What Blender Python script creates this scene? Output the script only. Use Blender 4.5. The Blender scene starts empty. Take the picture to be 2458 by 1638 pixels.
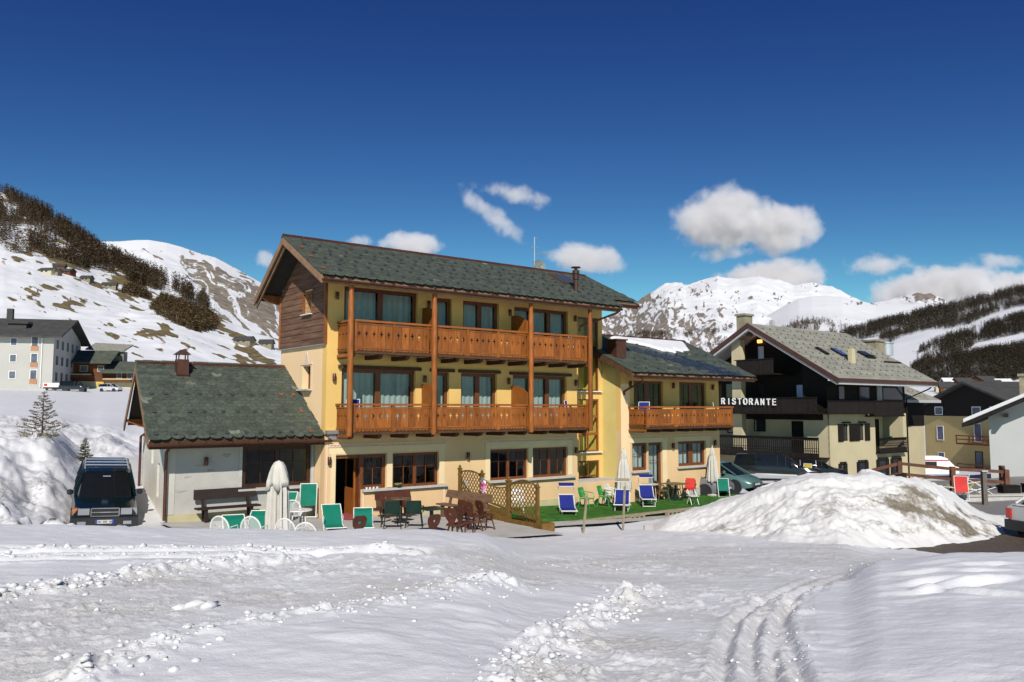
import bpy, math, random
import numpy as np
from mathutils import Vector, Matrix, Quaternion
random.seed(7)
SC = bpy.context.scene
COL = SC.collection
R = math.radians

# ------------------------------------------------------------------ camera, sky, sun, exposure
EYE = 3.85
cam = bpy.data.cameras.new('camera')
cam.sensor_width = 36.0
cam.lens = 28.92
cam.clip_start = 0.1
cam.clip_end = 60000
camo = bpy.data.objects.new('camera', cam)
COL.objects.link(camo)
camo.location = (0, 0, EYE)
camo.rotation_euler = (R(90 + 4.66), 0, 0)
SC.camera = camo

TRAVEL = Vector((-0.0247, 1.2498, -0.98)).normalized()
ELEV = math.asin(-TRAVEL.z)
world = bpy.data.worlds.new('World')
SC.world = world
world.use_nodes = True
wn = world.node_tree
wn.nodes.clear()
w_out = wn.nodes.new('ShaderNodeOutputWorld')
w_bg = wn.nodes.new('ShaderNodeBackground')
w_sky = wn.nodes.new('ShaderNodeTexSky')
w_sky.sky_type = 'NISHITA'
w_sky.sun_disc = False
w_sky.sun_elevation = ELEV
w_sky.sun_rotation = math.atan2(-TRAVEL.x, -TRAVEL.y)
w_sky.altitude = 1900
w_sky.air_density = 1.0
w_sky.dust_density = 0.25
w_sky.ozone_density = 4.0
w_mul = wn.nodes.new('ShaderNodeMix')
w_mul.data_type = 'RGBA'
w_mul.blend_type = 'MULTIPLY'
w_mul.inputs['Factor'].default_value = 1.0
w_mul.inputs['B'].default_value = (0.84, 0.64, 0.84, 1)
w_gm = wn.nodes.new('ShaderNodeGamma')
w_gm.inputs['Gamma'].default_value = 1.35
wn.links.new(w_sky.outputs[0], w_gm.inputs[0])
wn.links.new(w_gm.outputs[0], w_mul.inputs['A'])
# deep high-altitude blue: red and green fall off faster than blue away from the horizon
w_sep = wn.nodes.new('ShaderNodeSeparateColor'); w_com = wn.nodes.new('ShaderNodeCombineColor')
wn.links.new(w_mul.outputs['Result'], w_sep.inputs[0])
for ch, k, e in (('Red', 0.488, 1.45), ('Green', 0.758, 1.45)):
    w_p = wn.nodes.new('ShaderNodeMath'); w_p.operation = 'POWER'; w_p.inputs[1].default_value = e
    w_k = wn.nodes.new('ShaderNodeMath'); w_k.operation = 'MULTIPLY'; w_k.inputs[1].default_value = k
    wn.links.new(w_sep.outputs[ch], w_p.inputs[0]); wn.links.new(w_p.outputs[0], w_k.inputs[0]); wn.links.new(w_k.outputs[0], w_com.inputs[ch])
wn.links.new(w_sep.outputs['Blue'], w_com.inputs['Blue'])
wn.links.new(w_com.outputs[0], w_bg.inputs[0])
w_bg.inputs[1].default_value = 0.05
wn.links.new(w_bg.outputs[0], w_out.inputs[0])

sun = bpy.data.lights.new('sun', 'SUN')
sun.energy = 5.0
sun.angle = R(0.53)
sun.color = (1.0, 0.955, 0.88)
suno = bpy.data.objects.new('sun', sun)
COL.objects.link(suno)
suno.rotation_mode = 'QUATERNION'
suno.rotation_quaternion = TRAVEL.to_track_quat('-Z', 'Y')
suno.location = (0, -20, 40)

SC.render.engine = 'CYCLES'
SC.view_settings.view_transform = 'Standard'
SC.view_settings.look = 'None'
SC.view_settings.exposure = -0.03
SC.view_settings.gamma = 1.0
SC.view_settings.use_curve_mapping = False
SC.cycles.use_denoising = True
SC.cycles.max_bounces = 8
SC.cycles.diffuse_bounces = 1
SC.cycles.volume_bounces = 2
SC.cycles.transparent_max_bounces = 16
SC.cycles.sample_clamp_indirect = 4.0

# ------------------------------------------------------------------ helpers
def hashn(i, j, k, s):
    n = (i * 374761393 + j * 668265263 + k * 2147483647 + s * 974711) & 0xffffffff
    n = ((n ^ (n >> 13)) * 1274126177) & 0xffffffff
    n = ((n ^ (n >> 16)) * 2246822519) & 0xffffffff
    return ((n ^ (n >> 15)) & 0xffffff) / float(0xffffff)

def vnoise(x, y, z=None, s=0):
    """value noise in [-1, 1], vectorised"""
    x = np.asarray(x, float); y = np.asarray(y, float)
    z = np.zeros_like(x) if z is None else np.asarray(z, float)
    xi = np.floor(x).astype(np.int64); yi = np.floor(y).astype(np.int64); zi = np.floor(z).astype(np.int64)
    fx = x - xi; fy = y - yi; fz = z - zi
    fx = fx * fx * fx * (fx * (fx * 6 - 15) + 10); fy = fy * fy * fy * (fy * (fy * 6 - 15) + 10); fz = fz * fz * (3 - 2 * fz)
    flat = not np.any(fz)
    def lay(k):
        a = hashn(xi, yi, k, s); b = hashn(xi + 1, yi, k, s); c = hashn(xi, yi + 1, k, s); d = hashn(xi + 1, yi + 1, k, s)
        return (a * (1 - fx) + b * fx) * (1 - fy) + (c * (1 - fx) + d * fx) * fy
    v = lay(zi)
    if not flat:
        v = v * (1 - fz) + lay(zi + 1) * fz
    return v * 2 - 1

def fbm(x, y, z=None, o=4, s=0, g=0.5):
    t = 0; a = 1; n = 0
    for i in range(o):
        t = t + a * vnoise(np.asarray(x) * 2 ** i + 17.3 * i, np.asarray(y) * 2 ** i - 9.1 * i, None if z is None else np.asarray(z) * 2 ** i, s + i)
        n += a; a *= g
    return t / n

def ridged(x, y, o=4, s=0):
    t = 0; a = 1; n = 0
    for i in range(o):
        t = t + a * (1 - np.abs(vnoise(np.asarray(x) * 2 ** i + 5.7 * i, np.asarray(y) * 2 ** i + 3.1 * i, None, s + i)))
        n += a; a *= 0.5
    return t / n

def sstep(a, b, x):
    t = np.clip((np.asarray(x, float) - a) / (b - a), 0, 1)
    return t * t * (3 - 2 * t)

def inpoly(x, y, poly):
    x = np.asarray(x); y = np.asarray(y)
    r = np.zeros(x.shape, bool)
    n = len(poly)
    for i in range(n):
        x1, y1 = poly[i]; x2, y2 = poly[(i + 1) % n]
        c = ((y1 > y) != (y2 > y)) & (x < (x2 - x1) * (y - y1) / ((y2 - y1) if y2 != y1 else 1e-9) + x1)
        r ^= c
    return r

def grid_mesh(name, V, nu, nv, mats, attrs=None, smooth=True, wrap=False):
    """V: (nu*nv,3) row-major [iu, iv]"""
    me = bpy.data.meshes.new(name)
    iu = np.arange(nu if wrap else nu - 1); iv = np.arange(nv - 1)
    A, B = np.meshgrid(iu, iv, indexing='ij')
    A2 = (A + 1) % nu
    q = np.stack([A * nv + B, A2 * nv + B, A2 * nv + B + 1, A * nv + B + 1], -1).reshape(-1, 4)
    me.vertices.add(len(V)); me.vertices.foreach_set('co', np.ascontiguousarray(V, np.float32).ravel())
    nq = len(q)
    me.loops.add(nq * 4); me.loops.foreach_set('vertex_index', q.astype(np.int32).ravel())
    me.polygons.add(nq)
    me.polygons.foreach_set('loop_start', np.arange(0, nq * 4, 4, dtype=np.int32))
    me.polygons.foreach_set('loop_total', np.full(nq, 4, np.int32))
    me.update(calc_edges=True)
    if smooth: me.polygons.foreach_set('use_smooth', np.ones(nq, bool))
    for k, a in (attrs or {}).items():
        at = me.attributes.new(k, 'FLOAT', 'POINT'); at.data.foreach_set('value', np.ascontiguousarray(a, np.float32).ravel())
    for m in (mats if isinstance(mats, (list, tuple)) else [mats]): me.materials.append(m)
    return me

def tri_mesh(name, V, F, mats, attrs=None, smooth=False):
    me = bpy.data.meshes.new(name)
    V = np.ascontiguousarray(V, np.float32); F = np.ascontiguousarray(F, np.int32)
    k = F.shape[1]
    me.vertices.add(len(V)); me.vertices.foreach_set('co', V.ravel())
    me.loops.add(F.size); me.loops.foreach_set('vertex_index', F.ravel())
    me.polygons.add(len(F))
    me.polygons.foreach_set('loop_start', np.arange(0, F.size, k, dtype=np.int32))
    me.polygons.foreach_set('loop_total', np.full(len(F), k, np.int32))
    me.update(calc_edges=True)
    if smooth: me.polygons.foreach_set('use_smooth', np.ones(len(F), bool))
    for kk, a in (attrs or {}).items():
        at = me.attributes.new(kk, 'FLOAT', 'POINT'); at.data.foreach_set('value', np.ascontiguousarray(a, np.float32).ravel())
    for m in (mats if isinstance(mats, (list, tuple)) else [mats]): me.materials.append(m)
    return me

def link(name, data, parent=None, loc=(0, 0, 0), rot=(0, 0, 0), scale=None):
    o = bpy.data.objects.new(name, data)
    COL.objects.link(o)
    o.location = loc; o.rotation_euler = rot
    if scale is not None: o.scale = scale if hasattr(scale, '__len__') else (scale,) * 3
    if parent is not None: o.parent = parent
    return o

def tag(o, label=None, cat=None, group=None, kind=None):
    if label: o['label'] = label
    if cat: o['category'] = cat
    if group: o['group'] = group
    if kind: o['kind'] = kind
    return o

def thing(name, label, cat, loc=(0, 0, 0), rz=0.0, group=None):
    return tag(link(name, None, None, loc, (0, 0, rz)), label, cat, group)

def copy_tree(o, parent=None):
    c = o.copy(); COL.objects.link(c)
    if parent is not None: c.parent = parent
    for ch in list(o.children): copy_tree(ch, c)
    return c

def copy_thing(o, label, loc, rz=0.0, group=None, scale=None):
    c = copy_tree(o)
    c.location = loc; c.rotation_euler = (0, 0, rz)
    c['label'] = label
    if group: c['group'] = group
    if scale is not None: c.scale = (scale,) * 3
    return c

class MB:
    def __init__(s): s.v = []; s.f = []; s.m = []; s.cur = 0
    def quadbox(s, c):
        b = len(s.v); s.v += [tuple(p) for p in c]
        for f in ((0, 3, 2, 1), (4, 5, 6, 7), (0, 1, 5, 4), (1, 2, 6, 5), (2, 3, 7, 6), (3, 0, 4, 7)):
            s.f.append(tuple(b + i for i in f)); s.m.append(s.cur)
        return s
    def box(s, x0, y0, z0, x1, y1, z1):
        if x1 < x0: x0, x1 = x1, x0
        if y1 < y0: y0, y1 = y1, y0
        if z1 < z0: z0, z1 = z1, z0
        return s.quadbox([(x0, y0, z0), (x1, y0, z0), (x1, y1, z0), (x0, y1, z0), (x0, y0, z1), (x1, y0, z1), (x1, y1, z1), (x0, y1, z1)])
    def beam(s, p, q, w, h, up=(0, 0, 1)):
        p = Vector(p); q = Vector(q); d = (q - p).normalized(); up = Vector(up)
        sd = d.cross(up)
        if sd.length < 1e-4: sd = d.cross(Vector((0, 1, 0)))
        sd.normalize(); u = sd.cross(d).normalized()
        a = sd * w / 2; b = u * h / 2
        return s.quadbox([p - a - b, p + a - b, q + a - b, q - a - b, p - a + b, p + a + b, q + a + b, q - a + b])
    def tube(s, pts, r, n=8, closed=False):
        pts = [Vector(p) for p in pts]; N = len(pts); b = len(s.v)
        prev = None
        for i, p in enumerate(pts):
            a = pts[(i - 1) % N] if (closed or i) else p
            c = pts[(i + 1) % N] if (closed or i < N - 1) else p
            d = (c - a).normalized()
            if prev is None:
                t = Vector((0, 0, 1)) if abs(d.z) < 0.9 else Vector((1, 0, 0))
                prev = d.cross(t).normalized()
            e = (prev - d * prev.dot(d)).normalized(); prev = e
            g = d.cross(e); rr = r[i] if hasattr(r, '__len__') else r
            for k in range(n):
                an = 2 * math.pi * k / n
                s.v.append(tuple(p + (e * math.cos(an) + g * math.sin(an)) * rr))
        for i in range(N if closed else N - 1):
            j = (i + 1) % N
            for k in range(n):
                s.f.append((b + i * n + k, b + i * n + (k + 1) % n, b + j * n + (k + 1) % n, b + j * n + k)); s.m.append(s.cur)
        if not closed:
            s.f.append(tuple(b + k for k in reversed(range(n)))); s.m.append(s.cur)
            s.f.append(tuple(b + (N - 1) * n + k for k in range(n))); s.m.append(s.cur)
        return s
    def lathe(s, prof, n=16, c=(0, 0, 0), jit=None):
        b = len(s.v)
        for i, (r, z) in enumerate(prof):
            for k in range(n):
                an = 2 * math.pi * k / n
                rr = r * (jit(i, an) if jit else 1)
                s.v.append((c[0] + rr * math.cos(an), c[1] + rr * math.sin(an), c[2] + z))
        for i in range(len(prof) - 1):
            for k in range(n):
                s.f.append((b + i * n + k, b + i * n + (k + 1) % n, b + (i + 1) * n + (k + 1) % n, b + (i + 1) * n + k)); s.m.append(s.cur)
        s.f.append(tuple(b + k for k in reversed(range(n)))); s.m.append(s.cur)
        s.f.append(tuple(b + (len(prof) - 1) * n + k for k in range(n))); s.m.append(s.cur)
        return s
    def prism(s, poly, axis, a, c):
        """poly in the two other axes (cyclic order), extruded from a to c along axis"""
        def P(p, t): return (t, p[0], p[1]) if axis == 'x' else ((p[0], t, p[1]) if axis == 'y' else (p[0], p[1], t))
        n = len(poly); b = len(s.v)
        s.v += [P(p, a) for p in poly] + [P(p, c) for p in poly]
        s.f.append(tuple(b + i for i in range(n))); s.m.append(s.cur)
        s.f.append(tuple(b + n + i for i in reversed(range(n)))); s.m.append(s.cur)
        for i in range(n):
            j = (i + 1) % n
            s.f.append((b + i, b + n + i, b + n + j, b + j)); s.m.append(s.cur)
        return s
    def face(s, pts):
        b = len(s.v); s.v += [tuple(p) for p in pts]; s.f.append(tuple(range(b, b + len(pts)))); s.m.append(s.cur); return s
    def gridp(s, xs, zs, hole, y0, y1, axis='y'):
        """slab in the x-z plane between y0 and y1, cells for which hole(cx, cz) is true are left open"""
        nx, nz = len(xs), len(zs); b = len(s.v)
        def P(x, z, y): return (x, y, z) if axis == 'y' else (y, x, z)
        for y in (y0, y1):
            for x in xs:
                for z in zs: s.v.append(P(x, z, y))
        L = nx * nz
        H = [[hole((xs[i] + xs[i + 1]) / 2, (zs[j] + zs[j + 1]) / 2) for j in range(nz - 1)] for i in range(nx - 1)]
        solid = lambda i, j: 0 <= i < nx - 1 and 0 <= j < nz - 1 and not H[i][j]
        I = lambda i, j: b + i * nz + j
        add = lambda f: (s.f.append(f), s.m.append(s.cur))
        for i in range(nx - 1):
            for j in range(nz - 1):
                if not solid(i, j): continue
                add((I(i, j), I(i + 1, j), I(i + 1, j + 1), I(i, j + 1)))
                add((L + I(i, j), L + I(i, j + 1), L + I(i + 1, j + 1), L + I(i + 1, j)))
                if not solid(i, j - 1): add((I(i, j), L + I(i, j), L + I(i + 1, j), I(i + 1, j)))
                if not solid(i, j + 1): add((I(i, j + 1), I(i + 1, j + 1), L + I(i + 1, j + 1), L + I(i, j + 1)))
                if not solid(i - 1, j): add((I(i, j), I(i, j + 1), L + I(i, j + 1), L + I(i, j)))
                if not solid(i + 1, j): add((I(i + 1, j), L + I(i + 1, j), L + I(i + 1, j + 1), I(i + 1, j + 1)))
        return s
    def xf(s, start, M):
        for i in range(start, len(s.v)): s.v[i] = tuple(M @ Vector(s.v[i]))
        return s
    def mesh(s, name, mats, smooth=False, attr=None):
        me = bpy.data.meshes.new(name)
        me.from_pydata(s.v, [], s.f)
        ml = mats if isinstance(mats, (list, tuple)) else [mats]
        for m in ml: me.materials.append(m)
        if len(ml) > 1: me.polygons.foreach_set('material_index', s.m)
        import bmesh
        bm = bmesh.new(); bm.from_mesh(me); bmesh.ops.recalc_face_normals(bm, faces=bm.faces); bm.to_mesh(me); bm.free()
        if smooth:
            me.polygons.foreach_set('use_smooth', [True] * len(me.polygons))
            if smooth != 'all':
                try: me.set_sharp_from_angle(angle=R(40))
                except Exception: pass
        me.update()
        return me
    def split(s, name, mats, parent=None, smooth=False):
        """every separate piece becomes an object of its own"""
        par = list(range(len(s.v)))
        def find(a):
            while par[a] != a: par[a] = par[par[a]]; a = par[a]
            return a
        for f in s.f:
            for q in f[1:]: par[find(q)] = find(f[0])
        groups = {}
        for f in s.f: groups.setdefault(find(f[0]), []).append(f)
        o = None
        for fs in groups.values():
            mb = MB(); idx = {}
            for f in fs:
                for q in f:
                    if q not in idx: idx[q] = len(mb.v); mb.v.append(s.v[q])
                mb.f.append(tuple(idx[q] for q in f)); mb.m.append(0)
            o = mb.build(name, mats, parent, smooth=smooth)
        return o
    def build(s, name, mats, parent=None, loc=(0, 0, 0), rot=(0, 0, 0), smooth=False):
        return link(name, s.mesh(name, mats, smooth), parent, loc, rot)

# ------------------------------------------------------------------ materials
def mat(name, col, rough=0.7, var=0.12, scale=3.0, bump=0.0, bscale=None, metal=0.0, spec=0.4, stretch=(1, 1, 1), col2=None, rnd=0.0, detail=5.0, emit=None):
    m = bpy.data.materials.new(name); m.use_nodes = True
    nt = m.node_tree; N = nt.nodes; Lk = nt.links
    bs = N['Principled BSDF']
    bs.inputs['Roughness'].default_value = rough
    bs.inputs['Metallic'].default_value = metal
    bs.inputs['Specular IOR Level'].default_value = spec
    tc = N.new('ShaderNodeTexCoord'); oi = N.new('ShaderNodeObjectInfo')
    mp = N.new('ShaderNodeMapping'); mp.inputs['Scale'].default_value = stretch
    ad = N.new('ShaderNodeVectorMath'); ad.operation = 'ADD'
    sc = N.new('ShaderNodeMath'); sc.operation = 'MULTIPLY'; sc.inputs[1].default_value = 41.7
    Lk.new(oi.outputs['Random'], sc.inputs[0]); Lk.new(tc.outputs['Object'], ad.inputs[0]); Lk.new(sc.outputs[0], ad.inputs[1])
    Lk.new(ad.outputs[0], mp.inputs['Vector'])
    nz = N.new('ShaderNodeTexNoise'); nz.inputs['Scale'].default_value = scale; nz.inputs['Detail'].default_value = detail
    Lk.new(mp.outputs[0], nz.inputs['Vector'])
    rp = N.new('ShaderNodeMapRange'); rp.inputs[1].default_value = 0.3; rp.inputs[2].default_value = 0.7
    Lk.new(nz.outputs[0], rp.inputs[0])
    mx = N.new('ShaderNodeMix'); mx.data_type = 'RGBA'
    a = [c * (1 - var) for c in col]; b = [min(1, c * (1 + var)) for c in (col2 or col)]
    mx.inputs['A'].default_value = (*a, 1); mx.inputs['B'].default_value = (*b, 1)
    Lk.new(rp.outputs[0], mx.inputs['Factor'])
    out = mx.outputs['Result']
    if rnd:
        hv = N.new('ShaderNodeHueSaturation')
        mr = N.new('ShaderNodeMapRange'); mr.inputs[3].default_value = 1 - rnd; mr.inputs[4].default_value = 1 + rnd
        at = N.new('ShaderNodeAttribute'); at.attribute_name = 'rnd'
        fa = N.new('ShaderNodeMath'); fa.operation = 'ADD'; fr = N.new('ShaderNodeMath'); fr.operation = 'FRACT'
        Lk.new(oi.outputs['Random'], fa.inputs[0]); Lk.new(at.outputs['Fac'], fa.inputs[1]); Lk.new(fa.outputs[0], fr.inputs[0])
        Lk.new(fr.outputs[0], mr.inputs[0]); Lk.new(mr.outputs[0], hv.inputs['Value']); Lk.new(out, hv.inputs['Color'])
        out = hv.outputs[0]
    Lk.new(out, bs.inputs['Base Color'])
    if bump:
        bz = N.new('ShaderNodeTexNoise'); bz.inputs['Scale'].default_value = bscale or scale * 4; bz.inputs['Detail'].default_value = 4
        Lk.new(mp.outputs[0], bz.inputs['Vector'])
        bn = N.new('ShaderNodeBump'); bn.inputs['Strength'].default_value = bump; bn.inputs['Distance'].default_value = 0.02
        Lk.new(bz.outputs[0], bn.inputs['Height']); Lk.new(bn.outputs[0], bs.inputs['Normal'])
    if emit:
        bs.inputs['Emission Color'].default_value = (*emit[0], 1); bs.inputs['Emission Strength'].default_value = emit[1]
    m['bsdf_color'] = 1
    return m

def glass_mat(name, tint=(0.75, 0.8, 0.8), ior=1.5, thru=0.85, rough=0.02, bump=0.0):
    m = bpy.data.materials.new(name); m.use_nodes = True
    nt = m.node_tree; N = nt.nodes; Lk = nt.links
    N.remove(N['Principled BSDF'])
    tr = N.new('ShaderNodeBsdfTransparent'); tr.inputs[0].default_value = (*[t * thru for t in tint], 1)
    gl = N.new('ShaderNodeBsdfGlossy'); gl.inputs['Roughness'].default_value = rough
    fr = N.new('ShaderNodeFresnel'); ge = N.new('ShaderNodeNewGeometry'); io = N.new('ShaderNodeMapRange')
    io.inputs[3].default_value = ior; io.inputs[4].default_value = 1 / ior      # the same thin sheet from either side
    Lk.new(ge.outputs['Backfacing'], io.inputs[0]); Lk.new(io.outputs[0], fr.inputs[0])
    mp = N.new('ShaderNodeMath'); mp.operation = 'MULTIPLY_ADD'; mp.inputs[1].default_value = 0.85; mp.inputs[2].default_value = 0.0; mp.use_clamp = True
    mx = N.new('ShaderNodeMixShader')
    Lk.new(fr.outputs[0], mp.inputs[0]); Lk.new(mp.outputs[0], mx.inputs[0]); Lk.new(tr.outputs[0], mx.inputs[1]); Lk.new(gl.outputs[0], mx.inputs[2])
    if bump:
        tc = N.new('ShaderNodeTexCoord'); bz = N.new('ShaderNodeTexNoise'); bz.inputs['Scale'].default_value = 2.5
        bn = N.new('ShaderNodeBump'); bn.inputs['Strength'].default_value = bump; bn.inputs['Distance'].default_value = 0.05
        Lk.new(tc.outputs['Object'], bz.inputs[0]); Lk.new(bz.outputs[0], bn.inputs['Height']); Lk.new(bn.outputs[0], gl.inputs['Normal'])
    Lk.new(mx.outputs[0], N['Material Output'].inputs[0])
    return m

# ------------------------------------------------------------------ ground
# ground profiles: azimuth tangent (x/y) -> [(forward distance, height)]
PROF=[(-1.9,[(0,2.2),(10,2.2),(20,2.4),(60,4),(150,9),(420,30)]),
(-.622,[(0,2.2),(6,2.2),(14,1.94),(15.5,1.3),(20,1.0),(24,1.3),(30,2.6),(36,2.9),(60,3.8),(150,7.3),(420,30)]),
(-.57,[(0,2.2),(6,2.2),(14,1.93),(15.6,1.1),(20,.7),(26,1.0),(31,2.5),(36,2.8),(60,3.7),(150,7.1),(420,28)]),
(-.5,[(0,2.2),(6,2.2),(14,1.91),(16,.75),(20,.1),(24,.0),(29,.38),(33,.9),(38,1.3),(40,1.7),(41.5,2.4),(46,2.6),(60,3.4),(150,6.8),(420,26)]),
(-.448,[(0,2.2),(6,2.2),(14,1.91),(16,.8),(20,.3),(26,.33),(30.6,1.0),(33,1.2),(38,1.45),(45,1.55),(48,2.2),(60,3.2),(150,6.8),(420,24)]),
(-.34,[(0,2.2),(6,2.2),(14,1.87),(16.5,.9),(19,.25),(27,.28),(33,.6),(60,2.5),(150,7),(420,22)]),
(-.237,[(0,2.2),(6,2.2),(14,1.84),(16.5,.9),(19,.22),(30,.22),(60,1),(150,3),(420,10)]),
(-.167,[(0,2.2),(6,2.2),(14,1.88),(16.5,1.0),(19,.22),(30,.14),(60,0),(150,0),(420,4)]),
(-.1,[(0,2.2),(6,2.18),(14,1.87),(17,.9),(20,.15),(32,0),(60,-.3),(150,-1),(420,0)]),
(-.045,[(0,2.2),(5,2.18),(14,1.76),(18,1.1),(22,.4),(25.4,.04),(32,-.1),(60,-.6),(150,-2),(420,0)]),
(.03,[(0,2.2),(5,2.15),(10,1.75),(14,1.33),(20,.55),(25,-.02),(27,-.12),(34,-.22),(60,-.9),(150,-3),(420,0)]),
(.137,[(0,2.2),(5,2.12),(9,1.75),(14,1.22),(20,.5),(26.6,-.1),(28.5,-.24),(36,-.26),(60,-1.2),(150,-5),(420,0)]),
(.264,[(0,2.2),(5,2.12),(9,1.72),(14,1.2),(21,.42),(26,.0),(30,-.2),(40,-.4),(60,-1.4),(125,-5),(250,-6),(420,0)]),
(.39,[(0,2.2),(5,2.12),(9,1.74),(13,1.3),(21.5,.42),(26,.0),(40,-.5),(60,-1.4),(125,-5.4),(250,-6),(420,2)]),
(.441,[(0,2.2),(5,2.14),(9,1.83),(13,1.5),(16,.95),(21,.25),(26,0),(40,-.6),(60,-1.5),(125,-5.6),(250,-5),(420,4)]),
(.542,[(0,2.2),(5,2.16),(9,1.9),(13,1.63),(15,1.15),(18,.45),(22,.08),(30,-.1),(45,-.7),(60,-1.3),(125,-5.6),(250,-4),(420,6)]),
(.622,[(0,2.2),(5,2.18),(9,1.92),(13,1.65),(16,.8),(20,.1),(30,-.1),(60,-1),(125,-5),(250,-3),(420,8)]),
(1.9,[(0,2.2),(10,2.0),(20,1.2),(60,0),(150,-1),(420,10)])]
_yd=np.concatenate([np.linspace(0,60,601),np.linspace(60.5,420,720)])
def _sm(p):
    z=np.interp(_yd,[a for a,b in p],[b for a,b in p])
    k=np.ones(9)/9
    zz=np.convolve(np.pad(z[:601],(4,4),'edge'),k,'valid'); z=z.copy(); z[:601]=zz
    return z
_pt=np.array([p[0] for p in PROF]); _pz=np.array([_sm(p[1]) for p in PROF])
def base_h(x,y):
    x=np.asarray(x,float);y=np.asarray(y,float)
    yy=np.maximum(np.abs(y),1e-3)
    t=np.clip(x/np.maximum(yy,.35*np.hypot(x,yy)),-1.9,1.9)
    d=np.where(y>0,np.clip(np.maximum(yy,.35*np.hypot(x,yy)),0,420),0)
    iy=np.interp(d,_yd,np.arange(len(_yd)));i0=np.minimum(iy.astype(int),len(_yd)-2);fy=iy-i0
    it=np.interp(t,_pt,np.arange(len(_pt)));j0=np.minimum(it.astype(int),len(_pt)-2);ft=it-j0
    ft=ft*ft*(3-2*ft)
    g=lambda j,i:_pz[j,i]
    return (g(j0,i0)*(1-fy)+g(j0,i0+1)*fy)*(1-ft)+(g(j0+1,i0)*(1-fy)+g(j0+1,i0+1)*fy)*ft

TH = R(38.0); O3 = Vector((-6.4173, 27.6, 0)); UX = Vector((math.cos(TH), math.sin(TH), 0)); VX = Vector((-math.sin(TH), math.cos(TH), 0))
def W(u, v, z=0.0): return O3 + UX * u + VX * v + Vector((0, 0, z))
def UV(x, y):
    dx = np.asarray(x) - O3.x; dy = np.asarray(y) - O3.y
    return dx * UX.x + dy * UX.y, dx * VX.x + dy * VX.y
def terrace_z(u): return np.maximum(0.2 - 0.04 * np.asarray(u, float), -0.33)

RIM1 = [[(-7.34,10.64),(-6.48,10.6),(-5.67,10.62),(-4.73,11.0),(-3.69,11.34),(-2.49,11.24),(-1.3,11.12)],
 [(-6.82,9.9),(-6.08,9.94),(-5.11,10.08),(-4.22,10.46),(-2.67,10.78)], [(-6.56,9.52),(-5.79,9.48),(-4.85,9.56),(-4.0,9.92)]]
RIM2 = [(-6.3,7.3),(-5.27,7.68),(-4.78,7.84),(-4.4,8.08),(-4.17,8.68),(-3.91,9.28),(-3.47,9.88),(-2.76,10.12)]
RIM3 = [(-2.55,4.6),(-2.68,5.42),(-2.56,5.8),(-2.5,6.32),(-2.16,6.68),(-1.9,7.0),(-1.48,7.22),(-0.93,7.96),(0,9.96)]
RIM4 = [(-0.15,4.2),(-0.05,4.98),(0.03,5.56),(0.22,6.6),(0.39,7.4),(0.86,8.32),(1.11,8.94),(1.45,10.14),(1.84,10.9)]
TRK = [[(1.2,4.0),(1.26,5.16),(1.37,5.54),(1.76,6.96),(2.25,8.52),(3.21,10.34),(4.58,12.62)], [(1.3,4.0),(1.48,5.16),(1.64,5.74),(2.12,7.48),(2.51,8.5)],
 [(1.5,4.5),(1.66,5.42),(2.15,6.94),(2.67,8.48),(3.48,10.32),(5.1,12.94)], [(1.7,4.2),(1.85,5.16),(1.96,5.74),(2.33,7.12),(2.75,8.48),(3.16,9.46)]]
LANE = [(-6.5,7.5),(-5.27,7.7),(-4.4,8.1),(-3.9,9.3),(-2.76,10.1),(-1,11.6),(0.6,14.5),(3.5,20),(6,21.6),(9,21.5),(10.6,20),(8.2,16.5),(6.0,13.6),(3.6,10.3),(2.9,8.5),(2.35,7.0),(2.0,5.7),(1.6,2.5),(-0.5,2.5),(-0.02,5.5),(0.2,6.6),(0.4,7.4),(0.9,8.3),(1.4,10.1),(1.0,10.6),(0,9.96),(-0.93,7.96),(-1.48,7.22),(-2.16,6.68),(-2.5,6.3),(-2.65,5.4),(-2.6,3.5),(-6.5,3.5)]
MUD = [(9.6,22.6),(11.97,24.2),(15.64,27.28),(18.5,29.5),(26,34),(30,30),(24,23),(17,20.2),(14,19.2),(12.0,20.8),(10.9,21.9)]
ROAD = [(9.8,33.5),(16,32.5),(19.5,31),(26,34),(34,44),(38,60),(30,62),(17,52),(12.5,44),(10.6,38.5)]
DRIVE = [(-11.8,20),(-9.6,20),(-9.9,26.5),(-12.2,33),(-13.2,40),(-17.8,42.5),(-19,38),(-16.3,33),(-14.2,26)]

def pdist(x, y, line):
    best = np.full(x.shape, 1e9); par = np.zeros(x.shape); acc = 0
    for (x1, y1), (x2, y2) in zip(line[:-1], line[1:]):
        dx, dy = x2 - x1, y2 - y1; L2 = dx * dx + dy * dy; L = math.sqrt(L2)
        t = np.clip(((x - x1) * dx + (y - y1) * dy) / L2, 0, 1)
        d = np.hypot(x - x1 - t * dx, y - y1 - t * dy)
        sgn = np.sign((x - x1) * dy - (y - y1) * dx)
        m = d < np.abs(best)
        best = np.where(m, d * np.where(sgn == 0, 1, sgn), best); par = np.where(m, acc + t * L, par); acc += L
    return best, par

def soft_poly(x, y, poly, wob=0.25, sc=1.5, s=3):
    r = np.zeros(x.shape)
    for k in range(5):
        a = k * 1.257
        r += inpoly(x + wob * fbm(x * sc, y * sc, o=3, s=s + k) + wob * 0.7 * math.cos(a), y + wob * fbm(x * sc + 31, y * sc, o=3, s=s + 9 + k) + wob * 0.7 * math.sin(a), poly)
    return r / 5

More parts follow.
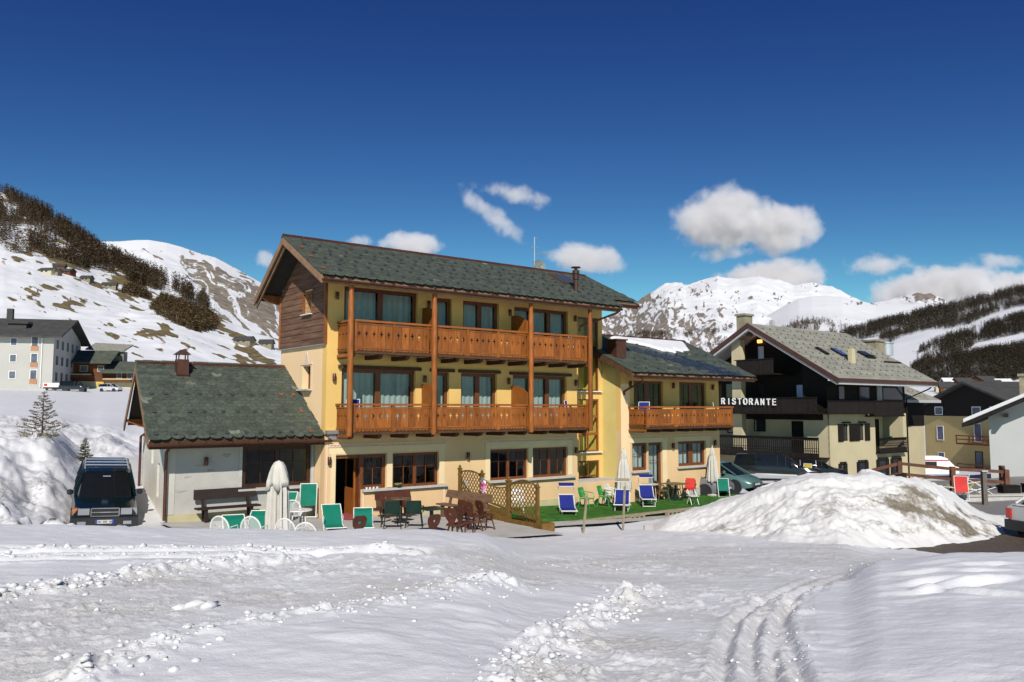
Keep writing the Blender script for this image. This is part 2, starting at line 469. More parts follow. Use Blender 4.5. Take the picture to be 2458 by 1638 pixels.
def ground(x, y):
    """height, packed, dirt, asphalt"""
    x = np.asarray(x, float); y = np.asarray(y, float)
    h = base_h(x, y)
    d = np.hypot(x, y); near = d < 34
    pack = np.zeros(x.shape); dirt = np.zeros(x.shape); asph = np.zeros(x.shape)
    xn, yn = x[near], y[near]; dh = np.zeros(xn.shape)
    # long soft drifts and wind ripple on the untouched field
    fld = 0.05 * fbm(xn * 0.35 + 0.2 * yn, yn * 0.45, o=3, s=11) + 0.016 * fbm(xn * 1.1 + .5 * yn, yn * 1.5, o=4, s=21)
    fld += 0.010 * np.maximum(0, fbm(xn * 1.6 + yn * .9, yn * 2.4, o=3, s=31)) + 0.006 * fbm(xn * 5, yn * 9, o=2, s=35)
    fld += 0.07 * np.maximum(0, fbm(xn * 0.9 + .3 * yn, yn * 1.7, o=3, s=37) - 0.3)
    lane = soft_poly(xn, yn, LANE, 0.16, 2.2)
    rough = 0.03 * fbm(xn * 3.2, yn * 3.2, o=4, s=41, g=0.62) + 0.06 * np.maximum(0, fbm(xn * 7, yn * 7, o=3, s=45, g=.65) - 0.14) + .03 * np.maximum(0, fbm(xn * 15, yn * 15, o=3, s=49) - .1)
    dh += fld * (1 - 0.75 * lane) + (rough * (0.35 + 0.9 * np.clip(fbm(xn * .5, yn * .5, o=2, s=47) + .5, 0, 1)) - 0.045) * lane
    clod = np.maximum(0, fbm(xn * 7.5, yn * 7.5, o=3, s=51, g=0.6) + 0.15)
    for ln, hh, ww in ((RIM1[0], .042, .13), (RIM1[1], .035, .09), (RIM1[2], .035, .08), (RIM2, .095, .24), (RIM3, .075, .22), (RIM4, .11, .18)):
        dd, pp = pdist(xn, yn, ln)
        dd = dd + 0.08 * fbm(pp * 2.5, xn * 0, o=2, s=int(hh * 1000))
        am = 0.55 + 0.7 * np.clip(fbm(pp * 1.6, pp * 0 + 3, o=3, s=61) + .3, 0, 1.2)
        dh += hh * np.exp(-(dd / ww) ** 2) * am * (0.45 + 1.5 * clod)
    for i, ln in enumerate(RIM1[:2]):
        dd, pp = pdist(xn, yn, ln)
        dh -= 0.05 * np.exp(-((np.abs(dd) - .2) / .07) ** 2)
    for i, ln in enumerate(TRK):
        dd, pp = pdist(xn, yn, ln)
        dd = dd + 0.02 * fbm(pp * 3, pp * 0, o=2, s=70 + i)
        fade = .75 * np.clip(1.25 - np.abs(pp - 3.4) / 6.5, 0.25, 1)
        dh += fade * (-0.06 * np.exp(-(dd / .05) ** 2) + 0.022 * np.exp(-((np.abs(dd) - .11) / .045) ** 2) * (0.75 + .9 * np.maximum(0, fbm(xn * 15, yn * 15, o=2, s=53))))
    rs = np.exp(-((xn - 4.2) / 2.6) ** 2 - ((yn - 24.3) / 2.0) ** 2)
    dh += rs * (.16 * (ridged(xn * .9, yn * .9, o=4, s=57) - .55) + .05 * fbm(xn * 3, yn * 3, o=3, s=59))
    # footprints trodden on the right-hand field
    for fx, fy, an, ln_ in ((4.64, 9.42, .2, .5), (4.95, 9.1, -.9, .8), (5.24, 9.68, .3, .4), (5.59, 9.8, .2, .45), (4.95, 9.95, .1, .4), (6.1, 9.3, .2, .4), (5.9, 10.6, .1, .5), (5.3, 10.7, .1, .5), (6.4, 11.3, .2, .5), (6.9, 10.4, .1, .6)):
        ca, sa = math.cos(an), math.sin(an)
        a = (xn - fx) * ca + (yn - fy) * sa; b = -(xn - fx) * sa + (yn - fy) * ca
        dh += 0.035 * np.exp(-(a / ln_) ** 2 - ((b - .1) / .09) ** 2) - 0.05 * np.exp(-(a / (ln_ * .8)) ** 2 - ((b + .08) / .1) ** 2)
    # lumps in front of the parked car and at the left edge
    for lx, ly, lh, rx, ry in ((-9.5, 15.6, .70, 1.1, .6), (-8.5, 15.4, .30, .7, .45), (-7.8, 15.0, .27, .8, .45), (-7.0, 14.9, .22, .7, .4), (-10.8, 16.2, .55, 1.0, .7), (-6.3, 14.8, .16, .6, .4)):
        q = np.exp(-((xn - lx) / rx) ** 2 - ((yn - ly) / ry) ** 2)
        dh += lh * q * (0.8 + 0.5 * fbm(xn * 2.2, yn * 2.2, o=4, s=81, g=.6) + .35 * (ridged(xn * 1.6, yn * 1.6, o=3, s=85) - .6))
        dirt[near] += 0.5 * q * (fbm(xn * 2.2, yn * 2.2, o=3, s=83) > 0.1)
    h[near] += dh
    pack[near] = lane * np.clip(0.55 + 0.9 * fbm(xn * 0.9, yn * 1.4, o=4, s=91), 0, 1)
    mud = soft_poly(xn, yn, MUD, 0.7, 0.8, 5)
    m2 = np.clip(mud * 1.6 + 0.75 * fbm(xn * 0.8, yn * 2.2, o=4, s=95) - 0.35, 0, 1) * (mud > 0.01)
    dirt[near] = np.clip(dirt[near] + sstep(0.35, 0.6, m2), 0, 1)
    h[near] -= 0.05 * sstep(0.3, 0.6, m2)
    # road, drive, snow bank behind the car
    mid = (d < 90)
    xm, ym = x[mid], y[mid]
    rd = soft_poly(xm, ym, ROAD, 0.5, 0.8, 6)
    asph[mid] = np.clip(sstep(0.3, 0.7, rd + 0.15 * fbm(xm, ym, o=3, s=97)), 0, 1)
    dv = soft_poly(xm, ym, DRIVE, 0.5, 0.7, 8)
    pack[mid] = np.maximum(pack[mid], dv * np.clip(0.75 + 0.8 * fbm(xm * 0.6, ym * .6, o=3, s=99), 0, 1))
    t = xm / np.maximum(ym, 1)
    bank = sstep(-.435, -.47, t) * sstep(21, 25, ym) * (1 - sstep(44, 52, ym)) * (1 - dv)
    lum = ridged(xm * 0.55, ym * 0.55, o=4, s=101) - 0.62
    h[mid] += bank * (0.65 * lum + 0.30 * (ridged(xm * 1.5 + .4 * ym, ym * 1.2, o=4, s=104) - .62) + 0.10 * fbm(xm * 3.2, ym * 3.2, o=4, s=103, g=.62))
    dirt[mid] = np.maximum(dirt[mid], bank * 0.30 * sstep(0.08, 0.42, fbm(xm * 0.5, ym * 0.6, o=4, s=105) + 0.4 * (0.1 - lum)))
    far = sstep(30, 60, d)
    h += far * (0.16 * fbm(x * .12, y * .12, o=3, s=107) + .10 * np.maximum(0, fbm(x * .35, y * .16, o=3, s=109) - .1))
    # under the hotel, its terrace and the lawn
    u, v = UV(x, y)
    foot = (u > -4.5 + .13 * np.clip(v, 0, 9)) & (u < 21.0) & (v > -4.6) & (v < 5.5)
    foot |= (u > -5.2) & (u < 5.2) & (v > -6.4) & (v < 0)
    tz = terrace_z(u) - 0.07
    h = np.where(foot, np.minimum(h, tz), h)
    return h, pack, dirt, asph

M_ground = bpy.data.materials.new('snow_ground'); M_ground.use_nodes = True
def snow_nodes(m, bump=0.6, fine=38.0, dirtcol=(0.085, 0.064, 0.044), packcol=(0.585, 0.57, 0.54), snow=(0.67, 0.67, 0.685)):
    nt = m.node_tree; N = nt.nodes; Lk = nt.links; bs = N['Principled BSDF']
    bs.inputs['Roughness'].default_value = 0.62; bs.inputs['Specular IOR Level'].default_value = 0.35
    tc = N.new('ShaderNodeTexCoord')
    def att(n):
        a = N.new('ShaderNodeAttribute'); a.attribute_name = n; return a.outputs['Fac']
    def noise(s, d=4, r=.55):
        n = N.new('ShaderNodeTexNoise'); n.inputs['Scale'].default_value = s; n.inputs['Detail'].default_value = d; n.inputs['Roughness'].default_value = r
        Lk.new(tc.outputs['Object'], n.inputs['Vector']); return n.outputs[0]
    def mth(op, a, b, cl=False):
        n = N.new('ShaderNodeMath'); n.operation = op; n.use_clamp = cl
        for i, q in enumerate((a, b)):
            if hasattr(q, 'is_output'): Lk.new(q, n.inputs[i])
            else: n.inputs[i].default_value = q
        return n.outputs[0]
    def mixc(f, a, b):
        n = N.new('ShaderNodeMix'); n.data_type = 'RGBA'; Lk.new(f, n.inputs['Factor'])
        for k, q in (('A', a), ('B', b)):
            if hasattr(q, 'is_output'): Lk.new(q, n.inputs[k])
            else: n.inputs[k].default_value = (*q, 1)
        return n.outputs['Result']
    def rng(a, lo, hi):
        n = N.new('ShaderNodeMapRange'); n.inputs[1].default_value = lo; n.inputs[2].default_value = hi; Lk.new(a, n.inputs[0]); return n.outputs[0]
    n1 = noise(9.0, 6, .65); n2 = noise(fine, 5, .6); n3 = noise(1.7, 4)
    sn = mixc(rng(n3, .35, .65), [c * 0.97 for c in snow], [min(.9, c * 1.03) for c in snow])
    pk = mixc(rng(n1, .3, .7), [c * 0.84 for c in packcol], [c * 1.14 for c in packcol])
    pf = mth('MULTIPLY', att('pack'), rng(n2, .25, .6), True)
    pf = mth('ADD', pf, mth('MULTIPLY', att('pack'), 0.22), True)
    c = mixc(pf, sn, pk)
    dc = mixc(rng(n1, .3, .7), [q * 0.55 for q in dirtcol], [q * 1.5 for q in dirtcol])
    df = rng(mth('ADD', mth('MULTIPLY', att('dirt'), 1.15), mth('MULTIPLY', mth('SUBTRACT', n1, .5), 1.3)), .22, .72)
    c = mixc(df, c, dc)
    ac = mixc(rng(n1, .3, .7), (0.17, 0.16, 0.15), (0.27, 0.255, 0.235))
    c = mixc(rng(mth('ADD', att('asph'), mth('MULTIPLY', mth('SUBTRACT', n3, .5), .5)), .4, .6), c, ac)
    Lk.new(c, bs.inputs['Base Color'])
    bn = N.new('ShaderNodeBump'); bn.inputs['Strength'].default_value = bump; bn.inputs['Distance'].default_value = 0.03
    bh = mth('ADD', mth('MULTIPLY', n1, .7), mth('MULTIPLY', n2, mth('ADD', mth('MULTIPLY', att('pack'), .8), .3)))
    Lk.new(bh, bn.inputs['Height']); Lk.new(bn.outputs[0], bs.inputs['Normal'])
snow_nodes(M_ground)

def make_ground():
    azd = np.linspace(-R(36), R(36), 640)
    azc = np.concatenate([np.linspace(-math.pi, -R(36), 60)[:-1], azd, np.linspace(R(36), math.pi, 60)[1:-1]])
    rr = np.concatenate([[0.05, .5, 1, 1.6, 2.3, 3, 3.6], np.geomspace(4.1, 16, 330), np.geomspace(16.1, 60, 190), np.geomspace(60.8, 420, 60)])
    A, D = np.meshgrid(azc, rr, indexing='ij')
    X = np.sin(A) * D; Y = np.cos(A) * D
    h, p, di, a = ground(X.ravel(), Y.ravel())
    V = np.stack([X.ravel(), Y.ravel(), h], -1)
    me = grid_mesh('ground', V, len(azc), len(rr), M_ground, {'pack': p, 'dirt': di, 'asph': a}, wrap=True)
    o = link('snow_ground', me); o['kind'] = 'structure'
    return o
make_ground()

def gz(x, y): return float(ground(np.array([x]), np.array([y]))[0][0])

# far valley floor out to the horizon
M_far = mat('far_snow', (0.62, 0.63, 0.66), 0.7, 0.06, 0.004)
mb = MB(); mb.lathe([(30000, -14), (30000, -13), (4000, -12), (400, -9), (0.1, -9)], 64)
o = mb.build('valley_floor', M_far); o['kind'] = 'structure'

# the plowed snow pile on the right
PSKY = [(0.1686,-0.1402),(0.1896,-0.1268),(0.2211,-0.1175),(0.2474,-0.1103),(0.2737,-0.1020),(0.3053,-0.0917),(0.3369,-0.0824),(0.3633,-0.0762),(0.3843,-0.0736),(0.4105,-0.0751),(0.4315,-0.0730),(0.4628,-0.0772),(0.4888,-0.0824),(0.5094,-0.0907),(0.5246,-0.1010),(0.5500,-0.1180),(0.5859,-0.1319),(0.6009,-0.1438)]
def make_pile():
    ts_ = np.array([p[0] for p in PSKY]); ss_ = np.array([p[1] for p in PSKY])
    T = np.linspace(ts_[0] - .01, ts_[-1] + .01, 330); Wd = np.linspace(0, 2, 170)
    front = np.interp(T, [.10, .155, .23, .33, .39, .47, .53, .58, .63], [28.1, 26.9, 24.9, 21.6, 20.9, 22.3, 23.4, 25.0, 27.6])
    ridge = np.interp(T, [.10, .18, .30, .45, .55, .63], [28.9, 28.2, 26.8, 26.4, 27.6, 29.2])
    back = ridge + np.interp(T, [.10, .2, .4, .55, .63], [1.0, 2.2, 4.0, 2.5, 1.2])
    rz = EYE + np.interp(T, ts_, ss_) * ridge
    TT, WW = np.meshgrid(T, Wd, indexing='ij')
    k = np.where(WW < 1, WW, 2 - WW)
    Yp = np.where(WW < 1, front[:, None] + (ridge - front)[:, None] * WW, ridge[:, None] + (back - ridge)[:, None] * (WW - 1))
    Xp = TT * Yp
    g = base_h(Xp.ravel(), Yp.ravel()).reshape(Xp.shape)
    prof = np.where(WW < 1, 1 - (1 - k) ** 1.25, np.sin(k * math.pi / 2))
    z = g - 0.12 + (rz[:, None] - g + 0.12) * prof
    env = np.clip(k * 4, 0, 1) * np.clip((T - T[0]) * 25, 0, 1)[:, None] * np.clip((T[-1] - T) * 25, 0, 1)[:, None]
    nz = 0.30 * fbm(Xp * 0.55, Yp * 0.8 + z * .5, o=3, s=201) + 0.20 * (ridged(Xp * 0.9 + 3, Yp * 0.9, o=3, s=211) - .6) + 0.06 * fbm(Xp * 2.6, Yp * 2.6, o=4, s=221, g=.6)
    nz += 0.16 * (ridged(Xp * 1.7, Yp * 1.7 + z, o=4, s=215) - .62) + .05 * fbm(Xp * 5, Yp * 5, o=3, s=217, g=.6)
    nz = nz * (1 - .72 * sstep(.75, .97, k)) - .10 * sstep(.6, 1, k)
    z = z + nz * env * (0.55 + 0.45 * np.clip(rz - .5, 0, 1))[:, None]
    # dirt on the slope towards the street
    reg = .72 * np.exp(-((TT - .465) / .05) ** 2) * sstep(.12, .2, k) * (1 - sstep(.62, .85, k)) + 1.1 * np.exp(-((TT - .545) / .035) ** 2) * sstep(.1, .25, k) * (1 - sstep(.7, .95, k)) + 0.55 * np.exp(-((TT - .25) / .05) ** 2) * sstep(.2, .3, k) * (1 - sstep(.5, .8, k)) + .3 * np.exp(-((TT - .37) / .04) ** 2) * (1 - sstep(.5, .8, k))
    di = reg * np.clip(0.62 + 1.9 * fbm(Xp * 1.1 + 4 + .5 * z, z * 1.1 + Yp * .9, o=5, s=231, g=.68), 0, 1.5) * 0.85
    V = np.stack([Xp.ravel(), Yp.ravel(), z.ravel()], -1)
    zz = np.zeros(len(V))
    mp = bpy.data.materials.new('pile_snow'); mp.use_nodes = True
    snow_nodes(mp, 0.4, 30, dirtcol=(0.19, 0.16, 0.115), snow=(0.68, 0.67, 0.65))
    me = grid_mesh('pile', V, len(T), len(Wd), mp, {'pack': zz + .12, 'dirt': np.clip(di.ravel(), 0, 1), 'asph': zz})
    return tag(link('snow_pile', me), 'tall plowed heap of snow with brown dirt on its street side', 'snow pile')
make_pile()

# loose clods thrown up along the ruts: nobody could count them
def make_clods():
    import bmesh
    bm = bmesh.new(); bmesh.ops.create_icosphere(bm, subdivisions=1, radius=1.0)
    bv = np.array([v.co[:] for v in bm.verts]); bf = np.array([[v.index for v in f.verts] for f in bm.faces]); bm.free()
    rng = np.random.default_rng(5)
    P = []
    def along(line, n, spread, smin, smax):
        seg = np.array(line); L = np.hypot(*np.diff(seg, axis=0).T); c = np.concatenate([[0], np.cumsum(L)])
        q = rng.uniform(0, c[-1], n); x = np.interp(q, c, seg[:, 0]); y = np.interp(q, c, seg[:, 1])
        for a, b in zip(x + rng.normal(0, spread, n), y + rng.normal(0, spread, n)):
            P.append((a, b, smin + (smax - smin) * rng.random() ** 4.5))
    along(RIM2, 620, .19, .005, .05); along(RIM3, 640, .24, .005, .038); along(RIM4, 900, .15, .005, .045)
    along(RIM1[0], 200, .10, .015, .06); along(RIM1[1], 90, .1, .012, .045)
    for ln in TRK: along(ln, 60, .12, .006, .022)
    lx = rng.uniform(-6, 9, 6000); ly = rng.uniform(4.2, 21, 6000)
    m = inpoly(lx, ly, LANE); lx, ly = lx[m], ly[m]
    dens = fbm(lx * .7, ly * .7, o=3, s=301) > -.05
    for a, b in zip(lx[dens][:500], ly[dens][:500]): P.append((a, b, .005 + .025 * rng.random() ** 5))
    P += [(-2.78, 7.42, .10), (-2.66, 7.37, .07), (-2.9, 7.36, .06)]
    P = np.array(P)
    gh = ground(P[:, 0], P[:, 1])[0]
    n = len(P); nv = len(bv)
    rot = rng.uniform(0, 6.28, n)
    V = np.repeat(bv[None], n, 0)
    V = V * (1 + 0.42 * fbm(V[..., 0] * 1.3 + np.arange(n)[:, None] * 7.7, V[..., 1] * 1.3, V[..., 2] * 1.3, o=3, s=8, g=.65)[..., None] + 0.16 * rng.normal(0, 1, (n, nv, 1))) * rng.uniform(.7, 1.25, (n, 1, 3)) * np.array([1.15, 1.0, .62])
    c, s_ = np.cos(rot)[:, None], np.sin(rot)[:, None]
    X = V[..., 0] * c - V[..., 1] * s_; Y = V[..., 0] * s_ + V[..., 1] * c
    S = P[:, 2][:, None]
    VV = np.stack([X * S + P[:, 0:1], Y * S + P[:, 1:2], V[..., 2] * S + (gh + P[:, 2] * .10)[:, None]], -1).reshape(-1, 3)
    FF = (bf[None] + (np.arange(n) * nv)[:, None, None]).reshape(-1, 3)
    z = np.zeros(len(VV))
    o = link('snow_clods', tri_mesh('clods', VV, FF, M_ground, {'pack': z + .1, 'dirt': z, 'asph': z}, smooth=False))
    tag(o, 'loose lumps of snow thrown up beside the ruts in front', 'snow clods', kind='stuff')
make_clods()

# ------------------------------------------------------------------ hills and mountains
def hill_mat(name, snow=(0.68, 0.685, 0.705), rock=(0.16, 0.13, 0.10), rock2=(0.28, 0.24, 0.19), nscale=0.05, thr=0.5, soft=0.06, amp=0.5, bump=0.0):
    m = bpy.data.materials.new(name); m.use_nodes = True
    nt = m.node_tree; N = nt.nodes; Lk = nt.links; bs = N['Principled BSDF']
    bs.inputs['Roughness'].default_value = 0.85; bs.inputs['Specular IOR Level'].default_value = 0.2
    tc = N.new('ShaderNodeTexCoord'); at = N.new('ShaderNodeAttribute'); at.attribute_name = 'rock'
    nz = N.new('ShaderNodeTexNoise'); nz.inputs['Scale'].default_value = nscale; nz.inputs['Detail'].default_value = 8; nz.inputs['Roughness'].default_value = .62
    n2 = N.new('ShaderNodeTexNoise'); n2.inputs['Scale'].default_value = nscale * 2.7; n2.inputs['Detail'].default_value = 6
    Lk.new(tc.outputs['Object'], nz.inputs['Vector']); Lk.new(tc.outputs['Object'], n2.inputs['Vector'])
    ma = N.new('ShaderNodeMath'); ma.operation = 'MULTIPLY_ADD'; ma.inputs[1].default_value = amp; ma.inputs[2].default_value = -amp / 2
    Lk.new(nz.outputs[0], ma.inputs[0])
    ad = N.new('ShaderNodeMath'); ad.operation = 'ADD'; Lk.new(ma.outputs[0], ad.inputs[0]); Lk.new(at.outputs['Fac'], ad.inputs[1])
    mr = N.new('ShaderNodeMapRange'); mr.inputs[1].default_value = thr - soft; mr.inputs[2].default_value = thr + soft; Lk.new(ad.outputs[0], mr.inputs[0])
    rc = N.new('ShaderNodeMix'); rc.data_type = 'RGBA'; rc.inputs['A'].default_value = (*rock, 1); rc.inputs['B'].default_value = (*rock2, 1)
    m3 = N.new('ShaderNodeMapRange'); m3.inputs[1].default_value = .35; m3.inputs[2].default_value = .65; Lk.new(n2.outputs[0], m3.inputs[0]); Lk.new(m3.outputs[0], rc.inputs['Factor'])
    mx = N.new('ShaderNodeMix'); mx.data_type = 'RGBA'; mx.inputs['A'].default_value = (*snow, 1); Lk.new(rc.outputs['Result'], mx.inputs['B']); Lk.new(mr.outputs[0], mx.inputs['Factor'])
    Lk.new(mx.outputs['Result'], bs.inputs['Base Color'])
    return m

class Slope:
    """a slope that climbs from a foot line to a crest line, then falls away behind"""
    def __init__(s, sky, dist, d0, z0, p=1.4, t0=None, t1=None, nu=300, nv=140):
        s.st = np.array([q[0] for q in sky]); s.ss = np.array([q[1] for q in sky])
        s.dist, s.d0, s.z0, s.p = dist, d0, z0, p
        s.t0 = s.st[0] if t0 is None else t0; s.t1 = s.st[-1] if t1 is None else t1
        s.nu, s.nv = nu, nv; s.amp = lambda t, w, x, y: 0 * x
    def at(s, t, w):
        t = np.asarray(t, float); w = np.asarray(w, float)
        D = s.dist(t); d0 = s.d0(t); z0 = s.z0(t)
        Z = EYE + np.interp(t, s.st, s.ss) * D
        wf = np.minimum(w, 1)
        y = d0 + (D - d0) * w; z = z0 + (Z - z0) * wf ** s.p
        z = np.where(w > 1, Z - (Z - z0) * 0.9 * ((w - 1) / 0.6), z)
        x = t * y
        return x, y, z + s.amp(t, w, x, y) * np.clip(w * 6, 0, 1)
    def mesh(s, name, m, rock):
        T = np.linspace(s.t0, s.t1, s.nu); Wv = np.concatenate([np.linspace(0, 1, s.nv), np.linspace(1, 1.6, 14)[1:]])
        TT, WW = np.meshgrid(T, Wv, indexing='ij')
        x, y, z = s.at(TT, WW)
        r = rock(TT, WW, x, y, z, (z - EYE) / y)
        return link(name, grid_mesh(name, np.stack([x.ravel(), y.ravel(), z.ravel()], -1), s.nu, len(Wv), m, {'rock': r.ravel()}))

def bump2(t, s, c, r, a=1.0): return a * np.exp(-((t - c[0]) / r[0]) ** 2 - ((s - c[1]) / r[1]) ** 2)

# left snowy dome
SKY_L = [(-0.7220,0.2011),(-0.5846,0.2011),(-0.5100,0.2047),(-0.4840,0.2047),(-0.4627,0.2064),(-0.4474,0.2065),(-0.4260,0.2030),(-0.4075,0.1980),(-0.3859,0.1903),(-0.3644,0.1844),(-0.3396,0.1715),(-0.3242,0.1623),(-0.3072,0.1531),(-0.2624,0.1212),(-0.2012,0.0877),(-0.1253,0.0575)]
dome = Slope(SKY_L, lambda t: 3800 + 0 * t, lambda t: 1200 + 0 * t, lambda t: -14 + 0 * t, 1.25, nu=420, nv=200)
dome.amp = lambda t, w, x, y: np.where(w <= 1, np.clip((1 - w) * 5, 0.0, 1), 1) * (30 * fbm(x * .003, y * .002, o=4, s=401) + 26 * (ridged(x * .004 + .0025 * y, y * .0018, o=4, s=405) - .6) * sstep(-.47, -.40, t))
PT = dict(a=[(-0.4699,0.1934),(-0.3856,0.1826),(-0.3608,0.1672),(-0.3314,0.1488),(-0.4003,0.1641),(-0.3080,0.1258)])
def mxb(t, s, L):
    r = 0 * t
    for c, rad, a in L: r = np.maximum(r, bump2(t, s, c, rad, a))
    return r
def rock_dome(t, w, x, y, z, s):
    # gullies and ribs run down to the right
    q = t + 1.15 * s
    n = fbm(q * 150 + 3 * fbm(t * 40, s * 40, o=2, s=410), s * 34, o=5, s=411, g=.62); n2 = fbm(t * 130, s * 130, o=4, s=415, g=.65)
    a = mxb(t, s, [(PT['a'][0], (.040, .015), .44), (PT['a'][1], (.035, .02), .44), (PT['a'][2], (.05, .035), .62), (PT['a'][3], (.06, .05), .64), (PT['a'][4], (.03, .010), .34), (PT['a'][5], (.10, .07), .70)])
    crest = np.interp(t, dome.st, dome.ss) - s
    return a + 0.85 * n + .35 * n2 - 0.2 * (crest < .010)
o = dome.mesh('snow_dome_mountain', hill_mat('dome_ground', (0.68, 0.685, 0.705), (.15, .125, .10), (.27, .23, .18), .012, .5, .05, .35), rock_dome); o['kind'] = 'structure'

# right big mountain, far range
SKY_R = [(-0.0731,0.0969),(0.0870,0.1061),(0.1100,0.1107),(0.1214,0.1130),(0.1399,0.1245),(0.1560,0.1315),(0.1630,0.1372),(0.1746,0.1442),(0.1884,0.1523),(0.1977,0.1535),(0.2080,0.1541),(0.2114,0.1507),(0.2206,0.1528),(0.2299,0.1558),(0.2391,0.1581),(0.2518,0.1616),(0.2644,0.1588),(0.2782,0.1581),(0.2897,0.1599),(0.3035,0.1616),(0.3172,0.1581),(0.3287,0.1558),(0.3446,0.1511),(0.3562,0.1523),(0.3677,0.1535),(0.3768,0.1511),(0.3928,0.1488),(0.4041,0.1430),(0.4176,0.1349),(0.4402,0.1268),(0.4518,0.1303),(0.4657,0.1326),(0.4749,0.1342),(0.4842,0.1372),(0.4912,0.1400),(0.4981,0.1412),(0.5049,0.1384),(0.5118,0.1396),(0.5209,0.1370),(0.5300,0.1338),(0.5365,0.1268),(0.5682,0.1176),(0.6587,0.0969)]
mtn = Slope(SKY_R, lambda t: 7200 + 0 * t, lambda t: 2000 + 0 * t, lambda t: -14 + 0 * t, 1.3, nu=560, nv=240)
mtn.amp = lambda t, w, x, y: np.where(w <= 1, np.clip((1 - w) * 6, 0.0, 1), 1) * (90 * fbm(x * .0011, y * .0009, o=5, s=421) + 95 * (ridged(x * .0017, y * .0013, o=5, s=425) - .6)) + 14 * fbm(x * .012, y * .012, o=3, s=429) * np.clip(1.3 - np.abs(w - 1) * 8, 0, 1)
PR = [(0.1561,0.1338),(0.2343,0.1453),(0.2708,0.1361),(0.3166,0.1338),(0.4131,0.1384),(0.5071,0.1361),(0.1670,0.0969),(0.2244,0.1061),(0.1444,0.1176),(0.2612,0.1176),(0.2064,0.1245),(0.1234,0.0831),(0.2285,0.0808),(0.3607,0.1500)]
def rock_mtn(t, w, x, y, z, s):
    wt = .010 * fbm(t * 60, s * 60, o=3, s=433); n = fbm((t + wt) * 170 + 40 * s, (s + wt) * 330, o=5, s=431, g=.68)
    n2 = ridged((t + wt) * 230 + 90 * s, s * 70, o=4, s=437) - .62
    n3 = ridged((t + wt) * 420 - 110 * s, s * 90, o=4, s=439) - .62
    a = mxb(t, s, [(PR[0], (.06, .02), .56), (PR[1], (.05, .018), .36), (PR[2], (.05, .012), .34), (PR[3], (.09, .018), .34), (PR[4], (.02, .010), .46), (PR[5], (.035, .013), .62),
        (PR[6], (.09, .05), .62), (PR[7], (.06, .03), .44), (PR[8], (.10, .028), .54), (PR[9], (.06, .02), .33), (PR[11], (.10, .06), .60), (PR[12], (.08, .045), .50), (PR[13], (.03, .008), .4)])
    return a - .01 + 0.52 * n - 0.55 * n2 - .45 * n3
o = mtn.mesh('snow_mountain', hill_mat('mountain_ground', (0.68, 0.685, 0.705), (.15, .125, .105), (.25, .21, .175), .01, .5, .05, .35), rock_mtn); o['kind'] = 'structure'

# smooth white shoulder before the mountain
SKY_S = [(0.2233,0.0466),(0.2468,0.0831),(0.2768,0.0969),(0.3045,0.1079),(0.3208,0.1176),(0.3394,0.1280),(0.3510,0.1333),(0.3672,0.1365),(0.3855,0.1370),(0.4039,0.1356),(0.4175,0.1319),(0.4448,0.1273),(0.4769,0.1268),(0.5114,0.1280),(0.5411,0.1252),(0.5911,0.1176),(0.6821,0.1061)]
shoul = Slope(SKY_S, lambda t: 5200 + 0 * t, lambda t: 1300 + 0 * t, lambda t: -14 + 0 * t, 1.2, nu=300, nv=120)
shoul.amp = lambda t, w, x, y: np.where(w <= 1, np.clip((1 - w) * 6, 0.0, 1), 1) * (45 * fbm(x * .0014, y * .0010, o=4, s=441) + 14 * (ridged(x * .004 + y * .003, y * .002, o=3, s=445) - .6))
PS = [(0.3616,0.1015),(0.4265,0.1280),(0.3156,0.0946)]
def rock_sh(t, w, x, y, z, s):
    n = fbm(t * 260, s * 260, o=4, s=451, g=.65)
    return mxb(t, s, [(PS[0], (.09, .014), .36), (PS[1], (.025, .004), .5), (PS[2], (.05, .02), .3)]) + .62 * n
o = shoul.mesh('snow_shoulder', hill_mat('shoulder_ground', (0.68, 0.685, 0.705), (.14, .115, .09), (.24, .2, .16), .02, .5, .05, .3), rock_sh); o['kind'] = 'structure'

# left near hill with larch forest and thawed patches
SKY_H = [(-0.7743,0.3071),(-0.6804,0.2789),(-0.6337,0.2667),(-0.6228,0.2636),(-0.6134,0.2586),(-0.5868,0.2469),(-0.5584,0.2290),(-0.5411,0.2181),(-0.5237,0.2050),(-0.5096,0.1949),(-0.4924,0.1849),(-0.4690,0.1718),(-0.4397,0.1595),(-0.4150,0.1480),(-0.3903,0.1357),(-0.3763,0.1250),(-0.3608,0.1136),(-0.3377,0.1007),(-0.3071,0.0893),(-0.2895,0.0809),(-0.2613,0.0696),(-0.2157,0.0484),(-0.1551,0.0273)]
hill = Slope(SKY_H, lambda t: np.interp(t, [-.8, -.62, -.40, -.28, 0], [1700, 1600, 900, 620, 500]), lambda t: np.interp(t, [-.8, -.62, -.30, 0], [330, 300, 300, 300]), lambda t: np.interp(t, [-.8, -.62, -.45, -.3, 0], [16, 16.5, 16.5, 14, 4]), 1.12, t0=-.85, t1=.0, nu=460, nv=220)
hill.amp = lambda t, w, x, y: np.where(w <= 1, np.clip((1.02 - w) * 5, 0.03, 1), 1) * (5 * fbm(x * .012, y * .010, o=4, s=461) + 1.2 * fbm(x * .06, y * .05, o=3, s=465) + 2.2 * (ridged(x * .015 + y * .01, y * .012, o=3, s=467) - .6))
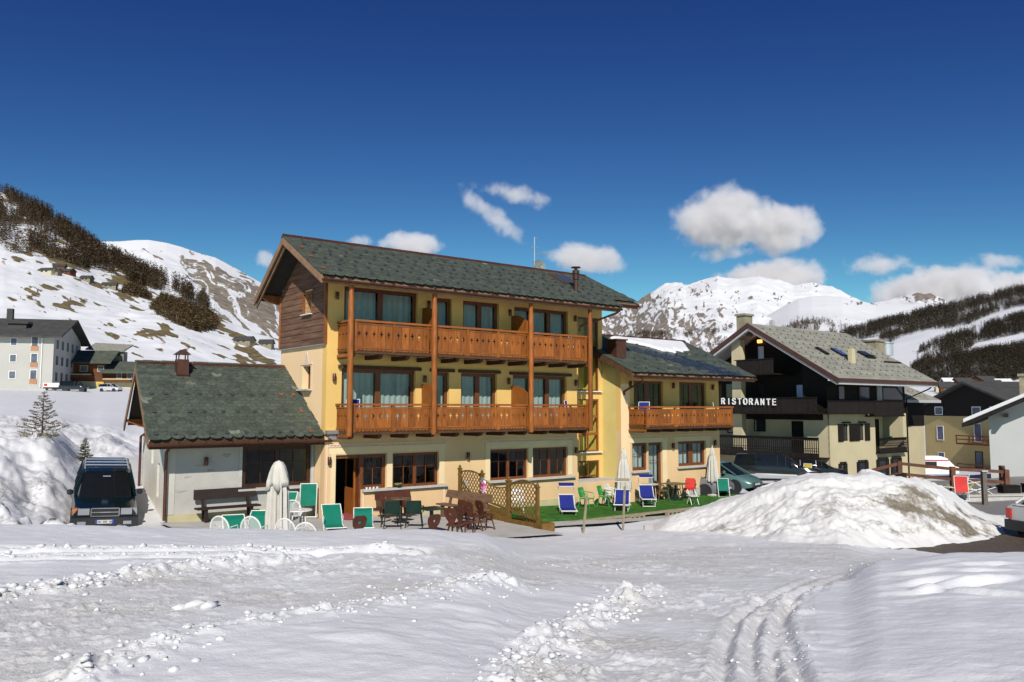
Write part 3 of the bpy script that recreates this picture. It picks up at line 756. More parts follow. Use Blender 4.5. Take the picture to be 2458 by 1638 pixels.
GRASS = [(-0.6111,0.1810),(-0.5882,0.1488),(-0.5624,0.1480),(-0.5924,0.1396),(-0.5996,0.1319),(-0.5358,0.1304),(-0.5733,0.1220),(-0.5476,0.1228),(-0.4892,0.1029),(-0.4666,0.1075),(-0.4402,0.0877),(-0.4218,0.0809),(-0.4359,0.0969),(-0.3883,0.0726),(-0.3442,0.0635),(-0.3215,0.0590),(-0.2988,0.0575),(-0.5227,0.1795),(-0.4915,0.1610),(-0.3683,0.1106),(-0.4537,0.0847),(-0.5534,0.1857),(-0.4606,0.1503),(-0.5843,0.1949)]
def rock_hill(t, w, x, y, z, s):
    n = fbm((t + s * .35) * 62, (s + .36 * t) * 230, o=4, s=471, g=.58)
    a = 0 * t
    for i, (c, q) in enumerate(GRASS): a = a + bump2(t, s, (c, q), (.018 if i < 17 else .03, .0052 if i < 17 else .010), .42)
    crest = np.interp(t, hill.st, hill.ss) - s
    wood = sstep(.085, .02, crest) * sstep(-.30, -.34, t) * (.30 + .15 * fbm(t * 40, s * 120, o=3, s=475))
    return np.minimum(a, .45) + wood + .95 * n + .02 - .2 * (s < -.0) + .10 * sstep(-.35, -.30, t)
o = hill.mesh('hillside', hill_mat('hill_ground', (0.68, 0.685, 0.705), (.10, .075, .035), (.19, .145, .07), .06, .5, .05, .3), rock_hill); o['kind'] = 'structure'

# right wooded hills
SKY_A = [(0.2453,0.0102),(0.2914,0.0352),(0.3491,0.0648),(0.3839,0.0854),(0.4116,0.0923),(0.4439,0.1015),(0.4763,0.1096),(0.5110,0.1188),(0.5456,0.1250),(0.5782,0.1349),(0.6037,0.1412),(0.6276,0.1465),(0.6618,0.1546),(0.7546,0.1685),(0.8934,0.1802)]
hillr = Slope(SKY_A, lambda t: np.interp(t, [.3, .63, 1.2], [3200, 2300, 1900]), lambda t: 500 + 0 * t, lambda t: -13 + 0 * t, 1.1, t0=[(0.2453,0.0102)][0][0], t1=1.3, nu=300, nv=140)
hillr.amp = lambda t, w, x, y: np.where(w <= 1, np.clip((1.02 - w) * 5, 0.03, 1), 1) * (14 * fbm(x * .004, y * .003, o=4, s=481))
def rock_r(t, w, x, y, z, s):
    return .30 + .5 * fbm(t * 90, s * 160, o=4, s=485, g=.6) - .12
o = hillr.mesh('wooded_hillside', hill_mat('hillr_ground', (0.68, 0.685, 0.705), (.11, .085, .05), (.2, .16, .1), .02, .5, .06, .3), rock_r); o['kind'] = 'structure'

# ------------------------------------------------------------------ forests
M_larch = mat('larch', (0.115, 0.084, 0.056), 0.9, 0.35, 0.35, rnd=0.5, col2=(0.15, 0.108, 0.068), spec=0.1)
M_pine = mat('dark_pine', (0.046, 0.039, 0.028), 0.9, 0.35, 0.25, rnd=0.45, col2=(0.085, 0.068, 0.045), spec=0.1)
M_bush = mat('alder_scrub', (0.16, 0.112, 0.058), 0.9, 0.3, 0.4, rnd=0.35, spec=0.1)
def tree_template(kind, seed=0):
    """unit-high conifer: trunk and ragged whorls of boughs; returns verts, tris"""
    rg = np.random.default_rng(seed); V = []; F = []
    def cone(z0, z1, r, n):
        b = len(V)
        a0 = rg.uniform(0, 6)
        for k in range(n):
            a = a0 + 6.283 * k / n; rr = r * rg.uniform(.55, 1.15); V.append((rr * math.cos(a), rr * math.sin(a), z0 + rg.uniform(-.03, .05)))
        V.append((0, 0, z1))
        for k in range(n): F.append((b + k, b + (k + 1) % n, b + n))
    b = len(V)
    for k in range(3): V.append((.012 * math.cos(2.1 * k), .012 * math.sin(2.1 * k), -.06))
    V.append((0, 0, .6)); F.extend([(b, b + 1, b + 3), (b + 1, b + 2, b + 3), (b + 2, b, b + 3)])
    def tuft(cx, cy, z, r, sz):
        a = rg.uniform(0, 6.283); q = r * rg.uniform(.15, 1); x, y = cx + q * math.cos(a), cy + q * math.sin(a)
        d = np.array([math.cos(a), math.sin(a), rg.uniform(-.5, .25)]) * sz * rg.uniform(.7, 1.5)
        p = np.array([-math.sin(a), math.cos(a), rg.uniform(-.6, .6)]) * sz * .5
        c = np.array([x, y, z]); n0 = len(V)
        V.extend([tuple(c - p - d * .3), tuple(c + p - d * .3), tuple(c + d + np.array([0, 0, .5 * sz]))]); F.append((n0, n0 + 1, n0 + 2))
    if kind == 'bush':
        for i in range(4):
            a = rg.uniform(0, 6.28); q = .3 * rg.random(); h = rg.uniform(.6, 1)
            for k in range(11): z = h * rg.random(); tuft(q * math.cos(a), q * math.sin(a), z, .28 * (1.05 - z / h), .13)
    else:
        w = rg.uniform(.10, .15) if kind == 'larch' else rg.uniform(.13, .18)
        for k in range(34 if kind == 'larch' else 24):
            z = .12 + .86 * rg.random() ** 1.15; tuft(0, 0, z, w * (1.04 - z) ** .75 * 1.15, .052 + .03 * (1 - z) + (0 if kind == 'larch' else .022))
    return np.array(V), np.array(F)

def scatter_mesh(name, pts, hs, kind, m, nvar=5, seed=1):
    rg = np.random.default_rng(seed); VV = []; FF = []; RR = []; off = 0
    tmpl = [tree_template(kind, 100 + i) for i in range(nvar)]
    idx = rg.integers(0, nvar, len(pts)); rot = rg.uniform(0, 6.28, len(pts)); fat = rg.uniform(.8, 1.3, len(pts)); rv = rg.random(len(pts))
    for k in range(nvar):
        sel = np.where(idx == k)[0]
        if not len(sel): continue
        tv, tf = tmpl[k]
        c, s_ = np.cos(rot[sel])[:, None], np.sin(rot[sel])[:, None]
        X = (tv[:, 0] * c - tv[:, 1] * s_) * (hs[sel] * fat[sel])[:, None]; Y = (tv[:, 0] * s_ + tv[:, 1] * c) * (hs[sel] * fat[sel])[:, None]
        Z = tv[None, :, 2] * hs[sel][:, None]
        V = np.stack([X + pts[sel, 0:1], Y + pts[sel, 1:2], Z + pts[sel, 2:3]], -1).reshape(-1, 3)
        F = (tf[None] + (np.arange(len(sel)) * len(tv))[:, None, None]).reshape(-1, 3) + off
        VV.append(V); FF.append(F); RR.append(np.repeat(rv[sel], len(tv))); off += len(V)
    return tri_mesh(name, np.concatenate(VV), np.concatenate(FF), m, {'rnd': np.concatenate(RR)})

def scatter(sl, n, poly, seed, wmin=0.0, dens=None, cmax=None):
    rg = np.random.default_rng(seed)
    t = rg.uniform(max(sl.t0, min(p[0] for p in poly)), min(sl.t1, max(p[0] for p in poly)), n); w = rg.uniform(wmin, 1.0, n)
    x, y, z = sl.at(t, w); s_ = (z - EYE) / y
    ok = inpoly(t, s_, poly)
    if dens is not None: ok &= rg.random(n) < dens(t, s_, x, y)
    return np.stack([x, y, z], -1)[ok], t[ok], s_[ok]

FOR_L = [(-0.7130,0.3119),(-0.6342,0.2758),(-0.5872,0.2570),(-0.5399,0.2259),(-0.5083,0.2011),(-0.4771,0.1826),(-0.4383,0.1641),(-0.4075,0.1534),(-0.3765,0.1335),(-0.3562,0.1136),(-0.3622,0.1090),(-0.3838,0.1243),(-0.4147,0.1388),(-0.4529,0.1480),(-0.4761,0.1564),(-0.5070,0.1687),(-0.5346,0.1733),(-0.5578,0.1810),(-0.5839,0.1857),(-0.6146,0.1903),(-0.6302,0.1965),(-0.7072,0.2104)]
BUSH_L = [(-0.4436,0.1212),(-0.4298,0.1365),(-0.4068,0.1319),(-0.3898,0.1212),(-0.3683,0.1136),(-0.3597,0.1045),(-0.3617,0.0946),(-0.3767,0.0908),(-0.3981,0.0961),(-0.4211,0.1060),(-0.4350,0.1136)]
BUSH_M = [(-0.4785,0.1396),(-0.4758,0.1488),(-0.4605,0.1480),(-0.4419,0.1365),(-0.4424,0.1304),(-0.4601,0.1357)]
clump = lambda f, a, b: (lambda t, s_, x, y: np.clip(.5 + a * fbm(t * f, s_ * f * 1.6, o=3, s=501) + b, 0, 1))
pts, tt, ss = scatter(hill, 42000, FOR_L, 11, .15, clump(60, 1.3, .12))
rg = np.random.default_rng(3)
crest = np.interp(tt, hill.st, hill.ss) - ss
keep = rg.random(len(pts)) < np.where(crest < .018, 1.0, .40)
pts, tt, ss, crest = pts[keep], tt[keep], ss[keep], crest[keep]
hs = (8 + 14 * rg.random(len(pts)) ** 1.4) * np.interp(tt, [-.62, -.4, -.28], [1.15, 1.0, .9])
order = np.argsort(-(hs / pts[:, 1]))
big, rest = order[:300], order[300:]
link('larch_forest', scatter_mesh('larch_forest', pts[rest], hs[rest], 'larch', M_larch)); tag(bpy.data.objects['larch_forest'], 'brown leafless larch wood covering the upper left hillside', 'forest', kind='stuff')
tv = []
for i in range(6):
    v_, f_ = tree_template('larch', 200 + i)
    tv.append((tri_mesh('trunk', v_[:4], f_[:3], M_larch), tri_mesh('crown', v_[4:], f_[3:] - 4, M_larch)))
for n_, i in enumerate(big):
    o = link('larch_tree', tv[n_ % 6][0], None, pts[i], (0, 0, rg.uniform(0, 6.28)), (hs[i] * rg.uniform(.85, 1.2),) * 2 + (hs[i],))
    link('crown', tv[n_ % 6][1], o)
    tag(o, 'bare brown larch at the near edge of the wood on the left hillside', 'tree', 'larches at the near edge of the hillside wood')
p2, t2, s2 = scatter(hill, 30000, BUSH_L, 12, 0.1)
p3, t3, s3 = scatter(hill, 30000, BUSH_M, 13, 0.1)
p2 = np.concatenate([p2[:1300], p3[:220]])
o = link('scrub', scatter_mesh('scrub', p2, rg.uniform(3.5, 7.5, len(p2)), 'bush', M_bush)); tag(o, 'brown scrub thicket on the snowy left hillside', 'scrub', kind='stuff')

FOR_A = [(0.3495,0.0786),(0.4071,0.0958),(0.4764,0.1130),(0.5457,0.1268),(0.5876,0.1396),(0.6277,0.1488),(0.6852,0.1616),(0.6833,0.1268),(0.6265,0.1245),(0.6026,0.1188),(0.5793,0.1107),(0.5560,0.1004),(0.5329,0.0958),(0.5100,0.0946),(0.4754,0.0866),(0.4613,0.0774),(0.4433,0.0854),(0.3836,0.0740)]
FOR_B = [(0.4901,0.0545),(0.4975,0.0694),(0.5139,0.0786),(0.5348,0.0866),(0.5672,0.0958),(0.6259,0.1130),(0.6831,0.1245),(0.6816,0.0969),(0.6248,0.0912),(0.5895,0.0831),(0.5664,0.0786),(0.5545,0.0683),(0.5200,0.0614)]
FOR_C = [(0.4830,0.0466),(0.5085,0.0580),(0.5544,0.0648),(0.6241,0.0763),(0.6809,0.0831),(0.6782,0.0352),(0.6220,0.0352),(0.5869,0.0284),(0.5185,0.0250),(0.5075,0.0352)]
pa = [scatter(hillr, 110000, P_, sd, 0.0, clump(60, a_, b_))[0] for P_, sd, a_, b_ in ((FOR_A, 21, 1.3, .38), (FOR_B, 22, 2.0, .12), (FOR_C, 23, 1.2, .48))]
pa = np.concatenate([pa[0][:8500], pa[1][:4800], pa[2][:11500]])
o = link('pine_forest', scatter_mesh('pine_forest', pa, pa[:, 1] * rg.uniform(.0055, .0105, len(pa)), 'pine', M_pine, seed=4)); tag(o, 'dark conifer belts on the snowy right hillside', 'forest', kind='stuff')
FOR_M = [(0.0640,0.0740),(0.1098,0.0900),(0.1555,0.0923),(0.1966,0.0900),(0.2470,0.0946),(0.2699,0.0969),(0.2603,0.0740),(0.2236,0.0648),(0.1552,0.0648),(0.0639,0.0557)]
FOR_S = [(0.3157,0.0969),(0.3342,0.1050),(0.3732,0.1084),(0.4074,0.1027),(0.4184,0.0923),(0.3727,0.0912),(0.3271,0.0946)]
pm = scatter(mtn, 26000, FOR_M, 24, .0, clump(50, 2.2, .0))[0][:2600]
ps = scatter(shoul, 26000, FOR_S, 25, .0, clump(60, 2.2, -.1))[0][:500]
pm = np.concatenate([pm, ps])
o = link('mountain_forest', scatter_mesh('mountain_forest', pm, rg.uniform(18, 30, len(pm)), 'pine', M_larch, seed=6)); tag(o, 'thin brown forest on the lower flank of the big mountain', 'forest', kind='stuff')

# ------------------------------------------------------------------ hotel
M_peach = mat('peach_plaster', (0.73, 0.50, 0.27), 0.9, 0.085, .9, bump=0.25, bscale=60, spec=0.15, stretch=(1, 1, .45))
M_ochre = mat('ochre_plaster', (0.74, 0.48, 0.16), 0.9, 0.08, .9, bump=0.25, bscale=60, spec=0.15, stretch=(1, 1, .45))
M_gable = mat('pale_peach_plaster', (0.86, 0.61, 0.36), 0.9, 0.05, 1.2, bump=0.25, bscale=60, spec=0.15, stretch=(1, 1, .45))
M_olive = mat('olive_plaster', (0.70, 0.55, 0.20), 0.9, 0.06, 1.0, bump=0.2, bscale=60, spec=0.15)
M_cream = mat('cream_trim', (0.78, 0.62, 0.37), 0.85, 0.05, 2.0, spec=0.2)
M_pink = mat('pink_trim', (0.82, 0.60, 0.46), 0.85, 0.06, 3.0, spec=0.2)
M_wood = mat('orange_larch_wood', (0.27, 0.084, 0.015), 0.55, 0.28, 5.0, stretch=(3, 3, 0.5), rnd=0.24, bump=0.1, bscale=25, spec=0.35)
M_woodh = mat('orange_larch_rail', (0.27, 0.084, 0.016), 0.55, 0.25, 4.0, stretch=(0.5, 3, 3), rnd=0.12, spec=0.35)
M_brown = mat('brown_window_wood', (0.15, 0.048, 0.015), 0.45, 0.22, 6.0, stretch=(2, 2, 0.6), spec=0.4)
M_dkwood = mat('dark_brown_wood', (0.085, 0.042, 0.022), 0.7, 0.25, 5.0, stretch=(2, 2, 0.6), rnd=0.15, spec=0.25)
M_clad = mat('weathered_cladding', (0.135, 0.070, 0.043), 0.8, 0.25, 3.2, stretch=(1, 0.35, 3), rnd=0.18, bump=0.3, bscale=14, spec=0.2, col2=(0.17, 0.095, 0.062))
M_fascia = mat('fascia_wood', (0.24, 0.145, 0.085), 0.75, 0.2, 4.0, rnd=0.1, spec=0.2)
M_copper = mat('copper_brown_metal', (0.13, 0.052, 0.034), 0.38, 0.2, 3.0, metal=0.55, spec=0.5)
M_slate = mat('green_slate', (0.055, 0.070, 0.055), 0.62, 0.2, 5.0, rnd=0.2, bump=0.3, bscale=30, col2=(0.072, 0.083, 0.064), spec=0.35)
M_slatew = mat('wet_slate', (0.028, 0.036, 0.036), 0.25, 0.3, 5.0, rnd=0.35, spec=0.6)
M_slatel = mat('pale_slate', (0.15, 0.16, 0.12), 0.6, 0.25, 5.0, rnd=0.3, spec=0.4)
M_under = mat('roof_underlay', (0.05, 0.045, 0.035), 0.9, 0.1)
M_guardc = mat('copper_snow_guard', (0.42, 0.14, 0.06), 0.4, 0.1, metal=0.6)
M_guardd = mat('dark_snow_guard', (0.075, 0.075, 0.085), 0.4, 0.1, metal=0.4)
M_sill = mat('stone_sill', (0.47, 0.45, 0.42), 0.8, 0.1, 6.0)
M_dark = mat('unlit_interior', (0.030, 0.024, 0.018), 0.9, 0.2)  # near-black colour stands for rooms lying in shade
M_curt = mat('pale_curtain', (0.62, 0.72, 0.68), 0.9, 0.05, 3.0, spec=0.1)
M_glass = glass_mat('window_glass', bump=0.12)
M_white = mat('white_paint', (0.78, 0.78, 0.76), 0.5, 0.04)
M_grey = mat('grey_plaster', (0.46, 0.44, 0.40), 0.95, 0.09, 1.6, bump=0.35, bscale=40, spec=0.1)
M_quoin = mat('pale_quoin', (0.52, 0.50, 0.44), 0.95, 0.06, 2.0, spec=0.1)
M_side = mat('sunlit_side_plaster', (0.72, 0.68, 0.59), 0.95, 0.07, 1.6, bump=0.3, bscale=40, spec=0.1)  # paler than the front plaster: sunlight on the side wall painted in
M_greyb = mat('grey_plaster_patch', (0.36, 0.35, 0.29), 0.95, 0.1, 2.0, spec=0.1)
M_plinth = mat('yellowed_plinth', (0.50, 0.45, 0.26), 0.95, 0.1, 2.0, spec=0.1)
M_white_snow = bpy.data.materials.new('roof_snow'); M_white_snow.use_nodes = True; snow_nodes(M_white_snow, 0.2, 20)
M_metal = mat('galvanised_metal', (0.45, 0.46, 0.47), 0.4, 0.1, metal=0.7)
M_silver = mat('silver_metal', (0.55, 0.56, 0.58), 0.35, 0.05, metal=0.5)

def curtain(parent, x0, x1, z0, z1, y):
    n = max(8, int((x1 - x0) / .035)); mb = MB(); rr = random.Random(int(x0 * 100 + z0 * 10))
    for i in range(n + 1):
        t = i / n; x = x0 + (x1 - x0) * t; yy = y + .022 * math.sin(t * n * 0.95 + rr.random() * .8) + .006 * rr.random()
        mb.v += [(x, yy, z0), (x, yy + .004 * math.sin(i * 2.1), z1)]
    for i in range(n): mb.f.append((2 * i, 2 * i + 2, 2 * i + 3, 2 * i + 1)); mb.m.append(0)
    return mb.build('curtain', M_curt, parent, smooth='all')

def window(parent, u0, u1, z0, z1, v, leaves=2, bars=True, fr=0.09, mull=0.12, curt=False, frame=None, depth=0.07, glass=None, rot=0.0, low=0.0, name='window'):
    """a wooden window in an opening; its own origin at the lower left corner of the frame, outer face towards -y"""
    w = u1 - u0; h = z1 - z0; frame = frame or M_brown
    mb = MB()
    mb.box(0, 0, 0, w, depth, fr); mb.box(0, 0, h - fr, w, depth, h); mb.box(0, 0, fr, fr, depth, h - fr); mb.box(w - fr, 0, fr, w, depth, h - fr)
    lw = (w - 2 * fr - mull * (leaves - 1)) / leaves
    xs = []
    for i in range(leaves):
        x = fr + i * (lw + mull); xs.append(x)
        if i: mb.box(x - mull, .002, fr, x, depth - .002, h - fr)
    if low: mb.box(fr, .012, fr, w - fr, depth - .01, fr + low)
    o = mb.build(name, frame, parent, (u0, v, z0), (0, 0, rot))
    for x in xs:
        zb = fr + low
        p = MB(); p.face([(x, depth * .5, zb), (x + lw, depth * .5, zb), (x + lw, depth * .5, h - fr), (x, depth * .5, h - fr)])
        po = p.build('pane', glass or M_glass, o)
        if bars:
            b = MB(); b.box(x + lw / 2 - .014, .008, zb, x + lw / 2 + .014, depth * .5 - .004, h - fr)
            zz = zb + (h - fr - zb) * .62; b.box(x, .010, zz - .012, x + lw / 2 - .0145, depth * .5 - .006, zz + .012); b.box(x + lw / 2 + .0145, .010, zz - .012, x + lw, depth * .5 - .006, zz + .012)
            b.build('glazing_bar', frame, o)
        if curt: curtain(o, x + .01, x + lw - .01, zb, h - fr, depth + .07)
    return o

def slate_mesh(name, w, h, m, rnd):
    rr = random.Random(rnd); a = rr.uniform(.2, .42)
    poly = [(-w / 2, h), (w / 2, h), (w / 2, h * a)]
    for k in range(1, 5):
        t = k / 5 * math.pi; poly.append((w / 2 * math.cos(t) * rr.uniform(.9, 1.02), h * a * (1 - math.sin(t)) * rr.uniform(.7, 1.2)))
    poly.append((-w / 2, h * a))
    mb = MB(); mb.prism(poly, 'z', 0, .016)
    return mb.mesh(name, m)

def slates(roof, verts_fn, u0, u1, L, row, wid, limit, pick, wet=None, edge=None, seed=1, pale=.03, h=.34):
    """roof: part; verts_fn(u, s) -> point on the roof plane (s up the slope from the eave), with slope angle; pick(u, s) ranks who shows largest"""
    rr = random.Random(seed); u_ang, sl = verts_fn
    ms = [slate_mesh('slate', 1.0, h, M_slate, seed * 50 + i) for i in range(5)]
    mw = [slate_mesh('slate', 1.0, h, M_slatew, seed * 50 + i) for i in range(3)]
    mp = [slate_mesh('slate', 1.0, h, M_slatel, seed * 50 + i) for i in range(3)]
    items = []; s = -0.05; k = 0
    while s < L - .08:
        ul, ur = edge(s) if edge else (u0, u1)
        u = ul - (0.0 if k % 2 else wid * .45)
        while u < ur:
            w = wid * rr.uniform(.72, 1.25); uc = u + w / 2
            if uc - w / 2 < ul: uc = ul + w / 2
            if uc + w / 2 > ur + .05:
                w = max(.12, ur - u); uc = u + w / 2
            items.append((uc, s + rr.uniform(-.018, .018), w * .98, rr.uniform(-.05, .05), rr.random())); u += w
        s += row * rr.uniform(.94, 1.06); k += 1
    items.sort(key=lambda q: pick(q[0], q[1]))
    ca, sa = math.cos(sl), math.sin(sl)
    tilt = sl - 0.055
    BV = []; BF = []; BR = []; BM = []
    for i, (uc, s, w, tw, q) in enumerate(items):
        iswet = wet is not None and wet(uc, s, q)
        pool = mw if iswet else (mp if q < pale else ms)
        me = pool[i % len(pool)]
        pos = (uc, u_ang[0] + ca * s - sa * .045, u_ang[1] + sa * s + ca * .045)
        if i < limit:
            o = bpy.data.objects.new('slate', me); COL.objects.link(o); o.parent = roof; o.location = pos; o.rotation_euler = (tilt, 0, tw * .5); o.scale = (w, 1, 1)
        else:
            M = Matrix.Translation(pos) @ Matrix.Rotation(tilt, 4, 'X') @ Matrix.Rotation(tw * .5, 4, 'Z') @ Matrix.Diagonal((w, 1, 1, 1))
            b = len(BV)
            for vv in me.vertices: BV.append(tuple(M @ vv.co)); BR.append(q)
            for f in me.polygons: BF.append(tuple(b + j for j in f.vertices)); BM.append(0 if pool is ms else (1 if pool is mw else 2))
    if BV:
        me = bpy.data.meshes.new('slate_field'); me.from_pydata(BV, [], BF)
        for m in (M_slate, M_slatew, M_slatel): me.materials.append(m)
        me.polygons.foreach_set('material_index', BM)
        at = me.attributes.new('rnd', 'FLOAT', 'POINT'); at.data.foreach_set('value', BR)
        o = link('slate_field', me, roof); o['kind'] = 'stuff'

def guard_mesh(m):
    mb = MB(); mb.box(-.012, -.10, 0, .012, .02, .01); mb.prism([(-.07, 0.010), (-.02, .010), (-.0, .05), (-.02, .05)], 'x', -.06, .06)
    return mb.mesh('snow_guard', m)
G_c, G_d = guard_mesh(M_guardc), guard_mesh(M_guardd)

def balcony(parent, u0, u1, vf, v0, zf, zr, bounds, side_l=True, side_r=True, nb=5, seed=0):
    """wooden balcony: floor, beams, front panels of sawn boards with a cut-out cross, scalloped fringe, rails"""
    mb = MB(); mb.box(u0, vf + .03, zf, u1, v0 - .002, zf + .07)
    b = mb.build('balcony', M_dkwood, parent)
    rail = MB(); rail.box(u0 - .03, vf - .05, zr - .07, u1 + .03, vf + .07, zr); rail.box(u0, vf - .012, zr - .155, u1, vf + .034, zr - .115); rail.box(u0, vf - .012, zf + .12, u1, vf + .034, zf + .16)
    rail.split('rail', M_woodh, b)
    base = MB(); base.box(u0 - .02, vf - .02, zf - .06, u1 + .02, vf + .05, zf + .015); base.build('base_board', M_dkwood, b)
    zb0, zb1 = zf + .165, zr - .16
    mesh_cache = {}
    def board(w):
        key = round(w, 3)
        if key not in mesh_cache:
            c = w / 2; H = zb1 - zb0; zc = H * .60
            xs = [0.004, c - .058, c - .022, c + .022, c + .058, w - .004]
            zs = [0, zc - .135, zc - .115, zc - .085, zc - .022, zc + .022, zc + .085, H]
            def hole(x, z):
                dx = abs(x - c); dz = z - zc
                return (dx < .022 and -.085 < dz < .085) or (dx < .058 and abs(dz) < .022) or (dx < .022 and -.135 < dz < -.115)
            m_ = MB(); m_.gridp(xs, zs, hole, 0, .022)
            m_.box(w * .02, -.003, 0, w * .02 + .006, -.0005, H)
            mesh_cache[key] = m_.mesh('board', M_wood)
        return mesh_cache[key]
    def fringe(w, n):
        poly = [(0, .14)]; 
        for i in range(n):
            x = w * i / n; d = w / n
            poly += [(x, .085), (x + d * .22, .035), (x + d * .5, .018), (x + d * .78, .035)]
        poly += [(w, .085), (w, .14)]
        m_ = MB(); m_.prism(poly, 'y', 0, .022); return m_.mesh('fringe', M_wood)
    for (a, c) in bounds:
        w = (c - a) / nb
        for i in range(nb): link('board', board(w), b, (a + i * w, vf, zb0))
        link('fringe', fringe(c - a, 10), b, (a, vf, zf + .015))
    # uprights between panels
    ups = sorted(set([round(q, 3) for ab in bounds for q in ab]))
    edges = [bounds[0][0]] + [(bounds[i][1] + bounds[i + 1][0]) / 2 for i in range(len(bounds) - 1)] + [bounds[-1][1]]
    for e in edges:
        m_ = MB(); m_.box(e - .055, vf - .035, zf + .015, e + .055, vf + .06, zr - .07); m_.build('upright', M_wood, b)
    D = v0 - vf
    for side, u in ((side_l, u0), (side_r, u1)):
        if not side: continue
        w = (D - .12) / 4
        for i in range(4): link('board', board(w), b, (u, vf + .10 + i * w + w, zb0), (0, 0, -math.pi / 2))
        m_ = MB(); m_.box(u - .05, vf + .07, zr - .07, u + .05, v0 - .003, zr); m_.box(u - .02, vf + .06, zf + .12, u + .034, v0 - .003, zf + .16); m_.box(u - .02, vf + .06, zr - .155, u + .034, v0 - .003, zr - .115); m_.split('rail', M_wood, b)
        link('fringe', fringe(D - .14, 8), b, (u, v0 - .03, zf + .015), (0, 0, -math.pi / 2))
        m_ = MB(); m_.box(u - .03, vf, zf - .16, u + .04, v0 - .004, zf - .062); m_.build('base_board', M_wood, b)
    n = max(3, int(round((u1 - u0) / 1.07)) + 1)
    for i in range(n):
        u = u0 + .05 + (u1 - u0 - .1) * i / (n - 1)
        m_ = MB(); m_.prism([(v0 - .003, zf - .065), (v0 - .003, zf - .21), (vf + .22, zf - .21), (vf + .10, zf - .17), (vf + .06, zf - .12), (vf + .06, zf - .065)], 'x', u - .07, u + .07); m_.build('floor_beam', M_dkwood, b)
    return b

def wall_lamp(parent, u, v, z):
    mb = MB(); mb.lathe([(.055, 0), (.062, .02), (.062, .24), (.045, .26)], 10, (0, -.075, 0)); mb.box(-.02, -.03, .08, .02, 0, .16)
    return mb.build('wall_lamp', M_copper, parent, (u, v, z), smooth=True)

hotel = thing('hotel', 'large ochre three-storey hotel with carved orange wooden balconies and a slate roof', 'hotel', O3, TH)
FU0, FU1 = 0.2, 11.62
# facade, lower and upper zone
OP_L = [(0.61, 2.55, -1, 2.26), (2.79, 4.73, 1.04, 2.25), (7.08, 8.96, 1.06, 2.25), (9.2, 11.08, 1.06, 2.25), (1.57, 2.55, 1.06, 2.26)]
OP_L[0] = (0.61, 1.57, -1, 2.26)
OP_U = [(0.77, 3.70, 3.05, 5.20), (4.49, 5.16, 3.05, 5.18), (5.70, 7.40, 3.05, 5.18), (8.19, 11.04, 3.05, 5.16),
        (0.82, 3.76, 5.75, 8.05), (4.58, 5.26, 5.75, 7.95), (5.78, 7.49, 5.75, 7.95), (8.26, 11.14, 5.75, 7.9)]
def facade(z0, z1, ops, m, name='facade_wall', u0=FU0, u1=FU1, v0=0.0, v1=0.32, parent=None):
    xs = sorted(set([u0, u1] + [q for o in ops for q in o[:2] if u0 < q < u1])); zs = sorted(set([z0, z1] + [q for o in ops for q in o[2:] if z0 < q < z1]))
    mb = MB(); mb.gridp(xs, zs, lambda x, z: any(o[0] < x < o[1] and o[2] < z < o[3] for o in ops), v0, v1)
    return mb.build(name, m, parent or hotel)
wl = facade(-0.6, 2.9, OP_L, M_peach); wu = facade(2.9, 8.62, OP_U, M_ochre)
# inside: floors and back walls; the rooms' shade is put into their dark colour
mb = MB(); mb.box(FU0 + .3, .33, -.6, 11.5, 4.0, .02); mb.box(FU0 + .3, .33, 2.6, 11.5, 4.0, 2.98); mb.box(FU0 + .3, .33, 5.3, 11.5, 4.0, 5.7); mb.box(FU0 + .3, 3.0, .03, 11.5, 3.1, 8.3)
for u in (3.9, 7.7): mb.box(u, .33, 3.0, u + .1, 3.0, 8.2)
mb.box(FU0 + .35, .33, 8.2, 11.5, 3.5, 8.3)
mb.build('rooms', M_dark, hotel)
# gable wall towards the annex, upper part clad in boards
RZ = lambda v: 8.24 + .543 * (v + 1.23)
RB = lambda v: 9.9 - .74 * (v - 1.82)
ops = [(1.25, 1.92, 4.52, 5.33), (1.15, 1.80, 7.18, 7.9)]
xs = [0.32, 1.15, 1.25, 1.80, 1.92, 3.9]; zs = [-.6, 4.52, 5.33, 7.18, 7.9, 8.3]
mb = MB(); mb.gridp(xs, zs, lambda x, z: any(o[0] < x < o[1] and o[2] < z < o[3] for o in ops), FU0, FU0 + .3, axis='x')
mb.prism([(0.32, 8.3), (3.9, 8.3), (3.9, RB(3.9) - .2), (1.82, 9.62), (0.32, RZ(.32) - .25)], 'x', FU0, FU0 + .3)
mb.box(FU0, 0.001, -.6, FU0 + .3, .319, -.599)
gw = mb.build('gable_wall', M_gable, hotel)
mb = MB(); mb.box(FU1 - .3, .33, -.6, FU1, 3.6, 8.5); mb.box(FU0 + .31, 3.6, -.6, 13.9, 3.9, 8.0); mb.build('rear_wall', M_ochre, hotel)
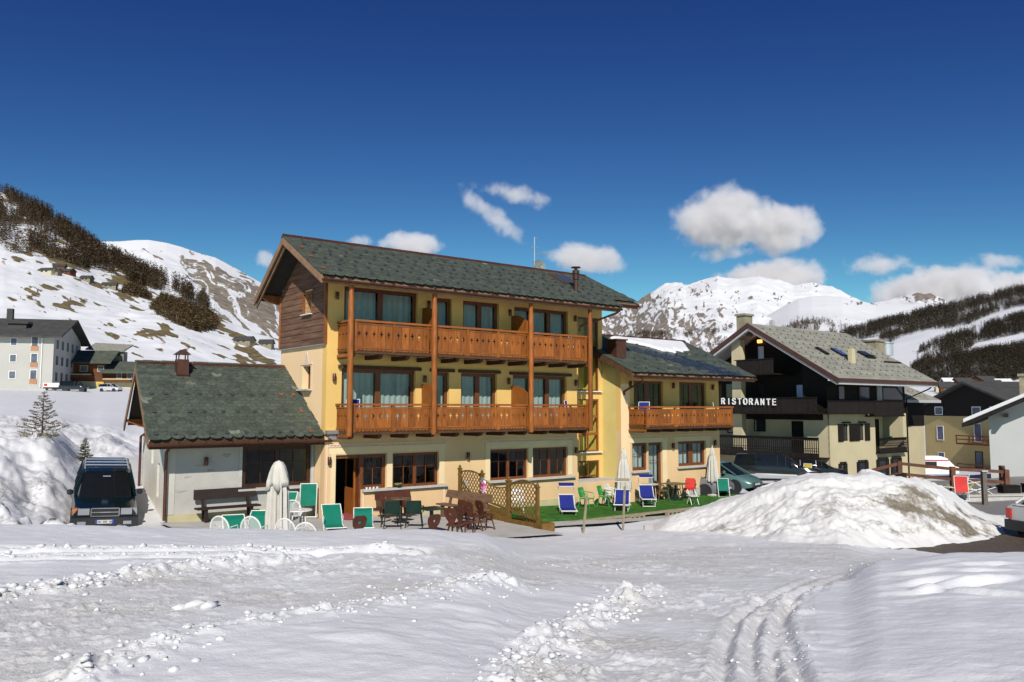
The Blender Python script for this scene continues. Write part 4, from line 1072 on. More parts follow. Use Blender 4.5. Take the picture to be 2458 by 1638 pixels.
def planks():
    me = {}
    z = 6.03; i = 0; pw = .222
    while z < 9.5:
        z1 = z + pw
        def rng_(zz):
            lo = max(-.0, (zz - 8.24 + .22) / .543 - 1.23); hi = min(3.9, 1.82 + (9.62 - zz) / .74); return lo, hi
        a0, b0 = rng_(z); a1, b1 = rng_(z1 - .006)
        if b0 - a0 < .1: break
        if b1 <= a1: a1 = b1 = (a1 + b1) / 2
        spans = [[(a0, z), (b0, z), (b1, z1 - .006), (a1, z1 - .006)]]
        if z1 > 7.2 and z < 7.9: spans = [[(a0, z), (1.1, z), (1.1, z1 - .006), (a1, z1 - .006)], [(1.85, z), (b0, z), (b1, z1 - .006), (1.85, z1 - .006)]]
        for sp in spans:
            mb = MB(); n = len(sp)
            x_out = FU0 - .055; 
            # lower edge stands proud of the board below
            pts_o = [(x_out - (.014 if k < 2 else 0), p[0], p[1]) for k, p in enumerate(sp)]; pts_i = [(FU0 - .002, p[0], p[1]) for p in sp]
            mb.quadbox([pts_o[0], pts_o[1], pts_i[1], pts_i[0], pts_o[3], pts_o[2], pts_i[2], pts_i[3]])
            mb.build('cladding_plank', M_clad, gw)
        z = z1; i += 1
planks()
mb = MB(); mb.box(FU0 - .10, -.02, 6.03, FU0 - .003, .055, 8.35); mb.box(FU0 - .10, 3.86, 6.03, FU0 - .003, 3.93, 8.0); mb.split('corner_board', M_wood, hotel)
mb = MB(); mb.box(FU0 - .09, 0, 5.995, FU0 - .004, 3.9, 6.025); mb.build('drip_edge', M_metal, hotel)
# cladding window and the plaster window below it
wo = window(hotel, FU0 + .2, FU0 + .2 + .6, 7.2, 7.88, 1.80, 1, False, .07, rot=-math.pi / 2); wo.location = (FU0 + .2, 1.78, 7.2)
mb = MB(); mb.box(FU0 - .09, 1.80, 7.15, FU0 + .2, 1.86, 7.95); mb.box(FU0 - .09, 1.09, 7.15, FU0 + .2, 1.15, 7.95); mb.box(FU0 - .09, 1.151, 7.88, FU0 + .2, 1.799, 7.95); mb.build('window_casing', M_wood, hotel)
mb = MB(); mb.box(FU0 - .16, 1.07, 7.12, FU0 + .2, 1.88, 7.148); mb.split('window_sill', M_white, hotel)
wo = window(hotel, 0, .66, 0, .8, 0, 1, False, .08, rot=-math.pi / 2); wo.location = (FU0 + .22, 1.915, 4.525)
mb = MB(); mb.box(FU0 + .001, 1.921, 4.52, FU0 + .22, 1.926, 5.33); mb.box(FU0 - .008, 1.925, 4.5, FU0 - .0005, 2.06, 5.36); mb.box(FU0 - .008, 1.12, 4.5, FU0 - .0005, 1.248, 5.36); mb.split('window_border', M_cream, hotel)
mb = MB(); mb.box(FU0 - .17, 1.1, 4.46, FU0 + .22, 2.07, 4.515); mb.split('window_sill', M_sill, hotel)
mb = MB(); mb.box(FU0 - .025, 1.10, 5.37, FU0 - .0005, 2.08, 5.42); mb.box(FU0 - .018, 1.18, 5.425, FU0 - .0005, 2.0, 5.46)
mb.prism([(1.42, 5.47), (1.76, 5.47), (1.64, 5.82), (1.54, 5.82)], 'x', FU0 - .01, FU0 - .0005); mb.build('painted_ornament', M_pink, hotel)
mb = MB(); mb.prism([(1.50, 5.50), (1.55, 5.50), (1.59, 5.70), (1.63, 5.50), (1.68, 5.50), (1.60, 5.79), (1.58, 5.79)], 'x', FU0 - .014, FU0 - .0105); mb.build('painted_ornament', M_sill, hotel)

# front windows
for i, (a, b, c, d) in enumerate(((2.79, 4.73, 1.04, 2.25), (7.08, 8.96, 1.06, 2.25), (9.2, 11.08, 1.06, 2.25))): window(hotel, a, b, c, d, .10, 2, True, .10, .13)
window(hotel, 1.57, 2.55, 1.06, 2.26, .10, 1, True, .13)
mb = MB(); mb.box(1.50, .05, .02, 1.64, .3, 2.26); mb.box(.61, .06, 2.14, 1.49, .3, 2.255); mb.split('door_frame', M_brown, hotel)
mb = MB(); mb.box(0, 0, 0, .88, .06, 1.02)
for q in (.08, .47): mb.box(q, -.012, .10, q + .33, -.001, .9)
mb.box(0, 0, 1.02, .07, .06, 2.06); mb.box(.81, 0, 1.02, .88, .06, 2.06); mb.box(.07, 0, 2.0, .81, .06, 2.06)
do = mb.build('open_door', M_wood, hotel, (1.52, .33, .05), (0, 0, R(84)))
p = MB(); p.face([(.07, .03, 1.02), (.81, .03, 1.02), (.81, .03, 2.0), (.07, .03, 2.0)]); p.build('pane', M_glass, do)
mb = MB(); mb.box(.66, -.75, .185, 1.42, .7, .21); mb.build('doormat', mat('red_doormat', (.30, .05, .05), .95, .3, 8), hotel)
UW = [(0.77, 3.70, 3.05, 5.20, 2), (4.49, 5.16, 3.05, 5.18, 1), (5.70, 7.40, 3.05, 5.18, 2), (8.19, 11.04, 3.05, 5.16, 3),
      (0.82, 3.76, 5.75, 8.05, 2), (4.58, 5.26, 5.75, 7.95, 1), (5.78, 7.49, 5.75, 7.95, 2), (8.26, 11.14, 5.75, 7.9, 3)]
for a, b, c, d, n in UW: window(hotel, a, b, c, d, .13, n, False, .12, .2, curt=True)
for a, b, z in ((.63, 3.9, 5.2), (4.3, 5.36, 5.185), (5.57, 7.52, 5.185), (8.01, 11.26, 5.165)):
    mb = MB(); mb.box(a, -.10, z, b, -.002, z + .12); mb.build('lintel_beam', M_dkwood, hotel)
for u, z in ((.52, 7.55), (.46, 4.76), (4.06, 4.78), (4.21, 7.54), (8.0, 7.5), (11.5, 7.5), (7.94, 4.78), (11.52, 4.78), (.34, 1.96), (6.0, 1.93), (11.5, 1.96)): wall_lamp(hotel, u, 0, z)
# painted bands round the ground floor windows
mb = MB(); mb.box(.36, -.012, 2.30, 5.05, -.001, 2.52); mb.box(4.74, -.012, 1.08, 4.98, -.001, 2.299); mb.box(2.56, -.022, 1.08, 2.78, -.001, 2.299); mb.box(.42, -.012, .2, .60, -.001, 2.299)
mb.box(6.86, -.012, 2.30, 11.32, -.001, 2.52); mb.box(6.86, -.012, 1.10, 7.07, -.001, 2.299); mb.box(8.97, -.02, 1.10, 9.19, -.001, 2.299); mb.box(11.09, -.012, 1.10, 11.32, -.001, 2.299)
mb.split('window_surround', M_cream, hotel)
mb = MB()
for a, b in ((.33, 5.2), (6.68, 11.5)):
    mb.box(a, -.03, 2.60, b, -.001, 2.635); mb.box(a, -.03, 2.525, b, -.013, 2.54)
    x = a
    while x < b: mb.box(x, -.022, 2.55, x + .07, -.001, 2.59); x += .13
mb.build('dentil_band', M_pink, hotel)
mb = MB(); mb.box(1.6, -.13, .98, 5.05, -.001, 1.055); mb.box(6.98, -.13, .98, 11.42, -.001, 1.055); mb.split('window_sill', M_sill, hotel)
mb = MB(); mb.box(1.62, -.012, .28, 4.98, -.001, .95); mb.build('counter_front', M_peach, hotel)
mb = MB()
for a in (1.62, 4.94): mb.box(a, -.02, .26, a + .05, -.0125, .97)
mb.box(.26, -.012, .2, .30, -.001, 2.7); mb.split('painted_line', M_pink, hotel)
for x, z in ((1.75, 1.055), (1.88, 1.055), (2.02, 1.055), (2.16, 1.055)):
    c = MB(); c.lathe([(.03, 0), (.042, .075)], 8, (x, -.06, z)); tag(c.build('cup', M_white, None, O3, (0, 0, TH)), 'small white cup in a row on the sill beside the open door', 'cup', 'white cups on the door-side sill')
mb = MB(); mb.box(FU0 - .002, -.03, -.6, .6, -.001, .27); mb.box(1.6, -.03, -.6, 11.6, -.001, .16); mb.split('plinth', M_plinth, hotel)

# balconies
PB = [(0.69, 2.10), (2.20, 3.58), (3.84, 5.18), (5.28, 6.58), (6.66, 7.98), (8.24, 9.68), (9.78, 11.10)]
balcony(hotel, .6, 11.2, -1.1, 0, 3.03, 4.0, PB)
balcony(hotel, .6, 11.2, -1.1, 0, 5.72, 6.79, PB)
for u, zt in ((.45, 8.12), (3.70, 8.12), (8.10, 8.12), (11.22, 8.12)):
    mb = MB(); mb.lathe([(.085, 0), (.10, .1), (.10, zt - 3.6), (.085, zt - 3.5), (.085, zt - 2.93)], 12); mb.build('post', M_wood, hotel, (u, -1.25, 2.93), smooth=True)
for u in (3.98, 8.12):
    for z0, zt in ((3.12, 4.72), (5.81, 7.5)):
        mb = MB(); mb.prism([(-.02, z0), (-1.0, z0), (-1.0, zt - .28), (-.72, zt - .12), (-.38, zt), (-.02, zt)], 'x', u - .03, u + .03)
        mb.build('balcony_divider', M_wood, hotel)

# roof
roof = MB()
P_ = lambda u, v, dz=0: (u, v, RZ(v) + dz); Q_ = lambda u, v, dz=0: (u, v, RB(v) + dz)
def slab(mb, pts, th):
    b = len(mb.v); n = len(pts); mb.v += [tuple(p) for p in pts] + [(p[0], p[1], p[2] - th) for p in pts]
    mb.f += [tuple(range(b, b + n)), tuple(reversed(range(b + n, b + 2 * n)))] + [(b + i, b + n + i, b + n + (i + 1) % n, b + (i + 1) % n) for i in range(n)]; mb.m += [0] * (n + 2)
    return mb
slab(roof, [P_(-.66, -1.36, -.05), P_(12.85, -1.36, -.05), P_(12.85, -.80, -.05), P_(14.52, -.80, -.05), P_(13.88, 1.82, -.05), P_(-.66, 1.82, -.05)], .07)
slab(roof, [Q_(-.66, 1.82, -.05), Q_(13.88, 1.82, -.05), Q_(13.3, 4.4, -.05), Q_(-.66, 4.4, -.05)], .07)
roof = roof.build('roof', M_under, hotel)
SL = math.atan(.543)
def redge(s):
    v = -1.42 + s * math.cos(SL)
    return -.72, (12.9 if v < -.85 else 14.55 - (v + .85) / 2.67 * .67)
slates(roof, ((0, -1.42, RZ(-1.42)), SL) if False else ((-1.42, RZ(-1.42) - .03), SL), -.72, 12.9, 3.62, .185, .36, 300, lambda u, s: u + s * .6, edge=redge, seed=3, pale=.004)
mb = MB(); 
for k in range(18):
    w = .8; u = -.7 + k * .81
    if u < 13.6: mb.prism([(1.70, RZ(1.70) + .02), (1.82, RZ(1.82) + .09), (1.94, RB(1.94) + .05), (1.94, RB(1.94) + .02), (1.82, RZ(1.82) + .05), (1.70, RZ(1.70) - .01)], 'x', u, u + .78)
mb.build('ridge_cap', M_copper, roof)
def guards(roof, rows, plane, sl, u0, u1, step, copper, seed):
    rr = random.Random(seed)
    for s_i, v in enumerate(rows):
        u = u0 + (step * .5 if s_i % 2 else 0)
        while u < u1(v) if callable(u1) else u < u1:
            o = link('snow_guard', G_c if copper(u, s_i) else G_d, roof, (u, v - math.sin(sl) * .055, plane(v) + .055), (sl, 0, 0)); u += step * rr.uniform(.9, 1.1)
guards(roof, [-.98, -.45, .0, .42, .77, 1.2], lambda v: RZ(v) - .02, SL, -.46, lambda v: 12.6 if v < -.8 else 13.6, .57, lambda u, r: u < -.2, 5)
# eaves: fascia, gutter, rafter tails, soffit, verge boards and gable brackets
def gutter(parent, u0, u1, v, z, n=16):
    mb = MB(); poly = [(v + .075 * math.cos(a), z + .075 * math.sin(a)) for a in [math.pi + math.pi * k / 8 for k in range(9)]] + [(v + .062 * math.cos(a), z + .062 * math.sin(a)) for a in [2 * math.pi - math.pi * k / 8 for k in range(9)]]
    mb.prism(poly, 'x', u0, u1); mb.build('gutter', M_copper, parent, smooth=True)
    mb = MB(); k = int((u1 - u0) / .8)
    for i in range(k + 1):
        u = u0 + .1 + (u1 - u0 - .2) * i / k; mb.box(u - .02, v - .085, z - .02, u + .02, v + .08, z + .06)
    mb.split('gutter_bracket', M_copper, parent)
gutter(hotel, -.68, 12.86, -1.47, RZ(-1.42) - .14); gutter(hotel, 12.9, 14.5, -.92, RZ(-.85) - .14)
mb = MB(); mb.box(-.66, -1.39, RZ(-1.36) - .30, 12.85, -1.36, RZ(-1.36) - .10); mb.box(12.86, -.84, RZ(-.8) - .3, 14.5, -.80, RZ(-.8) - .1); mb.split('fascia', M_fascia, hotel)
k = 0
u = -.1
while u < 14.2:
    v1 = -1.30 if u < 12.8 else -.75
    mb = MB(); zt = lambda v: RZ(v) - .125
    mb.prism([(.3, zt(.3)), (.3, zt(.3) - .17), (v1 + .32, zt(v1 + .32) - .17), (v1 + .20, zt(v1 + .2) - .20), (v1 + .08, zt(v1) - .10), (v1, zt(v1) - .08), (v1, zt(v1))], 'x', u - .07, u + .07)
    mb.build('rafter', M_dkwood, hotel); u += .68
mb = MB(); mb.box(.2, -1.34, 7.96, 11.4, -1.16, 8.13); mb.build('eaves_beam', M_dkwood, hotel)
mb = MB()
for u0_, u1_, th_, dz in ((-.70, -.64, .26, .0), (-.60, -.55, .20, -.16)):
    mb.prism([(-1.40 if dz == 0 else -1.2, RZ(-1.40 if dz == 0 else -1.2) - .03 + dz), (1.82, RZ(1.82) - .03 + dz), (1.82, RZ(1.82) - .03 - th_ + dz), (-1.40 if dz == 0 else -1.2, RZ(-1.40 if dz == 0 else -1.2) - .03 - th_ + dz)], 'x', u0_, u1_)
    mb.prism([(1.821, RB(1.821) - .03 + dz), (4.42, RB(4.42) - .03 + dz), (4.42, RB(4.42) - .03 - th_ + dz), (1.821, RB(1.821) - .03 - th_ + dz)], 'x', u0_, u1_)
mb.split('verge_board', M_fascia, hotel)
for v in (-.35, 1.82, 4.05):
    z = (RZ(v) if v < 1.82 else RB(v)) - .2
    mb = MB(); mb.prism([(FU0 - .06, v * 0 + z), (-.60, z), (-.60, z - .09), (-.42, z - .15), (-.30, z - .24), (FU0 - .06, z - .34)], 'y', v - .08, v + .08); mb.split('purlin_end', M_wood, hotel)
# roof furniture
mb = MB(); mb.lathe([(.10, -.3), (.10, .5), (.14, .52), (.14, .66), (.12, .67), (.12, .74), (.15, .75), (.15, .90), (.07, .92), (.07, 1.0), (.21, 1.01), (.19, 1.05)], 14); mb.build('flue', mat('dark_flue_metal', (.10, .055, .04), .35, .2, metal=.6), hotel, (11.3, -.33, RZ(-.33)), smooth=True)
mb = MB(); mb.box(0, 0, .0, .95, 1.1, .11); sk = mb.build('skylight', M_dkwood, hotel, (11.2, .42, RZ(.42) - .02), (SL, 0, 0))
mb = MB(); mb.box(.09, .09, .1105, .86, 1.01, .116); mb.build('pane', mat('sky_glass', (.05, .07, .09), .05, .1, spec=1.0), sk)
an = MB(); an.tube([(11.05, 2.1, 9.6), (11.05, 2.1, 11.42)], .02, 6); an.build('antenna_mast', M_silver, hotel)
an = MB(); an.tube([(11.05, 2.1, 10.66), (11.95, 2.1, 10.74)], .010, 5)
for k in range(10): x = 11.25 + k * .075; an.tube([(x, 1.98, 10.67 + (x - 11.05) * .09), (x, 2.22, 10.67 + (x - 11.05) * .09)], .007, 4)
an.tube([(10.85, 2.1, 10.98), (11.25, 2.1, 10.93)], .010, 5); an.tube([(11.05, 2.1, 11.38), (11.25, 2.1, 11.40)], .012, 5)
for x in (10.88, 10.98, 11.12, 11.22): an.tube([(x, 2.0, 10.96), (x, 2.2, 10.96)], .007, 4)
an.build('television_aerial', M_silver, hotel)
mb = MB(); mb.lathe([(.001, 0), (.12, .012), (.22, .045), (.28, .08), (.285, .082), (.22, .03), (.001, -.02)], 18); mb.tube([(0, 0, .02), (.05, 0, .34)], .012, 5); mb.build('satellite_dish', mat('grey_dish', (.16, .18, .17), .6, .05), hotel, (11.25, 2.05, 10.12), (R(78), 0, R(-20)), smooth=True)

# recessed stair tower between hotel and wing
mb = MB(); mb.box(11.62, .001, -.6, 13.87, .80, .80); mb.build('ledge', M_sill, hotel)
mb = MB(); mb.box(11.62, -.004, -.6, 13.87, -.0005, .74); mb.build('ledge_front', M_peach, hotel)
mb = MB(); mb.box(11.62, .8, .8, 12.42, 1.1, 8.3); mb.box(13.66, .8, .8, 13.90, 1.1, 8.3); mb.box(12.42, .8, 1.56, 13.66, 1.1, 1.92); mb.box(12.42, .8, 4.24, 13.66, 1.1, 4.58); mb.box(12.42, .8, 7.85, 13.66, 1.1, 8.3); mb.split('stair_tower_wall', M_ochre, hotel)
mb = MB(); mb.box(12.40, 1.75, .8, 13.69, 1.85, 8.3); mb.box(13.70, 1.11, .8, 13.8, 2.2, 8.3); mb.build('stairwell', M_olive, hotel)
mb = MB(); mb.box(12.38, .68, 1.90, 13.76, .86, 1.945); mb.box(12.2, .68, 4.56, 13.78, .86, 4.60); mb.split('window_sill', M_white, hotel)
M_tint = glass_mat('stair_glass', (.95, .96, .72), 1.5, .95, .03, .05)
window(hotel, 12.42, 13.66, .86, 1.56, .84, 2, False, .07, .06, glass=M_tint)
for a, b in ((1.95, 2.72), (2.72, 3.48), (3.48, 4.24)): window(hotel, 12.42, 13.66, a, b, .84, 2, False, .06, .06, frame=M_woodh, glass=M_tint)
for a, b in ((4.60, 6.2), (6.2, 7.85)): window(hotel, 12.42, 13.66, a, b, .84, 1, False, .07, glass=M_tint)
for q in ((12.75, -1.42, 8.0, 11.95, .02, 7.5),):
    mb = MB(); mb.tube([(12.7, -1.42, 8.02), (12.7, -1.40, 7.85), (12.2, -.7, 7.55), (11.75, -.06, 7.3), (11.75, -.06, 7.1)], .045, 8); mb.build('downpipe', M_copper, hotel, smooth=True)

# ------------------------------------------------------------------ wing
wing = thing('hotel_wing', 'lower two-storey hotel wing with one orange balcony and a snow patch on its slate roof', 'house', O3, TH)
WV = -.35
ops = [(14.55, 15.52, 1.11, 2.31), (15.58, 16.49, -1, 2.31), (17.58, 19.55, 1.17, 2.31)]
facade(-.8, 2.9, ops, M_peach, u0=13.87, u1=20.6, v0=WV, v1=WV + .3, parent=wing)
ops2 = [(14.69, 16.61, 3.05, 5.06), (17.72, 19.66, 3.05, 5.06)]
facade(2.9, 5.72, ops2, M_ochre, u0=13.87, u1=20.6, v0=WV, v1=WV + .3, parent=wing)
mb = MB(); mb.prism([(WV + .301, -.8), (5.2, -.8), (5.2, 5.9), (2.77, 6.95), (WV + .301, 5.62)], 'x', 13.87, 14.15); mb.build('side_wall', M_olive, wing)
mb = MB(); mb.prism([(WV + .301, -.8), (5.2, -.8), (5.2, 5.9), (2.77, 6.95), (WV + .301, 5.62)], 'x', 20.3, 20.6); mb.build('side_wall', M_ochre, wing)
mb = MB(); mb.box(13.868, WV - .006, -.8, 14.42, WV - .001, 4.9); mb.build('corner_plaster', M_gable, wing)
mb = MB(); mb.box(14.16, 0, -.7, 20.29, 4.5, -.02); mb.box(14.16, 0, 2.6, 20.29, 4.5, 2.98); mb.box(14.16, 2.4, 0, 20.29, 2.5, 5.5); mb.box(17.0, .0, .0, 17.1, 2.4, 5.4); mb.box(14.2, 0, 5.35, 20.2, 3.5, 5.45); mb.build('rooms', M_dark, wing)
window(wing, 14.55, 15.52, 1.11, 2.31, WV + .1, 1, True, .13, curt=True)
window(wing, 15.58, 16.49, -.14, 2.31, WV + .1, 1, True, .13, curt=True, low=.42, name='glazed_door')
window(wing, 17.58, 19.55, 1.17, 2.31, WV + .1, 2, True, .12, .3, curt=True)
window(wing, 14.69, 16.61, 3.05, 5.06, WV + .12, 2, True, .12, .3, curt=False); window(wing, 17.72, 19.66, 3.05, 5.06, WV + .12, 2, True, .12, .3, curt=False)
mb = MB(); mb.box(14.45, WV - .12, 1.02, 15.56, WV - .001, 1.10); mb.box(17.48, WV - .12, 1.08, 19.68, WV - .001, 1.16); mb.split('window_sill', M_sill, wing)
mb = MB(); mb.box(14.30, WV - .014, 2.33, 16.85, WV - .0065, 2.52); mb.box(16.50, WV - .014, -.1, 16.80, WV - .0065, 2.329); mb.box(17.30, WV - .014, 2.33, 19.95, WV - .0065, 2.52); mb.box(19.56, WV - .014, 1.17, 19.85, WV - .0065, 2.329); mb.split('window_surround', M_cream, wing)
mb = MB(); mb.box(14.25, WV - .02, 2.60, 16.9, WV - .0065, 2.63); mb.box(17.2, WV - .02, 2.60, 20.1, WV - .0065, 2.63); mb.box(14.40, WV - .014, .98, 15.5, WV - .0065, 1.01); mb.split('painted_line', M_pink, wing)
mb = MB(); mb.box(18.2, WV - .03, -.8, 20.63, WV - .007, .14); mb.split('plinth', M_grey, wing)
for u, z in ((14.42, 4.78), (17.25, 4.75), (20.08, 4.72), (17.17, 2.0), (20.18, 2.06)): wall_lamp(wing, u, WV - .005, z)
balcony(wing, 14.35, 20.33, WV - 1.0, WV, 3.0, 3.93, [(14.45, 16.22), (16.32, 18.23), (18.33, 20.24)], nb=7)
WZ = lambda v: 5.38 + .45 * (v + 1.55); WB = lambda v: 7.32 - .5 * (v - 2.77)
mb = MB(); slab(mb, [(13.42, -1.5, WZ(-1.5) - .05), (21.85, -1.5, WZ(-1.5) - .05), (21.85, 2.77, WZ(2.77) - .05), (13.42, 2.77, WZ(2.77) - .05)], .07); slab(mb, [(13.42, 2.77, 7.27), (21.85, 2.77, 7.27), (21.85, 6, WB(6) - .05), (13.42, 6, WB(6) - .05)], .07)
wroof = mb.build('roof', M_under, wing); WS = math.atan(.45)
def wetf(u, s, q):
    v = -1.55 + s * math.cos(WS); return 15.6 + (1.2 - v) * 1.15 < u < 19.0 + (1.0 - v) * .75 and v < 1.4 and q < .93
slates(wroof, ((-1.56, WZ(-1.56) - .03), WS), 13.36, 21.9, 4.7, .19, .40, 300, lambda u, s: u + s * .5, seed=9, pale=.012, wet=wetf)
mb = MB()
for k in range(10): u = 13.4 + k * .85; mb.prism([(2.62, WZ(2.62) + .02), (2.77, WZ(2.77) + .09), (2.92, WB(2.92) + .04), (2.92, WB(2.92)), (2.77, WZ(2.77) + .04), (2.62, WZ(2.62) - .02)], 'x', u, min(u + .82, 21.9))
mb.build('ridge_cap', M_copper, wroof)
guards(wroof, [-1.15, -.1, .85, 1.75], lambda v: WZ(v) - .02, WS, 13.9, 21.6, .72, lambda u, r: False, 8)
gutter(wing, 13.4, 21.86, -1.61, WZ(-1.56) - .14)
mb = MB(); mb.box(13.42, -1.53, WZ(-1.5) - .3, 21.85, -1.50, WZ(-1.5) - .1); mb.split('fascia', M_fascia, wing)
mb = MB()
for u in (13.36, 21.86): mb.prism([(-1.5, WZ(-1.5) - .02), (2.77, WZ(2.77) - .02), (2.77, WZ(2.77) - .26), (-1.5, WZ(-1.5) - .26)], 'x', u, u + .05)
mb.split('verge_board', M_dkwood, wing)
u = 13.7
while u < 21.8:
    zt = lambda v: WZ(v) - .125
    mb = MB(); mb.prism([(-.06, zt(-.06)), (-.06, zt(-.06) - .15), (-1.2, zt(-1.2) - .15), (-1.34, zt(-1.34) - .10), (-1.45, zt(-1.45) - .07), (-1.45, zt(-1.45))], 'x', u - .06, u + .06); mb.build('rafter', M_dkwood, wing); u += .66
mb = MB(); mb.tube([(13.95, -1.6, WZ(-1.6) - .2), (13.95, -1.55, 5.0), (14.04, -.5, 4.62), (14.04, -.40, 4.55), (14.04, -.40, 4.40)], .045, 8); mb.build('downpipe', M_copper, wing, smooth=True)
mb = MB(); mb.box(-.3, -.3, 0, .3, .3, .78); mb.box(-.36, -.36, .78, .36, .36, .84); mb.build('chimney', M_copper, wing, (14.15, .15, 6.05))
# snow left on the wing roof
def roof_snow():
    SP = [(15.97, 2.36), (16.4, 2.55), (17.3, 2.5), (21.3, 2.52), (21.2, 2.2), (20.8, 1.75), (20.55, 1.38), (20.0, 1.35), (19.75, 1.1), (19.3, 1.45), (19.05, .9), (18.6, 1.2), (18.3, 1.05), (17.9, 1.55), (17.2, 1.85), (16.4, 2.2)]
    n = 90; us = np.linspace(15.8, 21.5, n); vs = np.linspace(.7, 2.68, 50); UU, VV = np.meshgrid(us, vs, indexing='ij')
    r = np.zeros(UU.shape)
    for k in range(9):
        a = k * .7; r += inpoly(UU + .07 * math.cos(a) + .05 * fbm(UU * 3, VV * 3, o=2, s=7), VV + .07 * math.sin(a), SP)
    zz = WZ(VV) - .02 + .16 * sstep(.05, .8, r / 9) + .015 * fbm(UU * 2.5, VV * 2.5, o=3, s=4) * (r > 2)
    me = grid_mesh('roof_snow', np.stack([UU.ravel(), VV.ravel(), zz.ravel()], -1), n, 50, M_white_snow, {'pack': 0 * zz.ravel(), 'dirt': 0 * zz.ravel(), 'asph': 0 * zz.ravel()})
    tag(link('snow_patch', me, None, O3, (0, 0, TH)), 'white patch of melting snow lying on the slate roof of the hotel wing', 'snow patch')
roof_snow()

# ------------------------------------------------------------------ annex
annex = thing('annex', 'low grey plastered annex under a big mossy slate roof left of the hotel', 'annex', O3, TH)
AZ = lambda v: 3.0 + .694 * (v - .09); AB = lambda v: 5.32 - .74 * (v - 3.45)
def skew(u, v): return (u + .13 * (v - .8), v)
mb = MB(); ops = [(-2.29, .08, 1.26, 2.60)]
xs = [-4.59, -2.29, .08, .19]; zs = [-.4, 1.26, 2.60, 2.78]
mb.gridp(xs, zs, lambda x, z: -2.29 < x < .08 and 1.26 < z < 2.60, .8, 1.1); mb.build('front_wall', M_grey, annex)
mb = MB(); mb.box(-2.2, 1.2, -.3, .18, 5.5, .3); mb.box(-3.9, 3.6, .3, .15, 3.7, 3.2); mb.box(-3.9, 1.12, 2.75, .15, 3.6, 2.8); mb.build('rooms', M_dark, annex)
# skewed side wall with two deep slit windows
def sidewall():
    vs = [1.101, 2.6, 3.1, 4.1, 4.6, 7.0]; zs = [-.3, .95, 1.95, 2.05, 2.9]
    mb = MB(); L = []
    def hole(v, z): return (2.6 < v < 3.1 and 2.05 > z > .95) or (4.1 < v < 4.6 and z > 1.3 and z > 1.95)
    mb.gridp(vs, zs, hole, 0, .4, axis='x')
    mb.v = [(-4.59 + .13 * (p[1] - .8) + p[0], p[1], p[2]) for p in mb.v]
    o = mb.build('side_wall', M_side, annex)
    g = MB()
    poly = [(1.0, 2.9), (6.0, 2.9), (5.9, AB(5.9) - .2), (3.45, 5.05), (1.0, AZ(1.0) - .2)]
    n = len(poly); b0 = [(-4.55 + .13 * (v - .8), v, z) for v, z in poly]; b1 = [(-4.3 + .13 * (v - .8), v, z) for v, z in poly]
    g.v = b0 + b1; g.f = [tuple(range(n)), tuple(reversed(range(n, 2 * n)))] + [(i, n + i, n + (i + 1) % n, (i + 1) % n) for i in range(n)]; g.m = [0] * (n + 2)
    g.build('wooden_gable', M_clad, annex)
sidewall()
mb = MB(); mb.box(-4.62, .775, -.4, .19, .799, .58); mb.split('plinth', M_plinth, annex)
mb = MB(); mb.box(-4.62, .785, .6, -4.38, .799, 2.75); mb.build('corner_quoin', M_quoin, annex)
rr = random.Random(4)
for u, z, w, h in ((-1.9 - .9, 2.35, .34, .16), (-4.2, 1.30, .55, .10), (-4.0, 1.72, .30, .08), (-2.75, 1.25, .34, .26), (-3.6, 2.05, .4, .07), (-3.3, 1.9, .3, .09), (-.25, 1.1, .15, .1)):
    mb = MB(); mb.lathe([(1, 0), (.8, .004)], 12, jit=lambda i, a: .8 + .35 * math.sin(3 * a + u * 9) * .5); o = mb.build('plaster_stain', M_greyb, annex, (u, .7985, z), (R(90), 0, 0)); o.scale = (w / 2, h / 2, 1)
window(annex, -2.29, .08, 1.26, 2.60, .86, 2, True, .13, .14, frame=mat('deep_brown_window_wood', (.055, .022, .010), .45, .2, 6.0, spec=.35))
mb = MB(); mb.box(-2.45, .66, 1.17, .12, .799, 1.25); mb.split('window_sill', M_sill, annex)
mb = MB(); mb.box(-2.40, .782, 1.255, -2.295, .7985, 2.7); mb.box(.085, .782, 1.255, .185, .7985, 2.7); mb.split('window_surround', M_sill, annex)
wall_lamp(annex, -3.46, .8, 2.05)
mb = MB(); slab(mb, [(-5.33, .05, AZ(.05) - .05), (.19, .05, AZ(.05) - .05), (.19, 3.45, AZ(3.45) - .05), (-4.92, 3.45, AZ(3.45) - .05)], .07)
slab(mb, [(-4.92, 3.45, 5.27), (.19, 3.45, 5.27), (.19, 6.1, AB(6.1) - .05), (-4.55, 6.1, AB(6.1) - .05)], .07)
aroof = mb.build('roof', M_under, annex); AS = math.atan(.694)
slates(aroof, ((-.0, AZ(-.0) - .03), AS), -5.4, .17, 4.15, .185, .33, 300, lambda u, s: s * 1.0 - u * .02, edge=lambda s: (-5.4 + .12 * s * math.cos(AS), .16), seed=15, pale=.02, h=.36)
mb = MB(); 
for k in range(9):
    u = -4.95 + k * .57; mb.prism([(3.32, AZ(3.32) + .02), (3.45, AZ(3.45) + .07), (3.58, AB(3.58) + .05), (3.58, AB(3.58) + .01), (3.45, AZ(3.45) + .03), (3.32, AZ(3.32) - .02)], 'x', u, min(u + .56, .18))
mb.build('ridge_cap', M_copper, aroof)
for row, v in enumerate((.18, 1.13, 1.95)):
    for k in range(10):
        u = -5.15 + .19 * row * .6 + k * .535 + .06 * math.sin(k * 3 + row)
        if u < .1: link('snow_guard', G_c if u > -.6 else G_d, aroof, (u, v - math.sin(AS) * .06, AZ(v) + .035), (AS, 0, 0))
gutter(annex, -5.42, .42, -.07, AZ(-.0) - .15)
